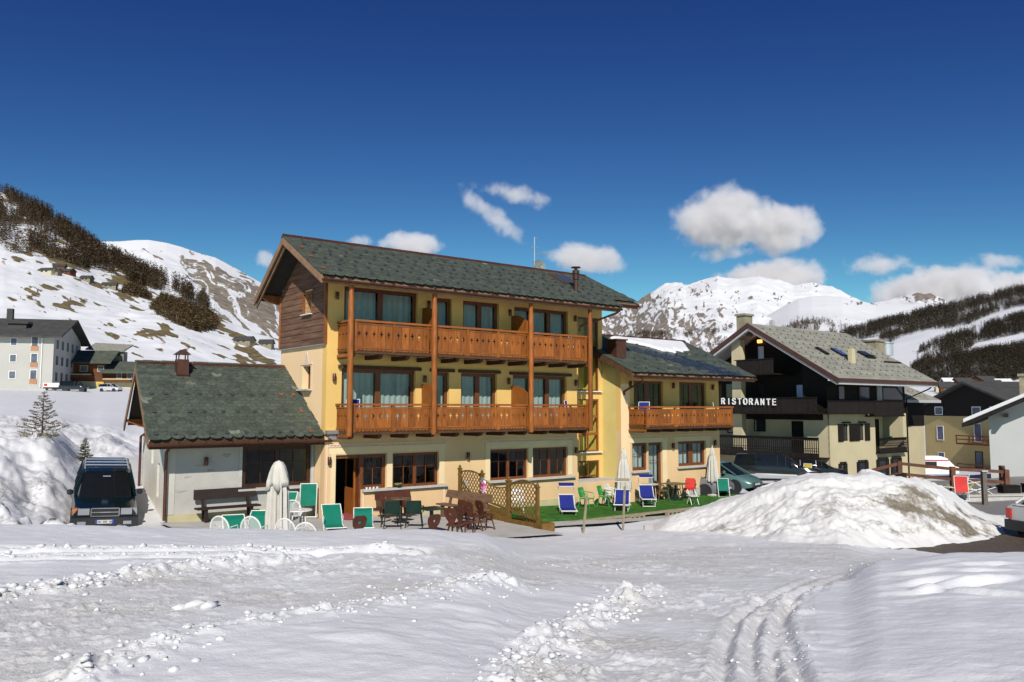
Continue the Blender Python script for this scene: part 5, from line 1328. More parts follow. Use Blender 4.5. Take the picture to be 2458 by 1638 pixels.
mb = MB(); mb.box(-5.36, .02, AZ(.05) - .34, .19, .05, AZ(.05) - .1); mb.split('fascia', M_dkwood, annex)
u = -4.5
while u < .1:
    zt = lambda v: AZ(v) - .125
    mb = MB(); mb.prism([(.79, zt(.79)), (.79, zt(.79) - .2), (.2, zt(.2) - .16), (.1, zt(.1) - .08), (.1, zt(.1))], 'x', u - .08, u + .08); mb.build('rafter', M_dkwood, annex); u += .52
mb = MB()
for (v0_, z0_), (v1_, z1_) in (((.02, AZ(.02) - .03), (3.45, 5.29)), ((3.45, 5.29), (6.15, AB(6.15) - .03))):
    a = (-5.42 + .12 * v0_, v0_, z0_); b = (-5.42 + .12 * v1_, v1_, z1_)
    mb.quadbox([(a[0], a[1], a[2] - .26), (a[0] + .05, a[1], a[2] - .26), (b[0] + .05, b[1], b[2] - .26), (b[0], b[1], b[2] - .26), a, (a[0] + .05, a[1], a[2]), (b[0] + .05, b[1], b[2]), b])
mb.split('verge_board', M_fascia, annex)
for v in (1.0, 3.45, 5.7):
    z = (AZ(v) if v < 3.45 else AB(v)) - .2; x = -4.6 + .13 * (v - .8)
    mb = MB(); mb.prism([(x + .1, z), (x - .72, z), (x - .72, z - .1), (x - .5, z - .16), (x - .3, z - .26), (x + .1, z - .34)], 'y', v - .09, v + .09); mb.split('purlin_end', M_wood, annex)
mb = MB(); mb.tube([(-4.70, -.02, 2.75), (-4.70, .3, 2.66), (-4.68, .70, 2.5), (-4.68, .70, .45)], .05, 8); mb.tube([(-5.0 + 1.2, 6.3, 3.0), (-3.9, 6.9, 2.8), (-3.9, 6.9, .9)], .05, 8); mb.build('downpipe', M_copper, annex, smooth=True)
mb = MB(); mb.box(-.18, -.18, -.35, .18, .18, .50); mb.box(-.2, -.22, -.02, .24, .2, .0)
for a in (-.16, .13):
    for b in (-.16, .13): mb.box(a, b, .50, a + .035, b + .035, .66)
mb.prism([(-.24, .66), (.24, .66), (0, .84)], 'y', -.24, .24); mb.build('chimney', M_copper, annex, (-3.66, 2.95, 4.98))
mb = MB(); mb.box(.19, -.18, 2.98, .75, -.02, 3.10); mb.box(.3, -.1, 2.80, .78, -.01, 2.97); mb.build('flashing', M_metal, annex)

# terrace paving and lawn in front of the hotel
M_pave = mat('terrace_concrete', (0.43, 0.41, 0.375), 0.9, 0.14, 1.4, bump=0.3, bscale=18, spec=0.2)
M_turf = mat('artificial_turf', (0.035, 0.125, 0.018), 0.95, 0.25, 3.0, bump=0.8, bscale=120, spec=0.1, col2=(0.055, 0.16, 0.025))
def sheet(name, us, vs, m, dz, keep=lambda u, v: True):
    mb = MB(); idx = {}
    for i, u in enumerate(us):
        for j, v in enumerate(vs): idx[i, j] = len(mb.v); mb.v.append((u, v, float(terrace_z(u)) + dz))
    for i in range(len(us) - 1):
        for j in range(len(vs) - 1):
            if keep((us[i] + us[i + 1]) / 2, (vs[j] + vs[j + 1]) / 2): mb.f.append((idx[i, j], idx[i + 1, j], idx[i + 1, j + 1], idx[i, j + 1])); mb.m.append(0)
    o = mb.build(name, m, None, O3, (0, 0, TH)); o['kind'] = 'structure'; return o
us = list(np.arange(-4.8, 21.6, .4)); vs = list(np.arange(-6.4, 1.0, .4))
sheet('terrace_paving', us, vs, M_pave, 0.0, lambda u, v: (v < 0.81) and (v > -4.6 or u < 5.3))
def lawn():
    us = np.arange(5.75, 20.9, .35); mb = MB()
    for u in us:
        zf = float(terrace_z(u)) + .11
        vf = -3.75 + .0 * u; mb.v += [(u, vf, zf - .10), (u, vf, zf), (u, -.05 if u < 13.9 else WV - .03, zf)]
    for i in range(len(us) - 1):
        a = i * 3; mb.f += [(a, a + 3, a + 4, a + 1), (a + 1, a + 4, a + 5, a + 2)]; mb.m += [0, 0]
    o = mb.build('artificial_lawn', M_turf, None, O3, (0, 0, TH)); o['kind'] = 'structure'
lawn()

# ------------------------------------------------------------------ the dark chalet with the restaurant sign
OR = Vector((21.743, 57.0, 0))
M_rcream = mat('cream_render', (0.52, 0.45, 0.29), 0.9, 0.05, 0.8, bump=0.15, bscale=30, spec=0.1)
M_chim = mat('sooty_render', (.27, .235, .165), .9, .25, 1.5, spec=.1)
M_rwood = mat('blackened_wood', (0.012, 0.009, 0.007), 0.75, 0.3, 3.0, stretch=(1, 1, 4), spec=0.2)
M_rwood2 = mat('dark_shutter_wood', (0.014, 0.010, 0.008), 0.7, 0.3, 4.0, rnd=0.2, spec=0.25)
M_rroof = mat('grey_shingle', (0.235, 0.23, 0.195), 0.85, 0.14, 1.6, bump=0.3, bscale=10, rnd=0.12, spec=0.2, col2=(0.27, 0.26, 0.215))
M_rfas = mat('red_brown_fascia', (0.070, 0.032, 0.025), 0.6, 0.15, 3, spec=0.3)
M_soff = mat('pale_soffit', (0.42, 0.42, 0.42), 0.8, 0.05, 2)
M_dglass = mat('dark_window_glass', (0.03, 0.035, 0.045), 0.06, 0.2, 2.0, spec=0.9)
M_bglass = mat('pale_blue_pane', (0.52, 0.60, 0.76), 0.5, 0.08, 3.0)  # plain pale blue colour over the whole pane
M_sign = mat('sign_white_glow', (0.72, 0.72, 0.70), 0.5, 0.02, emit=((1, 1, 1), 0.12))  # letters given a faint white glow of their own
M_orange = mat('lit_orange_lamp', (0.9, 0.3, 0.05), 0.5, 0.05, emit=((1.0, 0.32, 0.05), 6.0))
M_red = mat('red_cloth', (0.55, 0.025, 0.02), 0.7, 0.1)
rst = thing('restaurant_chalet', 'big dark wooden chalet over a cream ground floor, signed as a restaurant', 'chalet', OR, TH)
def bxs(parent, name, m, *bs):
    """each box its own part"""
    r = None
    for b in bs: mb = MB(); mb.box(*b); r = mb.build(name, m, parent)
    return r
mb = MB(); mb.gridp([0.01, 1.95, 2.75, 4.1, 4.85, 6.35, 10.5, 11.0], [-1.8, .52, 1.53, 2.75, 3.45], lambda x, z: (1.95 < x < 2.75 and 1.53 < z < 2.75) or (4.1 < x < 4.85 and 1.53 < z < 2.75) or (6.35 < x < 10.5 and z > .52), 0, .3); mb.build('street_wall', M_rcream, rst)
mb = MB(); mb.box(6.2, 1.6, .3, 10.7, 1.8, 3.5); mb.box(6.05, .31, .4, 6.34, 1.6, 3.45); mb.box(10.51, .31, .4, 10.8, 1.6, 3.45); mb.box(6.35, .31, .40, 10.5, 1.6, .51); mb.build('loggia', M_rcream, rst)
mb = MB(); mb.box(0.02, .02, 3.452, 10.99, .3, 5.75); mb.build('timber_wall', M_rwood, rst)
RG = lambda v: 5.86 + .6 * (v + 1.62); RGB = lambda v: 10.11 - .56 * (v - 5.45)
mb = MB(); mb.prism([(0, -1.8), (1.85, -1.8), (1.85, 3.0), (0, 3.0)], 'x', 0, .25); mb.build('gable_wall', M_rcream, rst)
mb = MB(); mb.box(.251, 1.6, -1.8, 1.2, 1.85, 3.0); mb.build('return_wall', M_rcream, rst)
mb = MB(); mb.prism([(1.6, -1.8), (10.9, -1.8), (10.9, 3.0), (1.6, 3.0)], 'x', 1.201, 1.45); mb.build('gable_wall', M_rcream, rst)
mb = MB(); mb.prism([(0, 3.001), (1.85, 3.001), (1.85, RG(1.85) - .35), (0, RG(0) - .35)], 'x', .03, .25); mb.box(.251, 1.6, 3.001, 1.2, 1.85, RG(1.6) - .36); mb.split('timber_gable', M_rwood, rst)
mb = MB(); mb.prism([(1.6, 3.001), (10.9, 3.001), (10.9, RGB(10.9) - .35), (5.45, 9.75), (1.6, RG(1.6) - .35)], 'x', 1.201, 1.45); mb.build('timber_gable', M_rwood, rst)
mb = MB(); mb.box(10.75, .31, -1.8, 11.0, 10.9, 5.9); mb.box(.26, 10.6, -1.8, 10.7, 10.9, 5.9); mb.build('rear_wall', M_rcream, rst)
bxs(rst, 'pillar', M_rcream, (-.55, 6.65, -1.8, -.01, 7.46, 9.0))
# roof: slab, courses, snow hooks, boards
mb = MB(); slab(mb, [(-1.15, -1.55, RG(-1.55) - .04), (12.85, -1.55, RG(-1.55) - .04), (12.3, 5.45, RG(5.45) - .04), (-1.15, 5.45, RG(5.45) - .04)], .12)
slab(mb, [(-1.15, 5.45, RG(5.45) - .04), (12.3, 5.45, RG(5.45) - .04), (12.9, 12.4, RGB(12.4) - .04), (-1.15, 12.4, RGB(12.4) - .04)], .12)
rroof = mb.build('roof', M_soff, rst); RS = math.atan(.6)
rr = random.Random(2)
nc = 22
for k in range(nc):
    s0 = k * 8.25 / nc; v = -1.66 + s0 * math.cos(RS); v2 = v + 8.25 / nc * math.cos(RS) + .06
    ur = 12.92 - (v + 1.62) / 7.07 * .6; u = -1.25 - (.4 if k % 2 else 0)
    while u < ur - .05:
        w = rr.uniform(.9, 1.3); a, b = max(u, -1.22), min(u + w, ur)
        if b - a > .1:
            dz = rr.uniform(0, .012); mb = MB(); mb.quadbox([(a + .008, v, RG(v) + .005), (b - .008, v, RG(v) + .005), (b - .008, v2, RG(v2) - .03), (a + .008, v2, RG(v2) - .03), (a + .008, v, RG(v) + .03 + dz), (b - .008, v, RG(v) + .03 + dz), (b - .008, v2, RG(v2) - .005), (a + .008, v2, RG(v2) - .005)])
            mb.build('shingle', M_rroof, rroof)
        u += w
hk = MB(); hk.prism([(-.06, 0), (.06, 0), (.0, .085)], 'y', -.02, .02); hk.box(-.015, -.14, 0, .015, 0, .016); hk = hk.mesh('snow_hook', mat('grey_hook', (.075, .068, .06), .6, .1))
for r_ in range(10):
    v = -1.0 + r_ * .64
    for c in range(15):
        u = -.8 + c * .88 + (.44 if r_ % 2 else 0)
        if u < 12.6 - (v + 1.6) / 7 * .6: link('snow_hook', hk, rroof, (u, v, RG(v) + .03), (RS, 0, 0))
mb = MB(); mb.box(-1.2, -1.68, RG(-1.62) - .25, 12.9, -1.62, RG(-1.62) + .0); mb.split('fascia', M_rfas, rst)
mb = MB(); mb.box(-1.1, -1.60, RG(-1.62) - .42, 12.6, -1.45, RG(-1.62) - .252); mb.build('eaves_board', M_soff, rst)
mb = MB()
mb.prism([(-1.66, RG(-1.66) + .02), (5.45, RG(5.45) + .02), (5.45, RG(5.45) - .34), (-1.66, RG(-1.66) - .34)], 'x', -1.27, -1.2); mb.prism([(5.451, RG(5.45) + .02), (12.4, RGB(12.4) + .02), (12.4, RGB(12.4) - .34), (5.451, RG(5.45) - .34)], 'x', -1.27, -1.2); mb.split('verge_board', M_rfas, rst)
mb = MB(); mb.prism([(-1.5, RG(-1.5) - .36), (5.45, RG(5.45) - .36), (5.45, RG(5.45) - .52), (-1.5, RG(-1.5) - .52)], 'x', -1.2, -.9); mb.prism([(5.451, RG(5.45) - .36), (12.3, RGB(12.3) - .36), (12.3, RGB(12.3) - .52), (5.451, RG(5.45) - .52)], 'x', -1.2, -.9); mb.split('verge_soffit', M_soff, rst)
mb = MB(); mb.tube([(12.5, -1.5, 5.6), (12.3, -1.2, 5.3), (11.05, -.05, 4.55), (11.05, -.05, -1.5)], .06, 6); mb.build('downpipe', M_rwood, rst)
def rbalc(u0, u1, v0, v1, z0, z1, gaps=False, along='v', name='balcony'):
    mb = MB(); mb.box(min(u0, u1), min(v0, v1), z0, max(u0, u1), max(v0, v1), z0 + .1); b = mb.build(name, M_rwood, rst)
    n = int(abs(v1 - v0) / .16) if along == 'v' else int(abs(u1 - u0) / .16)
    me = MB()
    if gaps: me.box(0, 0, .1, .025, .145, .42); me.box(0, 0, .42, .025, .06, z1 - z0 - .22); me.box(0, 0.0601, .55, .025, .145, .60); me.box(0, 0.0601, .72, .025, .145, .76); me.box(0, 0, z1 - z0 - .22, .025, .145, z1 - z0 - .05)
    else: me.box(0, 0, .1, .025, .145, z1 - z0 - .05)
    me = me.mesh('board', M_rwood2)
    for i in range(n):
        if along == 'v': link('board', me, b, (u0, min(v0, v1) + i * .16, z0))
        else: link('board', me, b, (min(u0, u1) + i * .16 + .145, v0, z0), (0, 0, R(90)))
    r = MB()
    if along == 'v': r.box(u0 - .06, min(v0, v1), z1 - .05, u0 + .07, max(v0, v1), z1); r.box(u0 - .04, min(v0, v1), z0 + .02, u0 - .005, max(v0, v1), z0 + .12)
    else: r.box(min(u0, u1), v0 - .06, z1 - .05, max(u0, u1), v0 + .07, z1)
    r.split('rail', M_rwood, b)
    return b
rbalc(-1.3, 1.19, 3.3, 6.64, 6.25, 7.42); rbalc(-1.3, -.02, -.05, 10.6, 3.42, 4.6); rbalc(-1.3, -.02, -.1, 10.6, .35, 1.85, gaps=True)
mb = MB(); mb.box(-.019, 1.86, 3.43, 1.199, 10.6, 3.51); mb.box(-.019, 1.86, .36, 1.199, 10.6, .44); mb.split('balcony_floor', M_rwood, rst)
rbalc(-1.2, 4.95, -.8, -.01, 3.42, 4.36, along='u'); rbalc(4.96, 9.25, -.8, -.01, 3.22, 4.4, along='u')
rbalc(6.3, 10.4, -.35, 1.5, .5, 1.65, along='u', gaps=True)
mb = MB(); mb.box(-1.3, -.1, -1.8, -1.1, .1, .4); mb.box(-1.3, 10.4, -1.8, -1.1, 10.6, .4); mb.split('balcony_post', M_rwood, rst)
def rwin(p0, w, h, face, glass=None, nm='window'):
    """p0 lower left corner; face 'u' = gable side (faces -x), 'v' = street side (faces -y)"""
    mb = MB(); f = .07
    mb.box(0, 0, 0, w, .06, f); mb.box(0, 0, h - f, w, .06, h); mb.box(0, 0, f, f, .06, h - f); mb.box(w - f, 0, f, w, .06, h - f)
    o = mb.build(nm, M_rwood2, rst, p0, (0, 0, -math.pi / 2 if face == 'u' else 0))
    p = MB(); p.box(f, .025, f, w - f, .035, h - f); p.build('pane', glass or M_dglass, o); return o
rwin((1.16, 6.37, 7.5), .66, 1.1, 'u', M_bglass); rwin((1.16, 6.34, 5.0), .55, .68, 'u'); rwin((1.16, 3.15, 4.45), .66, 1.15, 'u', M_bglass)
rwin((1.14, 6.8, 2.08), 1.0, .92, 'u'); rwin((1.14, 3.55, .45), .98, 2.45, 'u', M_rwood, 'door'); rwin((1.14, 9.4, 4.6), .9, 1.2, 'u'); rwin((1.14, 9.3, 1.9), .9, 1.0, 'u')
bxs(rst, 'lamp', M_orange, (1.0, 5.9, 8.8, 1.15, 6.22, 9.02))
for a, b in ((1.96, 2.74), (4.11, 4.84)): rwin((a, .12, 1.54), b - a, 1.2, 'v')
for a, b in ((1.28, 1.95), (2.75, 3.42), (3.43, 4.1), (4.85, 5.52)):
    mb = MB(); mb.box(a, -.06, 1.5, b, -.015, 2.74)
    for k in range(9): mb.box(a + .07, -.075, 1.6 + k * .122, b - .07, -.061, 1.67 + k * .122)
    mb.build('shutter', M_rwood2, rst)
for a, b in ((1.95, 2.75), (4.1, 4.85)): bxs(rst, 'window_hood', M_rwood2, (a - .1, -.12, 2.78, b + .1, -.002, 2.88))
for a, b, z1 in ((1.2, 2.3, .0), (3.6, 5.15, .03), (6.3, 8.1, .1), (8.35, 10.0, .12)):
    rwin((a + .35, -.03, -1.35), b - a - .7, z1 + 1.3, 'v')
    for q in (a, b - .36): mb = MB(); mb.box(q, -.07, -1.38, q + .36, -.02, z1 - .02); mb.build('shutter', M_rwood2, rst)
    bxs(rst, 'window_hood', M_rwood2, (a + .2, -.13, z1, b - .2, -.002, z1 + .1))
rwin((7.4, 1.53, .6), .9, 2.4, 'v', None, 'door'); rwin((8.6, 1.53, .6), 1.2, 2.4, 'v', M_rwood, 'door'); bxs(rst, 'door_blind', M_white, (6.55, 1.5, .6, 7.0, 1.55, 3.2))
for a, b in ((1.5, 2.4), (4.2, 5.8), (7.6, 10.7)): rwin((a, -.03, 4.42), b - a, 1.15, 'v')
bxs(rst, 'pale_post', M_soff, (6.75, -.06, 4.42, 7.45, .0, 5.65))
# roof lights, chimneys
for u0, u1, v0, v1, g in ((2.46, 2.85, 1.41, 2.31, M_dglass), (4.5, 5.2, 1.33, 2.33, mat('blue_roof_light', (.05, .10, .28), .1, .1, spec=.9)), (8.1, 9.2, 1.3, 2.2, M_dglass)):
    mb = MB(); mb.box(0, 0, 0, u1 - u0, (v1 - v0) * 1.17, .14); o = mb.build('skylight', M_rwood2, rst, (u0, v0, RG(v0) + .02), (RS, 0, 0))
    mb = MB(); mb.box(.07, .07, .1405, u1 - u0 - .07, (v1 - v0) * 1.17 - .07, .15); mb.build('pane', g, o)
mb = MB(); mb.box(-.06, 0, 0, 1.16, 1.1, .05); mb.build('open_sash', M_rwood2, rst, (8.1, 1.3, RG(1.3) + .25), (RS - .28, 0, 0))
mb = MB(); mb.box(4.25, .45, 6.9, 4.75, .75, 8.2); mb.build('vent_pipe', M_rcream, rst)
mb = MB(); mb.box(9.7, .86, 7.36, 12.3, .92, 7.50); mb.build('snow_bar', M_rwood2, rst)
mb = MB(); mb.box(-1.0, 5.9, 9.2, .0, 6.6, 10.75); mb.box(-1.1, 5.8, 10.75, .1, 6.7, 10.9); mb.build('chimney', M_chim, rst)
for u, h in ((2.3, .7), (7.6, .75)): mb = MB(); mb.box(u, 5.7, 9.9, u + .3, 6.0, 9.9 + h); mb.build('vent_pipe', M_soff, rst)
# letters of the sign
def letters(text, parent, v_hi, v_lo, z0, h, x):
    G = {'R': [((0, 0), (0, 1)), ((0, 1), (.45, 1)), ((.45, 1), (.6, .87)), ((.6, .87), (.6, .65)), ((.6, .65), (.45, .52)), ((.45, .52), (0, .52)), ((.3, .52), (.62, 0))],
         'I': [((.0, 0), (.0, 1))], 'S': [((.6, .82), (.48, 1)), ((.48, 1), (.14, 1)), ((.14, 1), (.02, .82)), ((.02, .82), (.04, .64)), ((.04, .64), (.55, .42)), ((.55, .42), (.61, .2)), ((.61, .2), (.48, 0)), ((.48, 0), (.14, 0)), ((.14, 0), (0, .18))],
         'T': [((0, 1), (.64, 1)), ((.32, 1), (.32, 0))], 'O': [((.17, 0), (.5, 0)), ((.5, 0), (.68, .25)), ((.68, .25), (.68, .75)), ((.68, .75), (.5, 1)), ((.5, 1), (.17, 1)), ((.17, 1), (0, .75)), ((0, .75), (0, .25)), ((0, .25), (.17, 0))],
         'A': [((0, 0), (.32, 1)), ((.32, 1), (.64, 0)), ((.12, .33), (.52, .33))], 'N': [((0, 0), (0, 1)), ((0, 1), (.58, 0)), ((.58, 0), (.58, 1))], 'E': [((0, 0), (0, 1)), ((0, 1), (.54, 1)), ((0, .52), (.48, .52)), ((0, 0), (.54, 0))]}
    pitch = (v_hi - v_lo) / (len(text) - .35)
    off = 0
    for i, ch in enumerate(text):
        mb = MB(); dz = -.10 * i / len(text)
        for (a, b), (c, d) in G[ch]:
            # strokes run along -v so the word reads left to right
            p = Vector((0, -a * h, b * h)); q = Vector((0, -c * h, d * h)); e = (q - p).normalized() * h * .07
            mb.beam(p - e, q + e, .05 + .001 * len(mb.v), h * .16, (0, 0, 1) if abs((q - p).normalized().z) < .9 else (0, 1, 0))
        mb.build('sign_letter', M_sign, parent, (x, v_hi - i * pitch - (.15 if ch == 'I' else 0), z0 + dz))
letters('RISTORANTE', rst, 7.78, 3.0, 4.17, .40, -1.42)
# the lower block behind its street end
mb = MB(); mb.box(11.3, 1.6, -1.8, 17.15, 9, 2.4); b_ = mb.build('rear_block', M_rcream, rst)
mb = MB(); mb.box(11.25, 1.55, 2.402, 17.2, 9, 4.4); mb.build('rear_block_timber', M_rwood, rst)
mb = MB(); slab(mb, [(11.0, .6, 4.55), (18.0, .6, 4.55), (15.5, 6.0, 7.4), (11.0, 6.0, 7.4)], .15); ro2 = mb.build('rear_roof', M_rroof, rst)
for r_ in range(4):
    for c in range(8):
        u, v = 11.6 + c * .8 + .4 * (r_ % 2), 1.1 + r_ * .8
        if u < 17.4 - (v - .6) * .45: link('snow_hook', hk, ro2, (u, v, 4.55 + (v - .6) * .528 + .01), (math.atan(.528), 0, 0))
mb = MB(); mb.box(11.0, .5, 4.28, 18.0, .6, 4.5); mb.split('fascia', M_soff, rst)
for u0, z0, z1 in ((12.3, 2.0, 3.2), (12.3, -1.0, .35)):
    mb = MB(); mb.box(u0, 1.50, z0, u0 + 1.1, 1.545, z1); mb.build('shutter', M_rwood2, rst)
mb = MB(); mb.box(13.6, 3.6, 5.5, 15.0, 4.7, 9.4); mb.box(13.5, 3.5, 9.4, 15.1, 4.8, 9.55); mb.build('chimney', M_chim, rst)
mb = MB(); mb.lathe([(.55, 0), (.55, .95), (.62, 1.0), (.62, 1.1)], 16, (15.9, 3.9, 8.3)); mb.lathe([(.2, -2.5), (.2, 0)], 10, (15.9, 3.9, 8.3)); mb.build('steel_flue', M_silver, rst, smooth=True)

# ------------------------------------------------------------------ other houses
M_wallw = mat('pale_grey_render', (0.46, 0.445, 0.41), 0.9, 0.06, 0.25, spec=0.1)
M_roofd = mat('dark_slate_roof', (0.060, 0.058, 0.056), 0.85, 0.2, 0.8, bump=0.2, bscale=4, spec=0.2)
M_yel = mat('yellow_render', (0.50, 0.38, 0.17), 0.9, 0.05, 0.3, spec=0.1)
M_log = mat('brown_log_wall', (0.125, 0.048, 0.022), 0.8, 0.25, 1.2, stretch=(.4, .4, 4), spec=0.2)
M_rooft = mat('old_green_slate_roof', (0.075, 0.085, 0.066), 0.85, 0.25, 0.9, bump=0.3, bscale=5, spec=0.2)
M_farwin = mat('far_window_glass', (0.10, 0.115, 0.15), 0.45, 0.3, 1.0, spec=0.25)
M_orangew = mat('orange_reveal', (0.42, 0.20, 0.10), 0.7, 0.1)
def house_win(parent, x, z, w, h, y=-.02, glass=None, frame=None, nm='window', rz=0, loc=None):
    mb = MB(); f = .10
    mb.box(-f, -.05, -f, w + f, 0, 0); mb.box(-f, -.05, h, w + f, 0, h + f); mb.box(-f, -.05, 0, 0, 0, h); mb.box(w, -.05, 0, w + f, 0, h)
    o = mb.build(nm, frame or M_white, parent, loc or (x, y, z), (0, 0, rz))
    p = MB(); p.box(0, -.012, 0, w, -.004, h); p.build('pane', glass or M_farwin, o); return o
ap_d = math.atan2(.259, .966)
apt = thing('apartment_house', 'pale grey four-storey house with small square windows at the left edge', 'house', (-83.8, 150, 0), ap_d)
mb = MB(); mb.box(-40, 0, 3, 0, 20, 17.3); mb.prism([(0.01, 17.3), (20, 17.3), (10, 20.2)], 'x', -40, 0); mb.build('wall', M_wallw, apt)
mb = MB(); slab(mb, [(-41, -1.3, 16.9), (1.6, -1.3, 16.9), (1.6, 10, 21.0), (-41, 10, 21.0)], .3); slab(mb, [(-41, 10, 21.0), (1.6, 10, 21.0), (1.6, 21.3, 16.9), (-41, 21.3, 16.9)], .3); aro = mb.build('roof', M_roofd, apt)
for x, y in ((-20, 6), (-7, 3.2)): mb = MB(); mb.box(x - 1.5, y - .2, 18.2, x + 1.5, y + 2.5, 19.6); slab(mb, [(x - 1.9, y - .6, 19.6), (x + 1.9, y - .6, 19.6), (x + 1.7, y + 3, 20.0), (x - 1.7, y + 3, 20.0)], .2); mb.build('dormer', M_roofd, aro)
mb = MB(); mb.box(-10.6, 9, 19.5, -9.6, 10, 22.8); mb.build('chimney', M_roofd, aro)
for z in (15.2, 12.2, 9.2, 15.2 - 9):
    for x in (-10.6, -7.0, -14.0, -17.5, -21):
        if z > 7: house_win(apt, x, z, .95, 1.25, glass=M_orangew if (int(x + z) % 3 == 0) else M_farwin)
    if z > 7:
        o = house_win(apt, -3.6, z - 1.0, 1.0, 2.5, nm='balcony_door', glass=M_farwin); mb = MB(); mb.box(-.1, -.10, 0, 1.1, -.06, .9); mb.build('balcony_rail', M_orangew, o)
    for k in range(5):
        if z > 7: house_win(apt, 0, 0, .9, 1.4, rz=R(90), loc=(.03, 2 + k * 3.6, z - .3), frame=M_roofd)
mb = MB(); mb.tube([(-1.9, -.12, 16.6), (-1.9, -.12, 7.6)], .09, 6); mb.build('downpipe', M_white, apt)

cd_ = math.atan2(.22, .97)
ch = thing('log_chalet', 'brown log chalet with a stacked slate roof beside the pale grey house', 'chalet', (-88.6, 163, 0), cd_)
mb = MB(); mb.box(0, 0, 4, 7.2, 8, 9.15); mb.build('base_wall', M_rcream, ch); mb = MB(); mb.box(-.1, -.1, 9.16, 7.3, 8, 13.0); mb.prism([(-.1, 13.0), (8, 13.0), (4, 14.9)], 'x', -.1, 7.3); mb.build('log_wall', M_log, ch)
mb = MB(); slab(mb, [(-.9, -1.3, 12.9), (8.6, -1.3, 12.9), (8.9, 4.2, 15.6), (-.9, 4.2, 15.6)], .25); slab(mb, [(-.9, 4.2, 15.6), (8.9, 4.2, 15.6), (8.6, 9, 13.2), (-.9, 9, 13.2)], .25); mb.build('roof', M_rooft, ch)
mb = MB(); slab(mb, [(2.2, 5.0, 16.0), (9.6, 5.0, 15.7), (10.4, 9.5, 17.3), (3.0, 9.5, 17.6)], .25); mb.box(3, 5.6, 13, 9.4, 9, 15.6); mb.build('rear_roof', M_rroof, ch)
for x, z, w, h in ((.5, 11.0, .9, 1.5), (2.8, 11.2, 1.3, 1.0), (6.0, 11.2, 1.0, 1.0)): house_win(ch, x, z, w, h, y=-.12, frame=M_rcream)
mb = MB(); mb.box(-.3, -1.2, 9.7, 5.2, -.12, 10.4); mb.build('balcony', M_log, ch); mb = MB(); mb.box(-.3, -1.25, 10.4, 5.2, -1.1, 10.6); mb.split('rail', M_rcream, ch)
mb = MB(); mb.box(5.95, -.08, 7.0, 7.15, -.02, 9.1); o = mb.build('door', mat('yellow_door', (.62, .40, .04), .5, .05), ch); mb = MB(); mb.box(6.2, -.10, 7.5, 6.4, -.082, 8.7); mb.box(6.65, -.10, 7.5, 6.85, -.082, 8.7); mb.build('door_panel', M_log, o)
ch2 = thing('log_chalet', 'lower brown log chalet with a green slate roof just left of the annex', 'chalet', (-81.3, 164.5, 0), cd_)
mb = MB(); mb.box(0, 0, 4, 9.5, 8, 9.05); mb.build('base_wall', M_rcream, ch2); mb = MB(); mb.box(-.1, -.1, 9.06, 9.6, 8, 11.3); mb.build('log_wall', M_log, ch2)
mb = MB(); slab(mb, [(-.8, -1.2, 11.0), (10, -1.2, 11.0), (10, 4, 13.4), (-.6, 4, 13.4)], .25); mb.build('roof', M_rooft, ch2)
for x, z, w, h in ((2.2, 9.8, .8, 1.0), (6.6, 9.7, 1.2, 1.2), (4.1, 9.4, .8, 1.4)): house_win(ch2, x, z, w, h, y=-.12, frame=M_rcream)
house_win(ch2, 6.6, 7.2, 1.4, 1.1, frame=M_orangew)
mb = MB(); mb.box(-.2, -1.2, 9.0, 5.0, -.12, 9.5); mb.build('balcony', M_log, ch2); mb = MB(); mb.box(-.2, -1.25, 9.5, 5.0, -1.1, 9.7); mb.split('rail', M_rcream, ch2)

# yellow house, right
ya = R(-10); yd = math.atan2(-math.cos(ya), -math.sin(ya))
yh = thing('yellow_house', 'yellow house with a brown gable and wooden balconies at the right', 'house', (62.4, 125, 0), yd)
mb = MB(); mb.box(0, 0, -7, 19, 12, 2.7); mb.build('wall', M_yel, yh)
mb = MB(); mb.box(-.05, -.05, 2.71, 19.05, 12, 4.2); mb.prism([(-.05, 4.2), (19.05, 4.2), (9.5, 7.2)], 'y', -.05, 12); mb.v = mb.v; mb.build('timber_gable', M_rwood, yh)
mb = MB(); slab(mb, [(-1.2, -1.0, 4.0), (-1.2, 13, 4.0), (9.5, 13, 7.6), (9.5, -1.0, 7.6)], .3); slab(mb, [(9.5, -1, 7.6), (9.5, 13, 7.6), (20.2, 13, 4.0), (20.2, -1, 4.0)], .3); mb.build('roof', M_roofd, yh)
for x in (3.2, 10.8, 14.2):
    house_win(yh, x - .6, 2.95, 1.5, 1.0, y=-.07)
    if x < 5 or True: house_win(yh, x - .4, -.75, 1.25, 1.9 if x < 9 else 2.4)
    house_win(yh, x - .4, -4.6, 1.25, 1.9 if x < 9 else 2.4, frame=M_white if x < 9 else M_rwood2)
for z in (-1.0, -4.9):
    mb = MB(); mb.box(8.6, -1.6, z - .2, 19, -.02, z); b = mb.build('balcony', M_log, yh)
    for k in range(5): mb = MB(); mb.box(8.6 + k * 2.5, -1.62, z, 8.75 + k * 2.5, -1.5, z + 1.1); mb.build('baluster', M_log, b)
    for q in (.45, .95): mb = MB(); mb.box(8.6, -1.58, z + q, 19, -1.52, z + q + .14); mb.split('rail', M_log, b)
mb = MB(); mb.box(.4, -.1, -6.8, 1.3, -.02, -3.6); mb.lathe([(.55, 0), (.55, .06)], 12, (.85, -.06, -3.6)); mb.build('door', M_white, yh)

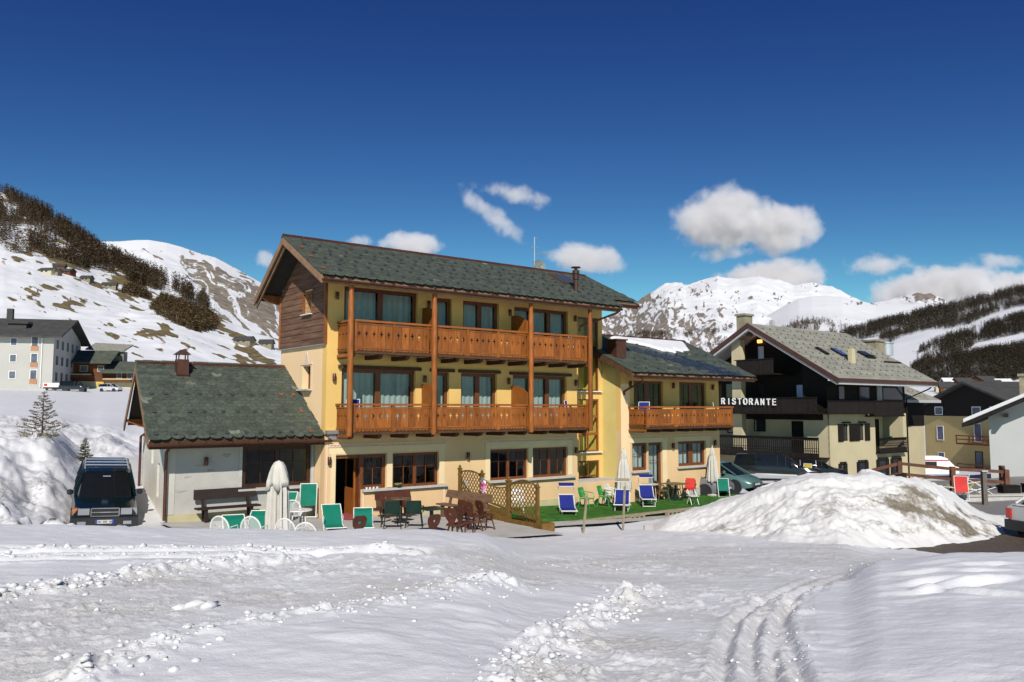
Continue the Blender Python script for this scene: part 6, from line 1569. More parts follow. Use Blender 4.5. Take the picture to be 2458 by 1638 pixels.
# white house at the right edge
wh = thing('white_house', 'white house with a snow-edged roof cut off by the right edge', 'house', (34.6, 60, 0), R(-33))
mb = MB(); mb.box(0, 0, -4, 16, 12, 3.2); mb.prism([(0, 3.2), (16, 3.2), (8, 7.2)], 'y', 0.0, 12); mb.build('wall', mat('white_render', (.48, .49, .48), .9, .04, .4, spec=.1), wh)
mb = MB(); slab(mb, [(-1.6, -1.6, 2.75), (-1.6, 13, 2.75), (8, 13, 7.3), (8, -1.6, 7.3)], .28); slab(mb, [(8, -1.6, 7.3), (8, 13, 7.3), (17.6, 13, 2.75), (17.6, -1.6, 2.75)], .28); whr = mb.build('roof', M_rwood2, wh)
mb = MB(); slab(mb, [(-1.5, -1.5, 3.08), (-1.5, 12.9, 3.08), (8, 12.9, 7.58), (8, -1.5, 7.58)], .26); sn = mb.build('snow_layer', M_white_snow, wh)
mb = MB(); mb.box(1.0, -1.3, 3.2, 1.25, 0, 3.45); mb.box(3.4, -1.3, 4.4, 3.65, 0, 4.65); mb.split('purlin_end', M_rwood2, wh)
mb = MB(); mb.box(-.35, -.35, 0, .35, .35, 2.0); mb.box(-.45, -.45, 2.0, .45, .45, 2.2); mb.build('chimney', M_chim, wh, (2.3, 3.0, 4.2))
lt = thing('form', 'small dark grey gabled shed with a red-edged roof against the white house', 'form', (38.2, 56.6, 0), R(-33))  # gabled block added where the white wall has a dark house-shaped area
mb = MB(); mb.box(.4, 0, -4, 9, 2.4, .2); mb.prism([(.4, .2), (9, .2), (4.7, 2.8)], 'y', 0, 2.4); mb.build('wall', mat('slate_blue_grey', (.12, .13, .145), .8, .1), lt)
mb = MB(); slab(mb, [(-.5, -.5, -.25), (-.5, 2.6, -.25), (4.7, 2.6, 3.0), (4.7, -.5, 3.0)], .12); slab(mb, [(4.7, -.5, 3.0), (4.7, 2.6, 3.0), (9.9, 2.6, -.25), (9.9, -.5, -.25)], .12); mb.build('roof', mat('red_brown_trim', (.25, .10, .06), .7, .1), lt)

M_stone = mat('hut_stone', (.24, .20, .14), .9, .2, 1.0)
# distant village under the right hillside, and huts on the left hill
def find_w(sl, t, s_):
    ws = np.linspace(0.001, 1, 500); x, y, z = sl.at(np.full(500, t), ws); sv = (z - EYE) / y
    i = int(np.argmin(np.abs(sv - s_))); return float(x[i]), float(y[i]), float(z[i])
def hut(name, label, group, x, y, z, w, d, h, rz, wall, roof_m, snow=False):
    o = thing(name, label, 'hut' if name == 'mountain_hut' else 'house', (x, y, z), rz, group)
    mb = MB(); mb.box(-w / 2, -d / 2, -2, w / 2, d / 2, h); mb.prism([(-d / 2, h), (d / 2, h), (0, h + d * .28)], 'x', -w / 2, w / 2); mb.build('wall', wall, o)
    mb = MB(); e = .7
    slab(mb, [(-w / 2 - e, -d / 2 - e, h - e * .5), (w / 2 + e, -d / 2 - e, h - e * .5), (w / 2 + e, 0, h + d * .3), (-w / 2 - e, 0, h + d * .3)], .35); slab(mb, [(-w / 2 - e, 0, h + d * .3), (w / 2 + e, 0, h + d * .3), (w / 2 + e, d / 2 + e, h - e * .5), (-w / 2 - e, d / 2 + e, h - e * .5)], .35)
    mb.build('roof', roof_m, o)
    mb = MB()
    for k in range(2): mb = MB(); mb.box(-w * .3 + k * w * .35, -d / 2 - .06, h * .35, -w * .3 + k * w * .35 + w * .16, -d / 2 - .01, h * .75); mb.build('window', M_dglass, o)
    return o
VIL = [(0.5230,0.0201),(0.5386,0.0235),(0.5525,0.0235),(0.5632,0.0201),(0.5743,0.0258),(0.5700,0.0165),(0.5834,0.0219),(0.5847,0.0157),(0.5599,0.0142),(0.6033,0.0165),(0.5291,0.0180),(0.5959,0.0235),(0.5784,0.0142)]
for i, (t, s_) in enumerate(VIL):
    x, y, z = find_w(hillr, t, s_); big_ = i in (1, 2, 4)
    hut('village_house', 'tiny brown house with a snowy roof in the village below the right forest', 'houses of the distant village', x, y, z, 24 if big_ else 13, 12, 7 if big_ else 5.5, R(-20 + 11 * (i % 5)), M_log if i % 3 else M_rcream, M_ground if i % 2 else M_roofd)
HUT = [(-0.5699,0.1641),(-0.5615,0.1633),(-0.5557,0.1695),(-0.5456,0.1633),(-0.5216,0.1549),(-0.4932,0.1465),(-0.3265,0.0779),(-0.2992,0.0741),(-0.3960,0.1246)]
HL = ['pale stone hut, front left of the high hut cluster on the left hill', 'pale stone hut in the middle of the high hut cluster on the left hill', 'dark wooden hut behind the others of the high hut cluster on the left hill', 'brown hut at the right end of the high hut cluster on the left hill',
      'small stone hut below a single larch on the left hillside', 'small pale hut beside the track on the left hillside', 'stone hut on the snow left of the hotel gable, left one of two', 'small hut on the snow close beside the hotel gable, right one of two', 'low dark hut above the scrub thicket on the left hill']
for i, (t, s_) in enumerate(HUT):
    x, y, z = find_w(hill, t, s_); k = y / 900
    hut('mountain_hut', HL[i], 'huts on the left hillside', x, y, z, (13, 9, 10, 11, 9, 12, 13, 9, 12)[i] * min(1, k + .3), 8 * min(1, k + .3), 3.2 * min(1, k + .3), R(12 * (i % 3) - 10), (M_rcream, M_stone, M_log, M_log, M_stone, M_stone, M_stone, M_stone, M_log)[i], M_roofd)

# railing of the neighbours' terrace and things round it
fn = thing('terrace_railing', 'brown wooden railing along the terrace behind the snow pile', 'railing', (19.6, 46, 0), 0)
M_rail = mat('stained_rail_wood', (.115, .045, .022), .7, .25, 3, rnd=.15)
PP = [(0, 0, -.6), (2.0, .3, -.15), (4.9, .2, -.45), (7.4, -.6, -.55), (8.6, 1.8, -.5)]
for i, p in enumerate(PP):
    mb = MB(); mb.box(p[0] - .12, p[1] - .12, p[2] - .8, p[0] + .12, p[1] + .12, p[2] + 1.05); mb.build('post', M_rail, fn)
    if i:
        q = PP[i - 1]
        for h in (.35, .92): mb = MB(); mb.beam((q[0], q[1], q[2] + h), (p[0], p[1], p[2] + h), .07, .17); mb.split('rail', M_rail, fn)
fn2 = thing('log_railing', 'dark log railing between the parked cars and the snow pile', 'railing', (12.6, 38.5, 0), 0)
QQ = [(0, 0, -.35), (2.2, 1.6, -.4), (4.4, 3.2, -.45), (6.6, 4.9, -.45), (8.6, 6.4, -.4)]
for i, p in enumerate(QQ):
    mb = MB(); mb.box(p[0] - .09, p[1] - .09, p[2] - .5, p[0] + .09, p[1] + .09, p[2] + .75); mb.build('post', M_rwood2, fn2)
    if i:
        q = QQ[i - 1]
        for h in (.3, .65): mb = MB(); mb.beam((q[0], q[1], q[2] + h), (p[0], p[1], p[2] + h), .07, .16); mb.split('rail', M_rwood2, fn2)
rw = thing('retaining_wall', 'grey concrete ramp wall beyond the right end of the snow pile', 'wall', (20.4, 37.6, 0), R(8))
mb = MB(); mb.box(0, 0, -1.2, 6.5, .35, -.15); mb.prism([(0, -1.2), (5.5, -1.2), (5.5, -.2)], 'y', -2.2, -.02); mb.build('wall', M_sill, rw); mb = MB(); mb.box(-.1, -.05, -.15, 6.6, .4, -.07); mb.build('coping', M_grey, rw)
for k, (a, b_, c) in enumerate(((3.1, .9, .32), (4.3, .8, .38), (5.4, .5, .3))):
    mb = MB(); mb.box(-b_ / 2, -.2, 0, b_ / 2, .2, c); mb.box(-b_ / 2 - .03, -.23, c, b_ / 2 + .03, .23, c + .05)
    p = rw.matrix_basis @ Vector((a, .9, -.15)); tag(mb.build('planter_box', M_rwood2, None, (20.4 + a, 38.9 + a * .14, -.15), (0, 0, R(8))), 'weathered planter box on the terrace edge, %s of three' % ('left', 'middle', 'right')[k], 'planter box', 'planter boxes on the terrace edge')
M_bark0 = mat('grey_brown_pole', (.13, .11, .09), .85, .2, 5)
pl = thing('lamp_post', 'thin grey wooden pole standing at the ramp right of the snow pile', 'pole', (20.44, 36, -.5), 0)
mb = MB(); mb.box(-.09, -.09, 0, .09, .09, 1.6); mb.build('shaft', M_bark0, pl); mb = MB(); mb.box(-.13, -.13, 1.6, .13, .13, 1.66); mb.build('cap', M_soff, pl)

# ------------------------------------------------------------------ terrace furniture
M_teal = mat('teal_canvas', (0.005, 0.155, 0.10), 0.75, 0.08, 6.0, spec=0.2)
M_blue = mat('blue_canvas', (0.014, 0.024, 0.18), 0.75, 0.08, 6.0, spec=0.2)
M_umb = mat('ivory_canvas', (0.56, 0.53, 0.47), 0.85, 0.07, 4.0, spec=0.1)
M_wplas = mat('white_plastic', (0.72, 0.71, 0.66), 0.4, 0.03)
M_gplas = mat('green_plastic', (0.02, 0.28, 0.06), 0.35, 0.05)
M_dgplas = mat('dark_green_plastic', (0.010, 0.030, 0.024), 0.35, 0.1)
M_stool = mat('red_brown_rustic_wood', (0.075, 0.021, 0.010), 0.5, 0.25, 6.0, rnd=.2, spec=.4)
M_olivew = mat('olive_trellis_wood', (0.17, 0.095, 0.025), 0.7, 0.22, 6.0, rnd=.15, spec=.2)
M_rattan = mat('olive_rattan', (0.14, 0.105, 0.045), 0.6, 0.15, 20)
M_bench = mat('worn_bench_wood', (0.15, 0.085, 0.05), 0.7, 0.25, 5, stretch=(.5, 3, 3), rnd=.12)
M_benchd = mat('dark_bench_wood', (0.022, 0.011, 0.008), 0.65, 0.25, 5, stretch=(.5, 3, 3), rnd=.12)
M_stake = mat('weathered_stake_wood', (.30, .25, .17), .85, .15, 6)
def zt(u, v): w = W(u, v); return max(float(terrace_z(u)), gz(w.x, w.y) if v < -4.4 else -9)
def at(u, v, z=None): w = W(u, v); return (w.x, w.y, zt(u, v) if z is None else z)
FACE = lambda deg: TH + R(deg)      # 0 = facing away from the hotel front (along -v)

def deck_chair(name, label, fabric, loc, rz, group, recl=0.0, upright=False, canopy=False):
    """folding tube chair with a canvas sling, facing -y"""
    t = thing(name, label, 'deck chair', loc, rz, group)
    if upright: B = [(0, -.10, .06), (0, -.02, .42), (0, .10, .78), (0, .16, 1.12)]
    else: B = [(0, -.72, .30), (0, -.30, .25), (0, .0, .30), (0, .32, .66), (0, .52, .95 - recl)]
    w = .27
    mb = MB(); n = len(B)
    for i in range(n - 1):
        a, b = Vector(B[i]), Vector(B[i + 1])
        k = 5
        for j in range(k): pass
    pts = []
    for i in range(n - 1):
        for j in range(6): pts.append(Vector(B[i]).lerp(Vector(B[i + 1]), j / 6))
    pts.append(Vector(B[-1]))
    sm = [pts[0]] + [(pts[i - 1] + pts[i] * 2 + pts[i + 1]) / 4 for i in range(1, len(pts) - 1)] + [pts[-1]]
    m_ = MB()
    for p in sm:
        for sx in (-w + .02, 0, w - .02): m_.v.append((sx, p.y - (0.012 if sx == 0 else 0), p.z - (.012 if sx == 0 else 0)))
    for i in range(len(sm) - 1):
        for j in range(2): a = i * 3 + j; m_.f.append((a, a + 1, a + 4, a + 3)); m_.m.append(0)
    if upright: m_.f = [tuple(q - 18 for q in f) for k, f in enumerate(m_.f) if k >= 12]; m_.m = [0] * len(m_.f); m_.v = m_.v[18:]
    m_.build('sling', fabric, t, smooth='all')
    for sx in (-w, w):
        f = MB(); f.tube([(sx, p[1], p[2]) for p in B], .016, 6); f.build('side_tube', M_wplas, t, smooth=True)
        if not upright:
            f = MB(); f.tube([(sx, -.34, .02), (sx, .0, .30), (sx, .16, .48)], .014, 6); f.tube([(sx, .30, .02), (sx, .02, .30), (sx, -.12, .52), (sx, .22, .56)], .014, 6); f.build('leg', M_wplas, t, smooth=True)
        else:
            f = MB(); f.tube([(sx, -.14, .02), (sx, .0, .35), (sx, .12, .80)], .014, 6); f.tube([(sx, .18, .02), (sx, .02, .4)], .014, 6); f.build('leg', M_wplas, t, smooth=True)
    f = MB(); f.tube([(-w, B[-1][1], B[-1][2]), (w, B[-1][1], B[-1][2])], .016, 6); f.tube([(-w, B[0][1], B[0][2]), (w, B[0][1], B[0][2])], .016, 6); f.split('cross_bar', M_wplas, t, smooth=True)
    return t
GD = 'teal deck chairs on the terrace'
deck_chair('deck_chair', 'teal deck chair in the sun, left of the two below the open hotel door', M_teal, at(-1.35, -3.9), FACE(-18), GD, .14)
deck_chair('deck_chair', 'teal deck chair in the sun, right of the two below the open hotel door', M_teal, at(-.55, -4.2), FACE(-26), GD, .24)
deck_chair('deck_chair', 'teal deck chair half hidden behind a white chair, below the dark bench', M_teal, at(-4.5, -4.86), FACE(-14), GD, .22)
deck_chair('deck_chair', 'teal deck chair beside the big ivory parasol, at the right end of the dark bench', M_teal, at(-3.67, -4.3), FACE(-30), GD, .2)
deck_chair('deck_chair', 'teal folding chair stood upright under the annex window beside the hotel corner', M_teal, at(-.25, .25), FACE(-30), GD, upright=True)
deck_chair('deck_chair', 'teal deck chair mostly hidden behind the big ivory parasol', M_teal, at(-1.15, -.0), FACE(-38), GD, .1)
deck_chair('deck_chair', 'teal folding chair at the right end of the lawn by the snow pile', M_teal, at(19.35, -1.5, -.27), FACE(-36), GD, upright=True).scale = (.95, .9, .78)

M_perf = bpy.data.materials.new('perforated_white_sheet'); M_perf.use_nodes = True
_n = M_perf.node_tree.nodes; _l = M_perf.node_tree.links; _mx = _n.new('ShaderNodeMixShader'); _tr = _n.new('ShaderNodeBsdfTransparent'); _mx.inputs[0].default_value = .62
_n['Principled BSDF'].inputs['Base Color'].default_value = (.74, .73, .68, 1); _l.new(_n['Principled BSDF'].outputs[0], _mx.inputs[1]); _l.new(_tr.outputs[0], _mx.inputs[2]); _l.new(_mx.outputs[0], _n['Material Output'].inputs[0])
def round_chair(label, loc, rz, group='white wire chairs with round backs'):
    t = thing('garden_chair', label, 'garden chair', loc, rz, group)
    mb = MB(); a = [(.26 * math.cos(q), .20 + .05 * math.sin(q), .58 + .30 * math.sin(q)) for q in [math.pi * k / 12 for k in range(13)]]
    mb.tube([(.25, -.02, .03), (.25, .10, .45)] + a + [(-.25, .10, .45), (-.25, -.02, .03)], .020, 6); mb.build('back_hoop', M_wplas, t, smooth=True)
    m = MB(); nz_, nx_ = 8, 8
    for i in range(nz_ + 1):
        z = .44 + .43 * i / nz_; q = math.asin(min(1, max(0, (z - .58) / .30))) if z > .58 else 0; hw = .245 * math.cos(q)
        for j in range(nx_ + 1): x = -hw + 2 * hw * j / nx_; m.v.append((x, .235 - .55 * x * x + .04 * math.sin(q), z))
    for i in range(nz_):
        for j in range(nx_): k_ = i * (nx_ + 1) + j; m.f.append((k_, k_ + 1, k_ + nx_ + 2, k_ + nx_ + 1)); m.m.append(0)
    m.build('back_mesh', M_perf, t, smooth='all')
    s = MB(); s.lathe([(.24, 0), (.25, .012), (.24, .024)], 14, (0, -.04, .43)); s.build('seat', M_wplas, t)
    for sx in (-.2, .2): l = MB(); l.tube([(sx, -.22, .02), (sx, -.20, .43)], .014, 5); l.build('leg', M_wplas, t)
    for sx in (-1, 1): l = MB(); l.tube([(sx * .25, .12, .62), (sx * .27, -.1, .64), (sx * .24, -.22, .43)], .014, 5); l.build('arm', M_wplas, t)
    return t
for lb, u, v, rz in (('white round-backed chair seen from behind, leftmost at the snow edge', -5.0, -5.6, 165), ('white round-backed chair seen from behind, directly left of the big ivory parasol', -4.38, -5.9, 172), ('white round-backed chair directly right of the big ivory parasol at the snow edge', -3.8, -6.6, 170), ('white round-backed chair lowest at the snow edge, farthest right of its kind', -3.75, -7.5, 185), ('white round-backed chair behind the white oval table by the ivory parasol', -2.1, -2.8, 20)):
    round_chair(lb, at(u, v), FACE(rz - 40))
def table(name, label, cat, loc, top_r, top_z, m_top, m_leg, square=False, ped=True, hole=False, h=.035):
    t = thing(name, label, cat, loc, TH)
    mb = MB()
    if square: mb.box(-top_r, -top_r, top_z - h, top_r, top_r, top_z)
    else: mb.lathe([(top_r * .98, -h), (top_r, -h * .5), (top_r * .98, 0)], 22, (0, 0, top_z))
    mb.build('tabletop', m_top, t, smooth=not square)
    mb = MB()
    if ped: mb.lathe([(.07, 0.04), (.055, top_z - h - .002)], 10); mb.build('pedestal', m_leg, t, smooth=True)
    for k in range(4):
        a = k * math.pi / 2 + .5
        l = MB()
        if ped: l.beam((0, 0, .05), (.32 * math.cos(a), .32 * math.sin(a), .03), .06, .05)
        else: l.tube([(top_r * .75 * math.cos(a), top_r * .75 * math.sin(a), 0), (top_r * .6 * math.cos(a), top_r * .6 * math.sin(a), top_z - h - .002)], .018, 6)
        l.build('foot' if ped else 'leg', m_leg, t)
    if hole: mb = MB(); mb.lathe([(.045, 0), (.04, .006)], 12, (-.02, 0, top_z)); mb.build('parasol_hole', M_rwood, t)
    return t
table('garden_table', 'white oval plastic table between the ivory parasol and the upright teal chair', 'table', at(-2.26, -3.57), .39, .72, M_wplas, M_wplas, ped=False)
mb = MB(); mb.lathe([(.05, 0), (.06, .025), (.045, .028)], 10); w = W(-2.2, -3.6); tag(mb.build('ashtray', M_wplas, None, (w.x, w.y, zt(-2.26, -3.57) + .72)), 'small white ashtray on the white oval table', 'ashtray')
mb = MB(); mb.box(-.10, -.04, 0, .10, .04, .018); w = W(-.95, .72); tag(mb.build('ashtray', M_wplas, None, (w.x, w.y, 1.25), (0, 0, TH)), 'flat white ashtray on the stone sill of the annex window', 'ashtray')

def closed_umbrella(label, loc, h_top, h_bot, r_bot, cover=False, base=False, folds=9, seed=1, lean=0.0):
    t = thing('parasol', label, 'parasol', loc, TH + lean, 'closed ivory parasols')
    mb = MB(); mb.lathe([(.022, 0), (.022, h_top + .06)], 8); mb.build('pole', M_stake if base else M_wplas, t)
    rr = random.Random(seed); L = h_top - h_bot
    prof = [(r_bot * .92, h_bot), (r_bot, h_bot + .06 * L), (r_bot * (.92 if cover else .86), h_bot + .3 * L), (r_bot * (.84 if cover else .66), h_bot + .62 * L), (r_bot * (.78 if cover else .5), h_bot + .74 * L), (r_bot * (.70 if cover else .44), h_bot + .80 * L), (r_bot * (.6 if cover else .46), h_bot + .84 * L), (r_bot * .28, h_bot + .94 * L), (.03, h_top)]
    ph = [rr.uniform(0, 6.28) for _ in prof]
    mb = MB(); nn = folds * 8
    mb.lathe(prof, nn, jit=lambda i, a: (1 + (.30 if i < 4 else .17) * math.sin(folds * a + .35 * i + .4 * math.sin(a * 2 + ph[i] * .2)) * (0 if i == len(prof) - 1 else 1)) * (1 + .06 * math.sin(2 * a + ph[i])))
    for i in range(nn): x, y, z = mb.v[i]; mb.v[i] = (x, y, z + .05 * math.sin(folds * .5 * i / nn * 6.28 + 1))
    mb.build('canopy', M_umb, t, smooth='all')
    if cover:
        mb = MB(); mb.lathe([(r_bot * 1.10, h_top - .60), (r_bot * 1.05, h_top - .45), (r_bot * .88, h_top - .25), (r_bot * .66, h_top - .08), (r_bot * .42, h_top + .02), (.01, h_top + .06)], 48, jit=lambda i, a: 1 + (.16 - .02 * i) * math.sin(5 * a + .6 * i) + .05 * math.sin(13 * a + i) * (1 if i < 4 else 0))
        for i in range(48): x, y, z = mb.v[i]; mb.v[i] = (x, y, z + .09 * math.sin(5 * i / 48 * 6.28 + 2))
        mb.build('cover', M_umb, t, smooth='all')
    else:
        mb = MB(); mb.lathe([(.014, 0), (.03, .03), (.014, .08)], 8, (0, 0, h_top)); mb.build('finial', M_wplas, t)
        mb = MB(); mb.lathe([(r_bot * .47, 0), (r_bot * .47, .05)], 16, (0, 0, h_bot + .775 * L)); mb.build('tie', M_sill, t)
    if base: mb = MB(); mb.lathe([(.30, 0), (.31, .05), (.24, .09), (.05, .11), (.05, .3)], 18); mb.build('base', M_sill, t, smooth=True)
    return t
closed_umbrella('large ivory parasol, closed under a draped cover, in front of the annex', at(-3.66, -5.52), 2.12, .25, .245, cover=True, folds=11, seed=3)
closed_umbrella('closed ivory parasol by the wing door, left one on the lawn', at(13.3, -1.05, -.22), 2.36, .62, .27, base=True, seed=4)
closed_umbrella('closed ivory parasol near the wing corner, right one on the lawn', at(19.4, -.85, -.22), 2.24, .60, .24, base=True, seed=5)

def bench(label, loc, rz, L, m, zs=.46, zb0=.68, zb1=.95):
    t = thing('bench', label, 'bench', loc, rz)
    mb = MB(); mb.box(-L / 2, -.22, zs - .05, L / 2, .16, zs); mb.build('seat', m, t)
    mb = MB(); mb.quadbox([(-L / 2, .20, zb0), (L / 2, .20, zb0), (L / 2, .25, zb0), (-L / 2, .25, zb0), (-L / 2 + .02, .27, zb1), (L / 2 - .02, .27, zb1), (L / 2 - .02, .32, zb1), (-L / 2 + .02, .32, zb1)]); mb.build('backrest', m, t)
    for sx in (-1, 1):
        x = sx * (L / 2 - .28)
        mb = MB(); mb.box(x - .04, -.18, 0, x + .04, -.06, zs - .052); mb.beam((x, .10, 0), (x, .30, zb1 - .02), .08, .07, (0, 1, 0)); mb.build('leg', m, t)
    return t
bench('dark brown bench with a thick back plank against the grey annex wall', at(-2.85, .42), TH, 1.98, M_benchd, .47, .70, 1.0)
bench('reddish bench under the window sill right of the open door', at(2.65, -.55), TH, 1.42, M_stool, .40, .60, .86)
w0, w1 = W(4.0, -.75), W(3.75, -3.4)
bench('long weathered bench standing end-on along the lattice fence', at(4.35, -2.1), FACE(-88), 2.6, M_bench, .47, .66, .92)
table('pub_table', 'round wooden table with a parasol hole among the dark chairs', 'table', at(1.94, -2.03), .35, .80, M_bench, M_benchd, hole=True)
table('low_table', 'square dark green table among the rustic stools', 'table', at(1.5, -4.6), .36, .74, M_dgplas, M_dgplas, square=True)

def plastic_chair(label, loc, rz, m, group, name='plastic_chair', slots=True, back_h=.86, cat='chair'):
    t = thing(name, label, cat, loc, rz, group)
    mb = MB(); mb.prism([(-.23, -.22), (.23, -.22), (.26, .05), (.22, .22), (-.22, .22), (-.26, .05)], 'z', .42, .445); mb.build('seat', m, t)
    b = MB(); xs = [-.24, -.17, -.12, -.055, -.012, .012, .055, .12, .17, .24]; zs = [.47, .53, back_h - .10, back_h - .03, back_h]
    b.gridp(xs, zs, lambda x, z: slots and .53 < z < back_h - .10 and (.012 < abs(x) < .055 or .12 < abs(x) < .17), 0, .02)
    b.v = [(x * (1 - .35 * max(0, (z - .7)) - (.25 if z > back_h - .01 else 0) * abs(x)), .20 + (z - .47) * .28 + y - .5 * x * x, z) for x, y, z in b.v]
    b.build('backrest', m, t)
    for sx in (-1, 1):
        a = MB(); a.tube([(sx * .23, .25, .68), (sx * .29, .05, .66), (sx * .29, -.16, .64), (sx * .27, -.20, .45)], .02, 6); a.build('arm', m, t, smooth=True)
        for sy, q in ((-1, 'front'), (1, 'rear')):
            l = MB(); l.tube([(sx * .21, sy * .18, .42), (sx * .27, sy * .27, 0)], [.022, .016], 6); l.build('leg', m, t)
    return t
plastic_chair('dark green plastic chair seen from behind, left of the round table', at(.95, -3.15), FACE(-200), M_dgplas, 'dark green chairs', slots=False)
plastic_chair('dark green plastic chair seen from behind, right of the round table', at(1.75, -3.2), FACE(-214), M_dgplas, 'dark green chairs', slots=False)
plastic_chair('dark green plastic chair between the long bench and the rustic stools', at(3.0, -3.9), FACE(-120), M_dgplas, 'dark green chairs', slots=False)
plastic_chair('bright green plastic armchair next to the first blue lounger', at(11.15, -1.05, -.22), FACE(20), M_gplas, 'bright green armchairs on the lawn')
plastic_chair('bright green plastic armchair next to the white plastic armchair', at(12.25, -1.0, -.22), FACE(25), M_gplas, 'bright green armchairs on the lawn')
plastic_chair('white plastic armchair against the wall behind the closed parasol', at(13.05, -.62, -.22), FACE(20), M_wplas, 'white plastic armchairs')
plastic_chair('white plastic armchair seen through the lattice fence', at(7.2, -1.5, -.02), FACE(-40), M_wplas, 'white plastic armchairs')

def stool_proto():
    t = thing('rustic_chair', 'x', 'rustic chair', (0, 0, 0), 0, 'rustic wooden chairs')
    mb = MB(); mb.prism([(-.20, -.19), (.20, -.19), (.22, 0), (.16, .20), (-.16, .20), (-.22, 0)], 'z', .43, .475); mb.build('seat', M_stool, t)
    b = MB(); zs = [.47, .56, .68, .71, .77, .80, .86, .92]; xs = [-1, -.55, -.18, .18, .55, 1]
    b.gridp(xs, zs, lambda x, z: abs(x) < .18 and .71 < z < .77, 0, .025)
    wz = lambda z: float(np.interp(z, [.47, .56, .68, .80, .86, .92], [.075, .10, .17, .19, .17, .11]))
    b.v = [(x * wz(z), .17 + (z - .47) * .30 + y, z) for x, y, z in b.v]; b.build('backrest', M_stool, t)
    for sx in (-1, 1):
        for sy in (-1, 1): l = MB(); l.tube([(sx * .11, sy * .11, .43), (sx * .2, sy * .2, 0)], [.024, .019], 7); l.build('leg', M_stool, t)
    return t
SP = [('rustic chair with its pierced back just above the snow, left of the others', -2.2, -6.9, 175), ('rustic chair back with a hole in front of the square dark table', -.3, -7.3, 178), ('rustic chair lying close to the snow edge, turned sideways', .55, -7.25, 120),
      ('low rustic seat nearest the snow edge, below the stacked stools', 1.75, -6.0, 100), ('rustic chair beside the long bench, back turned to the fence', 3.1, -4.2, 110), ('rustic chair in the middle of the group by the fence', 2.95, -4.75, 105), ('rustic chair with splayed legs nearest the lattice fence', 3.55, -4.55, 95), ('rustic chair left of the round table by the reddish bench', 1.1, -1.95, -120)]
st = stool_proto()
for i, (lb, u, v, a) in enumerate(SP):
    if i == 0: st['label'] = lb; st.location = at(u, v); st.rotation_euler = (0, 0, FACE(a))
    else: copy_thing(st, lb, at(u, v), FACE(a))

# lattice fence with planter
lf = thing('lattice_fence', 'olive wooden lattice fence with three panels stepping down from the hotel wall', 'fence', W(5.45, 0, 0), TH)
POSTS = [(-.32, 1.76, .10), (-1.71, 1.66, .13), (-3.26, 1.52, .14), (-4.80, 1.42, .10)]
for v, zt_, w_ in POSTS:
    mb = MB(); mb.box(-w_ / 2, v - w_ / 2, -.4, w_ / 2, v + w_ / 2, zt_ - .16); mb.box(-w_ / 2 - .02, v - w_ / 2 - .02, zt_ - .16, w_ / 2 + .02, v + w_ / 2 + .02, zt_ - .12); mb.lathe([(.05, -.12), (.055, -.06), (.02, 0)], 10, (0, v, zt_)); mb.build('post', M_olivew, lf)
def lattice(v0, v1, zb0, zb1, ztop):
    """diagonal laths clipped by bottom line and a curved top"""
    bot = lambda v: zb0 + (zb1 - zb0) * (v - v0) / (v1 - v0)
    L = v1 - v0
    top_pts = [(v0 + L * k / 14, ztop(k / 14)) for k in range(15)]
    mb = MB(); mb.tube([(0, v, z) for v, z in top_pts], .028, 6); mb.build('top_rail', M_olivew, lf, smooth=True)
    mb = MB(); mb.beam((0, v0, bot(v0)), (0, v1, bot(v1)), .05, .06); mb.build('bottom_rail', M_olivew, lf)
    sgn = 1 if v1 > v0 else -1; aL = abs(L)
    for d in (-1, 1):
        c = -2.2
        while c < 2.2:
            seg = None; pv = None
            for k in range(61):
                s = aL * k / 60; z = c + d * s * 1.15 + .6
                v = v0 + sgn * s; ins = bot(v) < z < ztop(k / 60)
                if ins and seg is None: seg = [(v, z)]
                if ins: pv = (v, z)
                if not ins and seg: break
            if seg and pv and abs(pv[0] - seg[0][0]) > .05:
                m_ = MB(); x = .012 * d; m_.beam((x, seg[0][0], seg[0][1]), (x, pv[0], pv[1]), .013, .034); m_.build('lath', M_olivew, lf)
            c += .20
arch = lambda a, b, h: (lambda t: a + (b - a) * t + h * math.sin(math.pi * (t * .85 + .15 * t * t)))
lattice(-.38, -1.63, .70, .63, lambda t: 1.52 + .16 * math.sin(math.pi * min(1, t * 1.0) * .75) - .18 * t)
lattice(-1.80, -3.17, .60, .42, lambda t: 1.34 - .18 * t - .14 * math.sin(math.pi * t))
lattice(-3.35, -4.73, .40, .22, lambda t: 1.22 + .24 * math.sin(math.pi * (t * .8 + .05)) - .02 * t)
for v0, v1, z0a, z0b in ((-.38, -1.63, .68, .60), (-1.80, -3.17, .57, .39)):
    for k in range(3):
        h = .19; mb = MB(); a = z0a - .04 - k * h; b = z0b - .04 - k * h
        mb.quadbox([(-.015, v0, a - h + .012), (.015, v0, a - h + .012), (.015, v1, b - h + .012), (-.015, v1, b - h + .012), (-.015, v0, a), (.015, v0, a), (.015, v1, b), (-.015, v1, b)]); mb.build('fence_board', M_olivew, lf)
pb = thing('planter', 'long wooden planter box at the foot of the lattice fence', 'planter', W(5.45, -4.1, -.42), TH)
for k in range(2): mb = MB(); mb.box(-.12, -1.05, .0 + k * .28, -.08, .95, .27 + k * .28); mb.build('planter_board', M_olivew, pb); mb = MB(); mb.box(.40, -1.05, k * .28, .44, .95, .27 + k * .28); mb.build('planter_board', M_olivew, pb); mb = MB(); mb.box(-.079, -1.05, k * .28, .399, -1.01, .27 + k * .28); mb.build('planter_board', M_olivew, pb)
mb = MB(); mb.box(-.075, -1.0, .3, .395, .94, .46); mb.build('soil', mat('dark_soil', (.03, .022, .016), .95, .3, 12), pb)
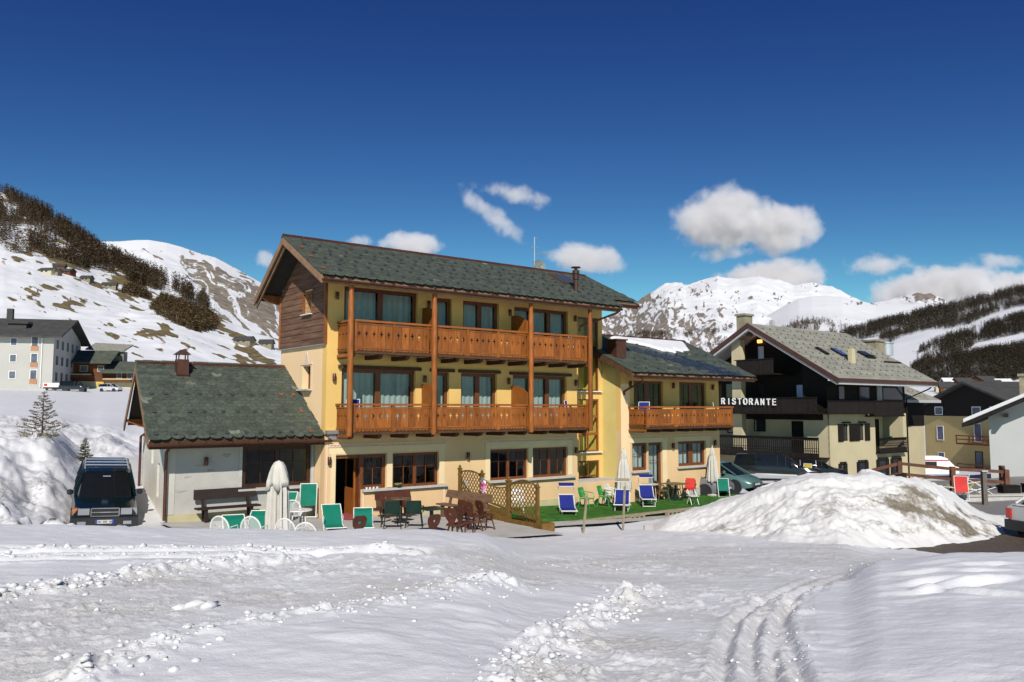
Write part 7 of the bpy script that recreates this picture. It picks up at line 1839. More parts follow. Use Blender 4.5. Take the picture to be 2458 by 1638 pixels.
# pinwheel, lizard, flower bowl
pw = thing('pinwheel', 'pink and white toy pinwheel tied to the lattice post', 'pinwheel', W(5.36, -1.92, 1.18), TH + R(-50))
mb = MB(); mb.tube([(0, .02, -.5), (0, .02, .02)], .008, 5); mb.build('stick', M_wplas, pw)
for z, m_ in ((.12, M_silver), (-.04, mat('pink_foil', (.62, .05, .28), .4, .1)), (-.2, mat('pale_pink_foil', (.7, .35, .5), .4, .1))):
    for k in range(6): a = k * 1.047; mb = MB(); mb.face([(0, 0, z), (.13 * math.cos(a), -.01, z + .13 * math.sin(a)), (.11 * math.cos(a + .6), .02, z + .11 * math.sin(a + .6))]); mb.build('vane', m_, pw)
lz = thing('lizard_ornament', 'pale lizard ornament hung on the tall lattice panel', 'ornament', W(5.42, -.78, 1.12), TH)
mb = MB(); mb.tube([(0, .12, .12), (0, .06, .06), (0, 0, 0), (0, -.06, -.06), (-.005, -.12, -.15)], [.014, .03, .03, .02, .005], 6)
for a, b in ((.05, .05), (-.03, -.03)): mb.tube([(0, a, b), (0, a + .07, b - .02)], .009, 4); mb.tube([(0, a, b), (0, a - .02, b + .07)], .009, 4)
mb.build('body', M_silver, lz)
fb = thing('flower_bowl', 'round bowl of yellow flowers on the stone sill right of the open door', 'flower bowl', W(2.98, -.07, 1.055), TH)
mb = MB(); mb.lathe([(.08, 0), (.13, .05), (.14, .08)], 12); mb.build('bowl', M_dgplas, fb, smooth=True)
rr = random.Random(5)
mf = [mat('yellow_petal', (.7, .5, .03), .6, .1), mat('leaf_green', (.04, .10, .02), .6, .2), mat('white_petal', (.7, .7, .6), .6, .1)]
for k, m_ in enumerate(mf):
    mb = MB()
    for i in range(26): a = rr.uniform(0, 6.28); r_ = .15 * math.sqrt(rr.random()); x, y, z = r_ * math.cos(a), r_ * math.sin(a), .08 + rr.uniform(0, .07); s = .026; mb.face([(x - s, y, z), (x, y - s, z + .01), (x + s, y, z), (x, y + s, z + .012)])
    o = mb.build(('flowers', 'leaves', 'flowers')[k], m_, fb); o['kind'] = 'stuff'
gr = thing('floor_grate', 'rusty framed metal grate lying on the paving left of the dark bench', 'grate', W(-4.0, -.15, .235), TH + R(-20))
mb = MB(); mb.box(-.5, -.35, 0, .5, -.31, .03); mb.box(-.5, .31, 0, .5, .35, .03); mb.box(-.5, -.309, 0, -.46, .309, .03); mb.box(.46, -.309, 0, .5, .309, .03); mb.box(-.02, -.309, 0, .02, .309, .03); mb.build('frame', M_copper, gr)
mb = MB(); mb.box(-.459, -.309, .002, .459, .309, .012); mb.build('mesh', mat('dark_grate_mesh', (.09, .085, .08), .6, .3, 30), gr)

# loungers and the rest on the lawn
def lounger(label, u, v, deg, awning=True):
    t = thing('sun_lounger', label, 'sun lounger', at(u, v, -.22), FACE(deg), 'blue sun loungers on the lawn')
    w = .29
    for a, b in (((-.75, .33), (.02, .36)), ((.02, .36), (.50, .78))):
        mb = MB(); mb.quadbox([(-w + .03, a[0], a[1] - .01), (w - .03, a[0], a[1] - .01), (w - .03, b[0], b[1] - .01), (-w + .03, b[0], b[1] - .01), (-w + .03, a[0], a[1]), (w - .03, a[0], a[1]), (w - .03, b[0], b[1]), (-w + .03, b[0], b[1])]); mb.build('sling', M_blue, t)
    for sx in (-w, w): mb = MB(); mb.tube([(sx, -.78, .33), (sx, .02, .36), (sx, .52, .80)], .019, 6); mb.build('side_tube', M_wplas, t, smooth=True)
    mb = MB(); mb.tube([(-w, -.78, .33), (w, -.78, .33)], .022, 6); mb.tube([(-w, .52, .80), (w, .52, .80)], .019, 6); mb.split('cross_bar', M_wplas, t)
    mb = MB(); mb.tube([(-w + .04, -.62, .33), (-w + .04, -.66, .03), (w - .04, -.66, .03), (w - .04, -.62, .33)], .022, 6); mb.build('front_leg', M_wplas, t, smooth=True)
    mb = MB(); mb.tube([(-w + .02, .20, .36), (-w + .02, .34, .03), (w - .02, .34, .03), (w - .02, .20, .36)], .019, 6); mb.build('rear_leg', M_wplas, t, smooth=True)
    if awning:
        for sx in (-w, w): mb = MB(); mb.tube([(sx, .42, .70), (sx * 1.02, .44, 1.10), (sx * 1.02, .22, 1.16)], .010, 5); mb.build('awning_arm', M_silver, t)
        mb = MB(); mb.quadbox([(-w, .16, 1.13), (w, .16, 1.13), (w, .46, 1.235), (-w, .46, 1.235), (-w, .16, 1.145), (w, .16, 1.145), (w, .46, 1.25), (-w, .46, 1.25)]); mb.build('awning', M_blue if awning == 1 else M_stake, t)
        mb = MB(); mb.tube([(-w, .16, 1.135), (w, .16, 1.135)], .014, 5); mb.build('awning_bar', M_wplas, t)
    return t
lounger('blue sun lounger with a small blue awning, closest to the lattice fence', 8.85, -2.45, -36)
lounger('blue sun lounger behind the right wooden stake, between the other two', 11.85, -2.35, -48, 2)
lounger('blue sun lounger with an awning beside the dark patio table', 14.1, -1.6, -40)
table('patio_table', 'dark patio table with a central foot on the lawn by the wing', 'table', at(16.55, -1.05, -.22), .46, .74, M_rattan, M_dgplas, square=True)
table('oval_table', 'small pale table against the wall behind the right blue lounger', 'table', at(15.1, -.85, -.22), .38, .78, M_sill, M_sill, ped=False)
for lb, u, v, a in (('brown rattan chair behind the dark patio table near the glazed door', 16.9, -.7, 30), ('brown rattan chair at the left end of the dark patio table', 16.0, -.75, 60)): plastic_chair(lb, at(u, v, -.22), FACE(a), M_rattan, 'rattan chairs', 'rattan_chair', False)
rc = plastic_chair('dark chair covered with a red cushion, right of the patio table', at(17.25, -1.25, -.22), FACE(-60), M_dgplas, 'padded patio chairs', 'patio_chair', False)
mb = MB(); mb.box(-.24, -.24, .446, .24, .14, .50); mb.quadbox([(-.23, .16, .5), (.23, .16, .5), (.23, .19, .5), (-.23, .19, .5), (-.20, .26, .92), (.20, .26, .92), (.20, .29, .92), (-.20, .29, .92)]); mb.build('cushion', M_red, rc)
rk = thing('folding_stand', 'small white folding stand at the edge of the lawn by the snow', 'stand', at(15.9, -2.55, -.22), FACE(-20))
for sx in (-.17, .17): mb = MB(); mb.tube([(sx, -.2, 0), (sx, .14, .62)], .016, 5); mb.tube([(sx, .2, 0), (sx, -.14, .62)], .016, 5); mb.build('leg', M_wplas, rk)
mb = MB(); mb.box(-.2, -.2, .34, .2, .2, .36); mb.build('shelf', M_wplas, rk)
for lb, u, v, h, lx in (('leaning wooden stake in the snow at the near corner of the lawn', 6.25, -6.1, 1.08, .16), ('taller wooden stake in the snow in front of the middle blue lounger', 8.1, -6.05, 1.36, .1)):
    sk_ = thing('stake', lb, 'stake', at(u, v), TH, 'stakes at the lawn edge'); mb = MB(); mb.beam((0, 0, -.15), (lx, -.02, h), .055, .055, (0, 1, 0)); mb.build('shaft', M_stake, sk_)
# pallets and plank along the edge of the lawn
ed = thing('edging_plank', 'long wooden plank bordering the near edge of the lawn', 'plank', W(11.0, -3.86, -.20), TH)
for k in range(3): mb = MB(); mb.box(-4.6 + k * 2.75, -.09, .02, -4.6 + k * 2.75 + 2.72, .09, .09); mb.build('plank', M_stake, ed)
for i, u in enumerate((7.0, 8.9, 10.9, 13.0)):
    p_ = thing('pallet', 'low wooden pallet end under the lawn edge, %s from the lattice fence' % ('first', 'second', 'third', 'fourth')[i], 'pallet', W(u, -4.02, -.27), TH, 'pallets under the lawn edge')
    mb = MB(); mb.box(-.42, -.06, .085, .42, .1, .115); mb.build('slat', M_stake, p_); mb = MB(); mb.box(-.42, -.06, -.03, .42, .1, 0); mb.build('slat', M_stake, p_)
    for k in (-.36, -.12, .12, .36): mb = MB(); mb.box(k - .055, -.05, .001, k + .055, .09, .084); mb.build('block', M_stake, p_)
# blue folding chairs on the balconies
for lb, u, v, z, a in (('blue folding chair with white arms at the right end of the top balcony', 10.85, -.62, 5.79, 35), ('blue folding chair with white arms at the right end of the lower hotel balcony', 10.6, -.62, 3.10, 35), ('blue folding chair at the left end of the wing balcony', 14.65, -.95, 3.07, -60), ('blue folding chair at the right end of the wing balcony', 19.6, -.95, 3.07, 40), ('blue folding chair at the left end of the lower hotel balcony', .85, -.6, 3.10, -50)):
    deck_chair('balcony_chair', lb, M_blue, W(u, v, z), FACE(a), 'blue chairs on the balconies', upright=True).scale = (.88, .88, .93)
# beyond the snow pile
deck_chair('deck_chair', 'red folding chair on the terrace edge right of the snow pile', M_red, (20.0, 37.0, -.3), R(-20), 'coloured chairs beyond the snow pile', upright=True)
deck_chair('deck_chair', 'yellow and white folded chair leaning at the foot of the restaurant chalet', mat('yellow_canvas', (.55, .42, .06), .8, .1), (18.45, 52, -.75), R(-50), 'coloured chairs beyond the snow pile', upright=True)
pc = thing('chair_heap', 'tangled heap of white and yellow folded chair frames beside the red chair', 'chair heap', (21.1, 38.0, -.12), R(10))
rr = random.Random(8)
for k in range(14):
    p = Vector((rr.uniform(-.6, .6), rr.uniform(-.3, .3), rr.uniform(.05, .55))); d = Vector((rr.uniform(-1, 1), rr.uniform(-.3, .3), rr.uniform(-.45, .45))).normalized() * rr.uniform(.45, .75)
    mb = MB(); mb.tube([p - d, p, p + d], .018, 5); mb.build('frame_tube', M_wplas if k % 4 else bpy.data.materials['yellow_canvas'], pc)

# ------------------------------------------------------------------ vehicles
M_tyre = mat('tyre_rubber', (0.018, 0.018, 0.018), 0.8, 0.1)
M_rim = mat('alloy_rim', (0.42, 0.43, 0.44), 0.35, 0.05, metal=0.6)
M_bump = mat('black_bumper', (0.022, 0.023, 0.026), 0.6, 0.1)
M_chrome = mat('chrome', (0.45, 0.46, 0.48), 0.2, 0.02, metal=1.0)
M_lens = mat('headlamp_lens', (0.26, 0.27, 0.29), 0.08, 0.1, spec=0.9)
M_amber = mat('amber_lens', (0.55, 0.18, 0.04), 0.2, 0.1, spec=0.8)
M_rearl = mat('red_lens', (0.45, 0.02, 0.02), 0.2, 0.1, spec=0.8)
M_plate = mat('white_plate', (0.5, 0.5, 0.49), 0.5, 0.03)
M_plateb = mat('blue_plate_band', (0.03, 0.08, 0.45), 0.5, 0.03)
M_carglass = mat('car_glass', (0.008, 0.009, 0.010), 0.05, 0.1, spec=0.35)
def paint(name, c, rough=.22): return mat(name, c, rough, .04, 1.0, spec=.6)
def loft(secs, closed_ends=True):
    mb = MB(); n = len(secs[0])
    for s_ in secs: mb.v += [tuple(p) for p in s_]
    for i in range(len(secs) - 1):
        for k in range(n): mb.f.append((i * n + k, i * n + (k + 1) % n, (i + 1) * n + (k + 1) % n, (i + 1) * n + k)); mb.m.append(0)
    mb.f.append(tuple(range(n))); mb.f.append(tuple((len(secs) - 1) * n + k for k in reversed(range(n)))); mb.m += [0, 0]
    return mb
def ring(x, z0, z1, w0, w1, bulge=.04):
    """cross-section of the lower body at length x (front = +x)"""
    zm = z0 + (z1 - z0) * .55
    return [(x, -w0, z0), (x, -w0 - bulge, zm), (x, -w1, z1 - .04), (x, -w1 + .08, z1), (x, w1 - .08, z1), (x, w1, z1 - .04), (x, w0 + bulge, zm), (x, w0, z0)]
def car(name, label, loc, rz, body, stations, cabin, wheels, wr, cat='car', lower=None, roof_rack=False, extras=None, tilt=(0, 0), suv=False, group=None):
    """stations: (x, z_low, z_top, half width low, half width top); cabin: (x, z_belt, z_roof, hw_belt, hw_roof) rear to front"""
    t = thing(name, label, cat, loc, rz, group); t.rotation_euler = (tilt[0], tilt[1], rz)
    bo = loft([ring(*s_) for s_ in stations]).build('body', body, t, smooth=True)
    if lower:
        loft([ring(s_[0] * 1.004, s_[1] - .01, s_[1] + (s_[2] - s_[1]) * .42, s_[3] + .02, s_[4] + .03) for s_ in stations]).build('lower_body', lower, t, smooth=True)
    secs = [[(x, -hb, zb - .03), (x, -hb, zb), (x, -hr, zr - .05), (x, -hr + .09, zr), (x, hr - .09, zr), (x, hr, zr - .05), (x, hb, zb), (x, hb, zb - .03)] for x, zb, zr, hb, hr in cabin]
    loft(secs).build('windows', M_carglass, t, smooth=True)
    rf = [c for c in cabin if c[2] - c[1] > .25]
    mb = MB(); k = len(rf)
    for x, zb, zr, hb, hr in rf: mb.v += [(x, -hr - .012, zr - .06), (x, -hr + .085, zr + .012), (x, hr - .085, zr + .012), (x, hr + .012, zr - .06)]
    for i in range(k - 1):
        for j in range(3): mb.f.append((i * 4 + j, i * 4 + j + 1, i * 4 + 4 + j + 1, i * 4 + 4 + j)); mb.m.append(0)
    mb.build('roof_panel', body, t, smooth=True)
    # pillars follow the cabin edges
    for sy in (-1, 1):
        pil = MB()
        for i in range(len(cabin) - 1):
            a, b = cabin[i], cabin[i + 1]
            if abs((a[2] - a[1]) - (b[2] - b[1])) > .2: pil.beam((a[0], sy * (a[4] if a[2] - a[1] > .25 else a[3]), a[2] - (.03 if a[2] - a[1] > .25 else 0)), (b[0], sy * (b[4] if b[2] - b[1] > .25 else b[3]), b[2] - (.03 if b[2] - b[1] > .25 else 0)), .07, .05)
        for x, zb, zr, hb, hr in cabin[1:-1][1:]:
            if zr - zb > .25: pil.beam((x, sy * (hb + .004), zb), (x, sy * (hr + .004), zr - .05), .07, .03, (1, 0, 0))
        if pil.v: pil.split('pillar', body, t)
    for x in wheels:
        for sy in (-1, 1):
            yy = sy * (stations[len(stations) // 2][3] - .08)
            mb = MB(); mb.lathe([(wr * .62, -.10), (wr * .95, -.10), (wr, -.06), (wr, .06), (wr * .95, .10), (wr * .62, .10)], 22); wo_ = mb.build('wheel', M_tyre, t, (x, yy, wr), (R(90), 0, 0), smooth=True)
            mb = MB(); mb.lathe([(wr * .63, -.095), (wr * .60, -.09), (wr * .25, -.075), (.04, -.085)] if True else [], 18)
            mb.lathe([(wr * .63, .095), (wr * .60, .09), (wr * .25, .075), (.04, .085)], 18)
            for k in range(5): a = k * 1.257; mb.beam((.04 * math.cos(a), .04 * math.sin(a), .095 * (-1)), (wr * .58 * math.cos(a), wr * .58 * math.sin(a), -.10), .05, .02); mb.beam((.04 * math.cos(a), .04 * math.sin(a), .095), (wr * .58 * math.cos(a), wr * .58 * math.sin(a), .10), .05, .02)
            mb.build('rim', M_rim, wo_)
            mb = MB(); mb.lathe([(wr * 1.16, -.012), (wr * 1.16, .012)], 22); mb.build('wheel_arch', M_bump, t, (x, sy * (stations[len(stations) // 2][3] + .025), wr * 1.03), (R(90), 0, 0))
    if extras: extras(t)
    for sy in (-1, 1):
        c = [q for q in cabin if q[2] - q[1] > .25][-1]
        mb = MB(); mb.lathe([(.03, -.09), (.085, -.06), (.09, .06), (.03, .09)], 8, (c[0] + .35, sy * (c[3] + .13), c[1] + .08)); mb.build('wing_mirror', M_bump if suv else body, t, smooth=True)
    return t
def bxp(t, name, m, *b):
    o = None
    for q in b: mb = MB(); mb.box(*q); o = mb.build(name, m, t)
    return o
M_pgreen = paint('dark_green_blue_paint', (0.004, 0.011, 0.014), .18)
def suv_x(t):
    F_ = 2.27
    for sy in (-1, 1):
        bxp(t, 'headlight', M_lens, (F_ - .12, sy * .42, .78, F_ + .025, sy * .72, .98)); bxp(t, 'indicator', M_amber if sy < 0 else M_lens, (F_ - .22, sy * .73, .78, F_ - .03, sy * .86, .97))
    g = bxp(t, 'grille', M_bump, (F_ - .1, -.37, .74, F_ + .015, .37, .99))
    for z in (.735, .86, .985): bxp(g, 'grille_bar', M_chrome, (F_ + .016, -.37, z - .013, F_ + .032, .37, z + .013))
    for y in (-.375, .375): bxp(g, 'grille_bar', M_chrome, (F_ + .016, y - .012, .735, F_ + .03, y + .012, .985))
    for k, (y, ) in enumerate(((-.11,), (-.055,), (0,), (.055,), (.11,))): bxp(g, 'emblem_letter', M_chrome, (F_ + .033, y - .018, .84, F_ + .04, y + .018, .88))
    bxp(t, 'bumper', M_bump, (F_ - .25, -.90, .42, F_ + .14, .90, .70))
    bxp(t, 'fog_lamp', M_lens, (F_ + .1, -.72, .5, F_ + .15, -.5, .6), (F_ + .1, .5, .5, F_ + .15, .72, .6))
    p = bxp(t, 'number_plate', M_plate, (F_ + .142, -.24, .53, F_ + .155, .24, .645)); bxp(p, 'plate_band', M_plateb, (F_ + .1555, -.24, .53, F_ + .158, -.195, .645), (F_ + .1555, .195, .53, F_ + .158, .24, .645))
    for i, ch in enumerate('--  ---  --'):
        if ch == '-': bxp(p, 'plate_character', M_bump, (F_ + .1555, -.165 + i * .033, .56, F_ + .157, -.145 + i * .033, .615))
    for sy in (-1, 1): mb = MB(); mb.tube([(-1.7, sy * .62, 1.86), (-1.5, sy * .62, 1.90), (.0, sy * .62, 1.90), (.2, sy * .62, 1.86)], .02, 6); mb.build('roof_rail', M_silver, t)
    for x in (-1.3, -.75, -.2): mb = MB(); mb.tube([(x, -.62, 1.90), (x, .62, 1.90)], .016, 5); mb.build('roof_bar', M_silver, t)
    mb = MB(); mb.box(.74, .45, 1.22, .9, .68, 1.27); mb.build('blue_card', M_plateb, t); mb = MB(); mb.box(.55, -.10, 1.62, .58, .12, 1.68); mb.build('mirror', M_silver, t)
    for y in (-.62, .1): mb = MB(); mb.beam((1.02, y, 1.13), (.98, y + .5, 1.17), .012, .012); mb.split('wiper', M_bump, t)
ang = math.atan2(-.891, .454)
car('parked_car', 'dark green off-road car with a roof rack, nose towards us beside the annex', (-13.15, 26.8, .24), ang, M_pgreen,
    [(-2.2, .5, 1.16, .80, .84), (-2.0, .42, 1.18, .86, .87), (-.9, .40, 1.16, .88, .88), (.7, .40, 1.12, .88, .87), (1.3, .42, 1.08, .87, .84), (2.0, .45, 1.02, .85, .80), (2.25, .55, .98, .80, .74)],
    [(-2.15, 1.14, 1.2, .82, .7), (-2.05, 1.14, 1.82, .83, .66), (-1.0, 1.14, 1.85, .86, .69), (.0, 1.12, 1.84, .86, .69), (.45, 1.11, 1.78, .85, .66), (1.15, 1.09, 1.12, .83, .74)], (-1.45, 1.45), .37, suv=True, extras=suv_x, tilt=(R(-2.0), R(6.5))).scale = (1, 1, .93)
M_pteal = paint('teal_paint', (0.075, 0.15, 0.145), .25)
def hatch_x(F_, hw, h0, h1, plate=True):
    def f(t):
        for sy in (-1, 1): mb = MB(); mb.quadbox([(F_ - .42, sy * hw, h0 + .02), (F_ - .02, sy * hw * .62, h0), (F_ - .05, sy * hw * .60, h0 + .02), (F_ - .42, sy * (hw - .05), h0 + .05), (F_ - .5, sy * hw * .97, h1), (F_ - .22, sy * hw * .58, h1 - .03), (F_ - .25, sy * hw * .55, h1 - .03), (F_ - .5, sy * (hw - .1), h1)]); mb.build('headlight', M_lens, t)
        bxp(t, 'grille', M_bump, (F_ - .05, -hw * .5, h0 - .18, F_ + .015, hw * .5, h0 - .06)); bxp(t, 'air_intake', M_bump, (F_ - .08, -hw * .6, .30, F_ + .01, hw * .6, .40))
        bxp(t, 'number_plate', M_plate, (F_ + .01, -.26, .42, F_ + .035, .26, .52))
        mb = MB(); mb.lathe([(.05, 0), (.04, .02)], 8, (0, 0, 0)); mb.build('badge', M_chrome, t, (F_ - .03, 0, h0 - .01), (0, R(80), 0))
        for sy in (-1, 1): bxp(t, 'side_trim', M_bump, (-.9, sy * (hw + .015), .52, .9, sy * (hw + .04), .58))
    return f
car('parked_car', 'teal hatchback parked just beyond the right corner of the hotel wing', (10.5, 42.3, -.34), R(-42), M_pteal,
    [(-2.0, .45, .98, .72, .78), (-1.7, .25, 1.0, .80, .83), (-.6, .22, .98, .84, .85), (.8, .22, .96, .84, .84), (1.35, .24, .88, .83, .80), (1.85, .28, .74, .76, .70), (2.1, .34, .62, .60, .55)],
    [(-2.0, .96, 1.05, .74, .6), (-1.75, .96, 1.42, .76, .60), (-.9, .96, 1.54, .80, .62), (.1, .95, 1.52, .80, .62), (.45, .94, 1.42, .79, .6), (1.35, .87, .90, .76, .68)], (-1.28, 1.32), .32, extras=hatch_x(2.1, .78, .60, .76))
car('parked_car', 'grey car half hidden behind the hotel wing, left of the teal hatchback', (8.55, 40.4, -.36), R(-40), paint('grey_paint', (.16, .165, .18), .25),
    [(-2.0, .45, .98, .72, .78), (-1.7, .25, 1.0, .80, .83), (-.6, .22, .98, .84, .85), (.8, .22, .96, .84, .84), (1.35, .24, .9, .83, .80), (1.85, .28, .8, .76, .70), (2.1, .34, .68, .62, .58)],
    [(-2.0, .96, 1.05, .74, .6), (-1.75, .96, 1.36, .76, .60), (-.9, .96, 1.46, .80, .62), (.1, .95, 1.44, .80, .62), (.45, .94, 1.36, .79, .6), (1.2, .89, .92, .76, .68)], (-1.28, 1.32), .31, extras=hatch_x(2.1, .78, .62, .76))
car('parked_car', 'large black and silver off-road car in the shade before the restaurant chalet', (16.9, 53.2, -.98), R(-17), paint('black_paint', (.012, .013, .015), .18),
    [(-2.6, .6, 1.22, .84, .88), (-2.3, .45, 1.24, .92, .92), (-1.0, .42, 1.22, .94, .94), (1.0, .42, 1.18, .94, .93), (1.6, .45, 1.14, .93, .90), (2.4, .5, 1.06, .90, .84), (2.65, .6, 1.0, .82, .76)],
    [(-2.55, 1.2, 1.28, .86, .74), (-2.4, 1.2, 1.86, .88, .72), (-1.2, 1.2, 1.92, .91, .74), (.1, 1.19, 1.90, .91, .74), (.6, 1.18, 1.84, .9, .72), (1.45, 1.14, 1.18, .88, .8)], (-1.6, 1.65), .40, suv=True, lower=paint('silver_lower_paint', (.34, .345, .35), .3), extras=hatch_x(2.65, .86, .78, .98))
car('parked_car', 'black car parked nose right behind the large off-road car', (20.4, 56.2, -1.05), R(-14), paint('gloss_black_paint', (.010, .010, .012), .15),
    [(-2.0, .45, .98, .72, .78), (-1.7, .25, 1.0, .80, .83), (-.6, .22, .98, .84, .85), (.8, .22, .96, .84, .84), (1.35, .24, .9, .83, .80), (1.85, .28, .8, .76, .70), (2.1, .34, .68, .62, .58)],
    [(-2.0, .96, 1.05, .74, .6), (-1.75, .96, 1.36, .76, .60), (-.9, .96, 1.46, .80, .62), (.1, .95, 1.44, .80, .62), (.45, .94, 1.36, .79, .6), (1.2, .89, .92, .76, .68)], (-1.28, 1.32), .31, extras=hatch_x(2.1, .78, .62, .76))
def white_x(t):
    for sy in (-1, 1): bxp(t, 'tail_light', M_rearl, (-2.06, sy * .62, .62, -1.98, sy * .80, .92))
    bxp(t, 'bumper', M_bump, (-2.12, -.80, .28, -1.95, .80, .58)); bxp(t, 'rear_window', M_carglass, (-2.0, -.6, 1.0, -1.93, .6, 1.02))
car('parked_car', 'white car at the right edge, only its rear corner in view', (17.45, 25.5, -.14), R(14), paint('white_car_paint', (.62, .62, .60), .3),
    [(-2.0, .45, 1.0, .74, .78), (-1.8, .25, 1.04, .81, .83), (-.6, .22, .98, .84, .85), (.8, .22, .96, .84, .84), (1.35, .24, .88, .83, .80), (1.85, .28, .78, .76, .70), (2.1, .34, .64, .60, .55)],
    [(-1.7, 1.0, 1.06, .76, .6), (-1.3, .98, 1.40, .78, .60), (-.6, .96, 1.45, .80, .62), (.2, .95, 1.43, .80, .62), (.5, .94, 1.35, .79, .6), (1.3, .87, .90, .76, .68)], (-1.25, 1.28), .31, extras=white_x)
car('parked_car', 'black van parked between the pale grey house and the log chalets', (-78.6, 148.0, 6.75), R(12), paint('far_black_paint', (.01, .011, .018), .2),
    [(-2.4, .5, 1.15, .84, .88), (-1.0, .42, 1.16, .92, .92), (1.0, .42, 1.14, .92, .92), (1.8, .5, 1.0, .88, .84), (2.2, .6, .9, .8, .7)], [(-2.4, 1.1, 1.2, .84, .7), (-2.2, 1.1, 1.9, .86, .7), (.2, 1.1, 1.92, .88, .7), (.8, 1.1, 1.8, .86, .7), (1.6, 1.05, 1.1, .84, .75)], (-1.4, 1.4), .36)
car('parked_car', 'silver estate car parked in front of the lower log chalet', (-74.0, 152.0, 6.8), R(-14), paint('far_silver_paint', (.50, .50, .52), .3),
    [(-2.2, .45, .98, .74, .8), (-.8, .3, 1.0, .86, .88), (1.0, .3, .96, .86, .86), (1.7, .34, .85, .8, .76), (2.1, .4, .7, .66, .6)], [(-2.2, .95, 1.0, .76, .6), (-2.0, .95, 1.5, .78, .62), (-.2, .95, 1.56, .8, .62), (.4, .95, 1.46, .8, .6), (1.2, .9, .95, .76, .68)], (-1.3, 1.3), .32)
tr = thing('trailer', 'white box trailer standing at the foot of the pale grey house', 'trailer', (-82.0, 147.0, 7.0), R(14)); tr.scale = (.62,) * 3
mb = MB(); mb.box(-2.2, -1, .9, 2.0, 1, 2.1); mb.build('box', M_white, tr); mb = MB(); mb.box(-2.0, -1.02, 1.2, -1.1, -1.001, 1.9); mb.build('marking', M_red, tr)
for x in (-1.2, 1.0): mb = MB(); mb.lathe([(.35, -.12), (.35, .12)], 12); mb.build('wheel', M_tyre, tr, (x, -.9, .35), (R(90), 0, 0))
mb = MB(); mb.box(-2.2, -.9, .5, 2.6, .9, .89); mb.build('chassis', M_bump, tr)
cv = thing('camper_van', 'white camper van with red stripes parked below the yellow house', 'van', (48.0, 95.0, -4.2), R(-12))
mb = loft([[(x, -1, .5), (x, -1.02, 1.4), (x, -.95, zt_), (x, .95, zt_), (x, 1.02, 1.4), (x, 1, .5)] for x, zt_ in ((-2.6, 2.3), (-2.3, 2.6), (.8, 2.6), (1.4, 2.4), (2.2, 1.5), (2.6, 1.1))]); mb.build('body', M_white, cv)
for z in (1.25, 2.1): mb = MB(); mb.box(-2.5, -1.04, z, 1.6, -1.022, z + .1); mb.build('stripe', M_red, cv)
mb = MB(); mb.box(-.9, -1.05, 1.5, .3, -1.023, 2.0); mb.build('window', M_carglass, cv)
for x in (-1.6, 1.6):
    for y in (-.9, .9): mb = MB(); mb.lathe([(.34, -.1), (.34, .1)], 12); mb.build('wheel', M_tyre, cv, (x, y, .34), (R(90), 0, 0))
bk = thing('bicycle', 'dark bicycle leaning at the dark log railing by the teal hatchback', 'bicycle', (13.05, 38.2, -.42), R(24)); bk.rotation_euler = (R(-10), 0, R(24))
for x in (-.5, .5): mb = MB(); mb.tube([(x + .33 * math.cos(a), 0, .34 + .33 * math.sin(a)) for a in [k * math.pi / 10 for k in range(20)]], .02, 6, closed=True); wl_ = mb.build('wheel', M_tyre, bk)
mb = MB(); mb.tube([(-.5, 0, .34), (-.12, 0, .80), (.38, 0, .80), (.0, 0, .32), (-.12, 0, .80)], .018, 6); mb.tube([(-.5, 0, .34), (.0, 0, .32)], .016, 6); mb.tube([(.5, 0, .34), (.38, 0, .80), (.36, 0, .98)], .018, 6); mb.build('frame', M_bump, bk)
mb = MB(); mb.tube([(.38, -.27, 1.0), (.36, 0, .98), (.38, .27, 1.0)], .014, 5); mb.build('handlebar', M_chrome, bk); mb = MB(); mb.box(-.26, -.06, .86, -.02, .06, .92); mb.build('saddle', M_rearl if False else M_bump, bk)
mb = MB(); mb.lathe([(.07, 0), (.09, .12)], 8, (.5, 0, .84)); mb.build('basket', mat('yellow_bag', (.5, .4, .03), .6, .1), bk)

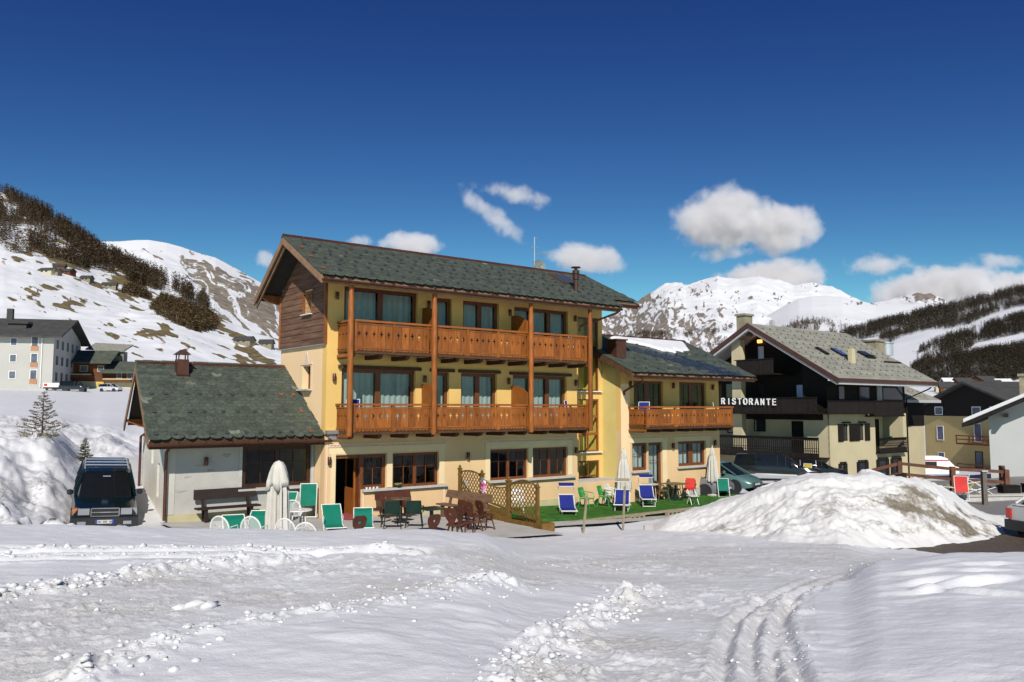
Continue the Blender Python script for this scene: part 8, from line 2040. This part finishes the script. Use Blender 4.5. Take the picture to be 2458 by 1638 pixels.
# ------------------------------------------------------------------ young conifers and dry scrub
M_needle = mat('spruce_needles', (0.045, 0.062, 0.022), 0.8, 0.35, 6.0, col2=(.075, .085, .03), spec=.15)
M_needle2 = mat('larch_twigs', (0.10, 0.082, 0.032), 0.85, 0.3, 6.0, col2=(.14, .11, .05), spec=.1)
M_bark = mat('bark', (0.075, 0.052, 0.036), 0.9, 0.25, 9)
def conifer(label, loc, h, r, m, n, dens, seed, name='young_spruce', gaps=.3):
    t = thing(name, label, 'conifer', loc, seed * 1.3); rr = random.Random(seed)
    mb = MB(); mb.tube([(0, 0, -.1), (.01, 0, h * .5), (0, .01, h)], [h * .02, h * .013, .004], 7); mb.build('trunk', M_bark, t)
    br = MB(); lf_ = MB()
    for i in range(n):
        q = (i + rr.random()) / n; z = h * (.06 + .92 * q); L = r * (1 - q) ** .8 * rr.uniform(.6, 1.2) + .03; a = i * 2.4 + rr.uniform(-.4, .4)
        p = Vector((0, 0, z)); d = Vector((math.cos(a), math.sin(a), rr.uniform(-.25, .15)))
        tip = p + d * L + Vector((0, 0, .12 * L)); mid = p + d * L * .5 - Vector((0, 0, .06 * L))
        br.tube([p, mid, tip], [.008, .006, .003], 4)
        m_ = max(4, int(dens * L))
        for k in range(m_):
            s_ = rr.random() ** .7; c = p.lerp(mid, s_ * 2) if s_ < .5 else mid.lerp(tip, s_ * 2 - 1)
            c = c + Vector((rr.gauss(0, .02), rr.gauss(0, .02), rr.gauss(0, .015)))
            e = (d + Vector((rr.uniform(-.9, .9), rr.uniform(-.9, .9), rr.uniform(-.5, .6)))).normalized() * rr.uniform(.035, .075)
            w_ = e.cross(Vector((rr.uniform(-1, 1), rr.uniform(-1, 1), rr.uniform(-1, 1)))).normalized() * .012
            lf_.face([c - w_, c + e * .6 - w_ * .6, c + e, c + e * .6 + w_ * .6, c + w_])
    br.build('branches', M_bark, t); o = lf_.build('needles', m, t); o['kind'] = 'stuff'
    return t
x_, y_ = -19.3, 34.0
conifer('thin young spruce with bare gaps standing in the snow left of the annex', (x_, y_, gz(x_, y_) - .05), 1.85, .95, M_needle2, 62, 110, 3)
x_, y_ = -18.55, 36.0
conifer('small dense dark spruce in the snow, right of the thin one', (x_, y_, gz(x_, y_) - .05), 1.22, .36, M_needle, 60, 150, 5)
def dry_shrub(label, loc, r, h, seed):
    t = thing('dry_shrub', label, 'shrub', loc, 0, 'dry brown shrubs in the snow'); rr = random.Random(seed); mb = MB()
    for i in range(110):
        a = rr.uniform(0, 6.28); q = r * math.sqrt(rr.random()); p = Vector((q * math.cos(a), q * math.sin(a), 0)); d = Vector((rr.uniform(-.6, .6), rr.uniform(-.6, .6), 1)) * h * rr.uniform(.4, 1)
        mb.tube([p, p + d * .5 + Vector((rr.gauss(0, .05), 0, 0)), p + d], [.008, .006, .002], 3)
    mb.build('twigs', M_needle2, t)
for lb, x_, y_, r_, h_, sd in (('dry brown shrub round the foot of the thin young spruce', -19.2, 33.6, .7, .35, 1), ('dry brown shrub on the snow bank at the left edge', -24.0, 42.0, 1.4, .5, 2), ('dry brown shrub cut by the left edge near the driveway', -14.55, 22.6, .5, .6, 3)):
    dry_shrub(lb, (x_, y_, gz(x_, y_) - .05), r_, h_, sd)

# ------------------------------------------------------------------ clouds: real volumes far behind the ridges
SC.cycles.volume_bounces = 6
SC.cycles.volume_step_rate = 1.0
SC.cycles.volume_max_steps = 96
def cloud_mat(name, dens, freq, amp, thin):
    m = bpy.data.materials.new(name); m.use_nodes = True; nt = m.node_tree; N = nt.nodes; Lk = nt.links
    N.remove(N['Principled BSDF']); pv = N.new('ShaderNodeVolumePrincipled')
    pv.inputs['Color'].default_value = (.93, .915, .92, 1); pv.inputs['Anisotropy'].default_value = 0.0
    tc = N.new('ShaderNodeTexCoord'); ge = N.new('ShaderNodeNewGeometry')
    ln = N.new('ShaderNodeVectorMath'); ln.operation = 'LENGTH'; Lk.new(tc.outputs['Object'], ln.inputs[0])
    nz = N.new('ShaderNodeTexNoise'); nz.inputs['Scale'].default_value = freq; nz.inputs['Detail'].default_value = 9; nz.inputs['Roughness'].default_value = .66
    Lk.new(ge.outputs['Position'], nz.inputs['Vector'])
    a = N.new('ShaderNodeMath'); a.operation = 'MULTIPLY_ADD'; a.inputs[1].default_value = amp; a.inputs[2].default_value = .62 - amp / 2; Lk.new(nz.outputs[0], a.inputs[0])
    sb = N.new('ShaderNodeMath'); sb.operation = 'SUBTRACT'; Lk.new(a.outputs[0], sb.inputs[0]); Lk.new(ln.outputs['Value'], sb.inputs[1])
    mr = N.new('ShaderNodeMapRange'); mr.interpolation_type = 'SMOOTHSTEP'; mr.inputs[1].default_value = 0; mr.inputs[2].default_value = thin; mr.inputs[4].default_value = dens; Lk.new(sb.outputs[0], mr.inputs[0])
    Lk.new(mr.outputs[0], pv.inputs['Density']); Lk.new(pv.outputs[0], N['Material Output'].inputs['Volume'])
    return m
def cloud_domain():
    import bmesh
    bm = bmesh.new(); bmesh.ops.create_icosphere(bm, subdivisions=2, radius=1.02); me = bpy.data.meshes.new('cloud'); bm.to_mesh(me); bm.free(); return me
CM = cloud_mat('cloud_vapour', .014, .0038, 1.0, .34)
CW = cloud_mat('wisp_vapour', .009, .0060, 1.5, .50)
def cloud(label, t, s_, dist, hw, hh, m, roll=0.0, depth=None):
    me = cloud_domain(); me.materials.append(m)
    o = link('cloud', me, None, (t * dist, dist, EYE + s_ * dist), (0, R(roll), -math.atan(t)), (hw * dist, (depth or hh * 1.1) * dist, hh * dist))
    return tag(o, label, 'cloud', 'small white clouds over the ridges')
# direction (x/y, z/y), half width, half height as tangents
for label, q, dist, hw, hh, m, roll in (
    ('upper wisp of the broken curl of cloud above the middle of the hotel roof', [(0.0046,0.2636)][0], 8200, .084, .021, CW, 14),
    ('lower slanting wisp of the broken curl of cloud above the hotel roof', [(-0.0239,0.2357)][0], 8200, .088, .023, CW, 38),
    ('small white cloud just above the left half of the hotel roof', [(-0.1241,0.2009)][0], 9000, .062, .030, CM, 4),
    ('tiny pale cloud puff touching the hotel ridge, left of the small white cloud', [(-0.1884,0.2041)][0], 9000, .028, .014, CW, 0),
    ('faint cloud puff left of the hotel gable peak', [(-0.3021,0.1846)][0], 9000, .020, .020, CW, 0),
    ('white cloud beside the aerial above the right part of the hotel roof', [(0.0939,0.1835)][0], 9000, .080, .032, CM, 6),
    ('largest white cloud, standing above the snowy mountain', [(0.2624,0.2319)][0], 9000, .105, .066, CM, 0),
    ('right lobe merged with the largest white cloud', [(0.3292,0.2194)][0], 9100, .082, .052, CM, 0),
    ('thin cloud shred under the largest white cloud', [(0.2615,0.1900)][0], 9000, .062, .016, CW, 0),
    ('grey cloud rising right behind the mountain summit', [(0.3168,0.1560)][0], 10500, .110, .046, CM, -4),
    ('ragged cloud between the summit and the wide bank at right', [(0.4510,0.1749)][0], 9800, .066, .024, CW, 0),
    ('wide cloud bank behind the right end of the mountain ridge', [(0.5189,0.1372)][0], 10800, .135, .062, CM, -6),
    ('cloud bank cut by the right edge, joined to the wide bank', [(0.6255,0.1372)][0], 10800, .095, .055, CM, 0),
    ('small cloud shred high above the cloud bank at the right edge', [(0.5956,0.1803)][0], 9800, .050, .018, CW, 8)):
    cloud(label, q[0], q[1], dist, hw, hh, m, roll)
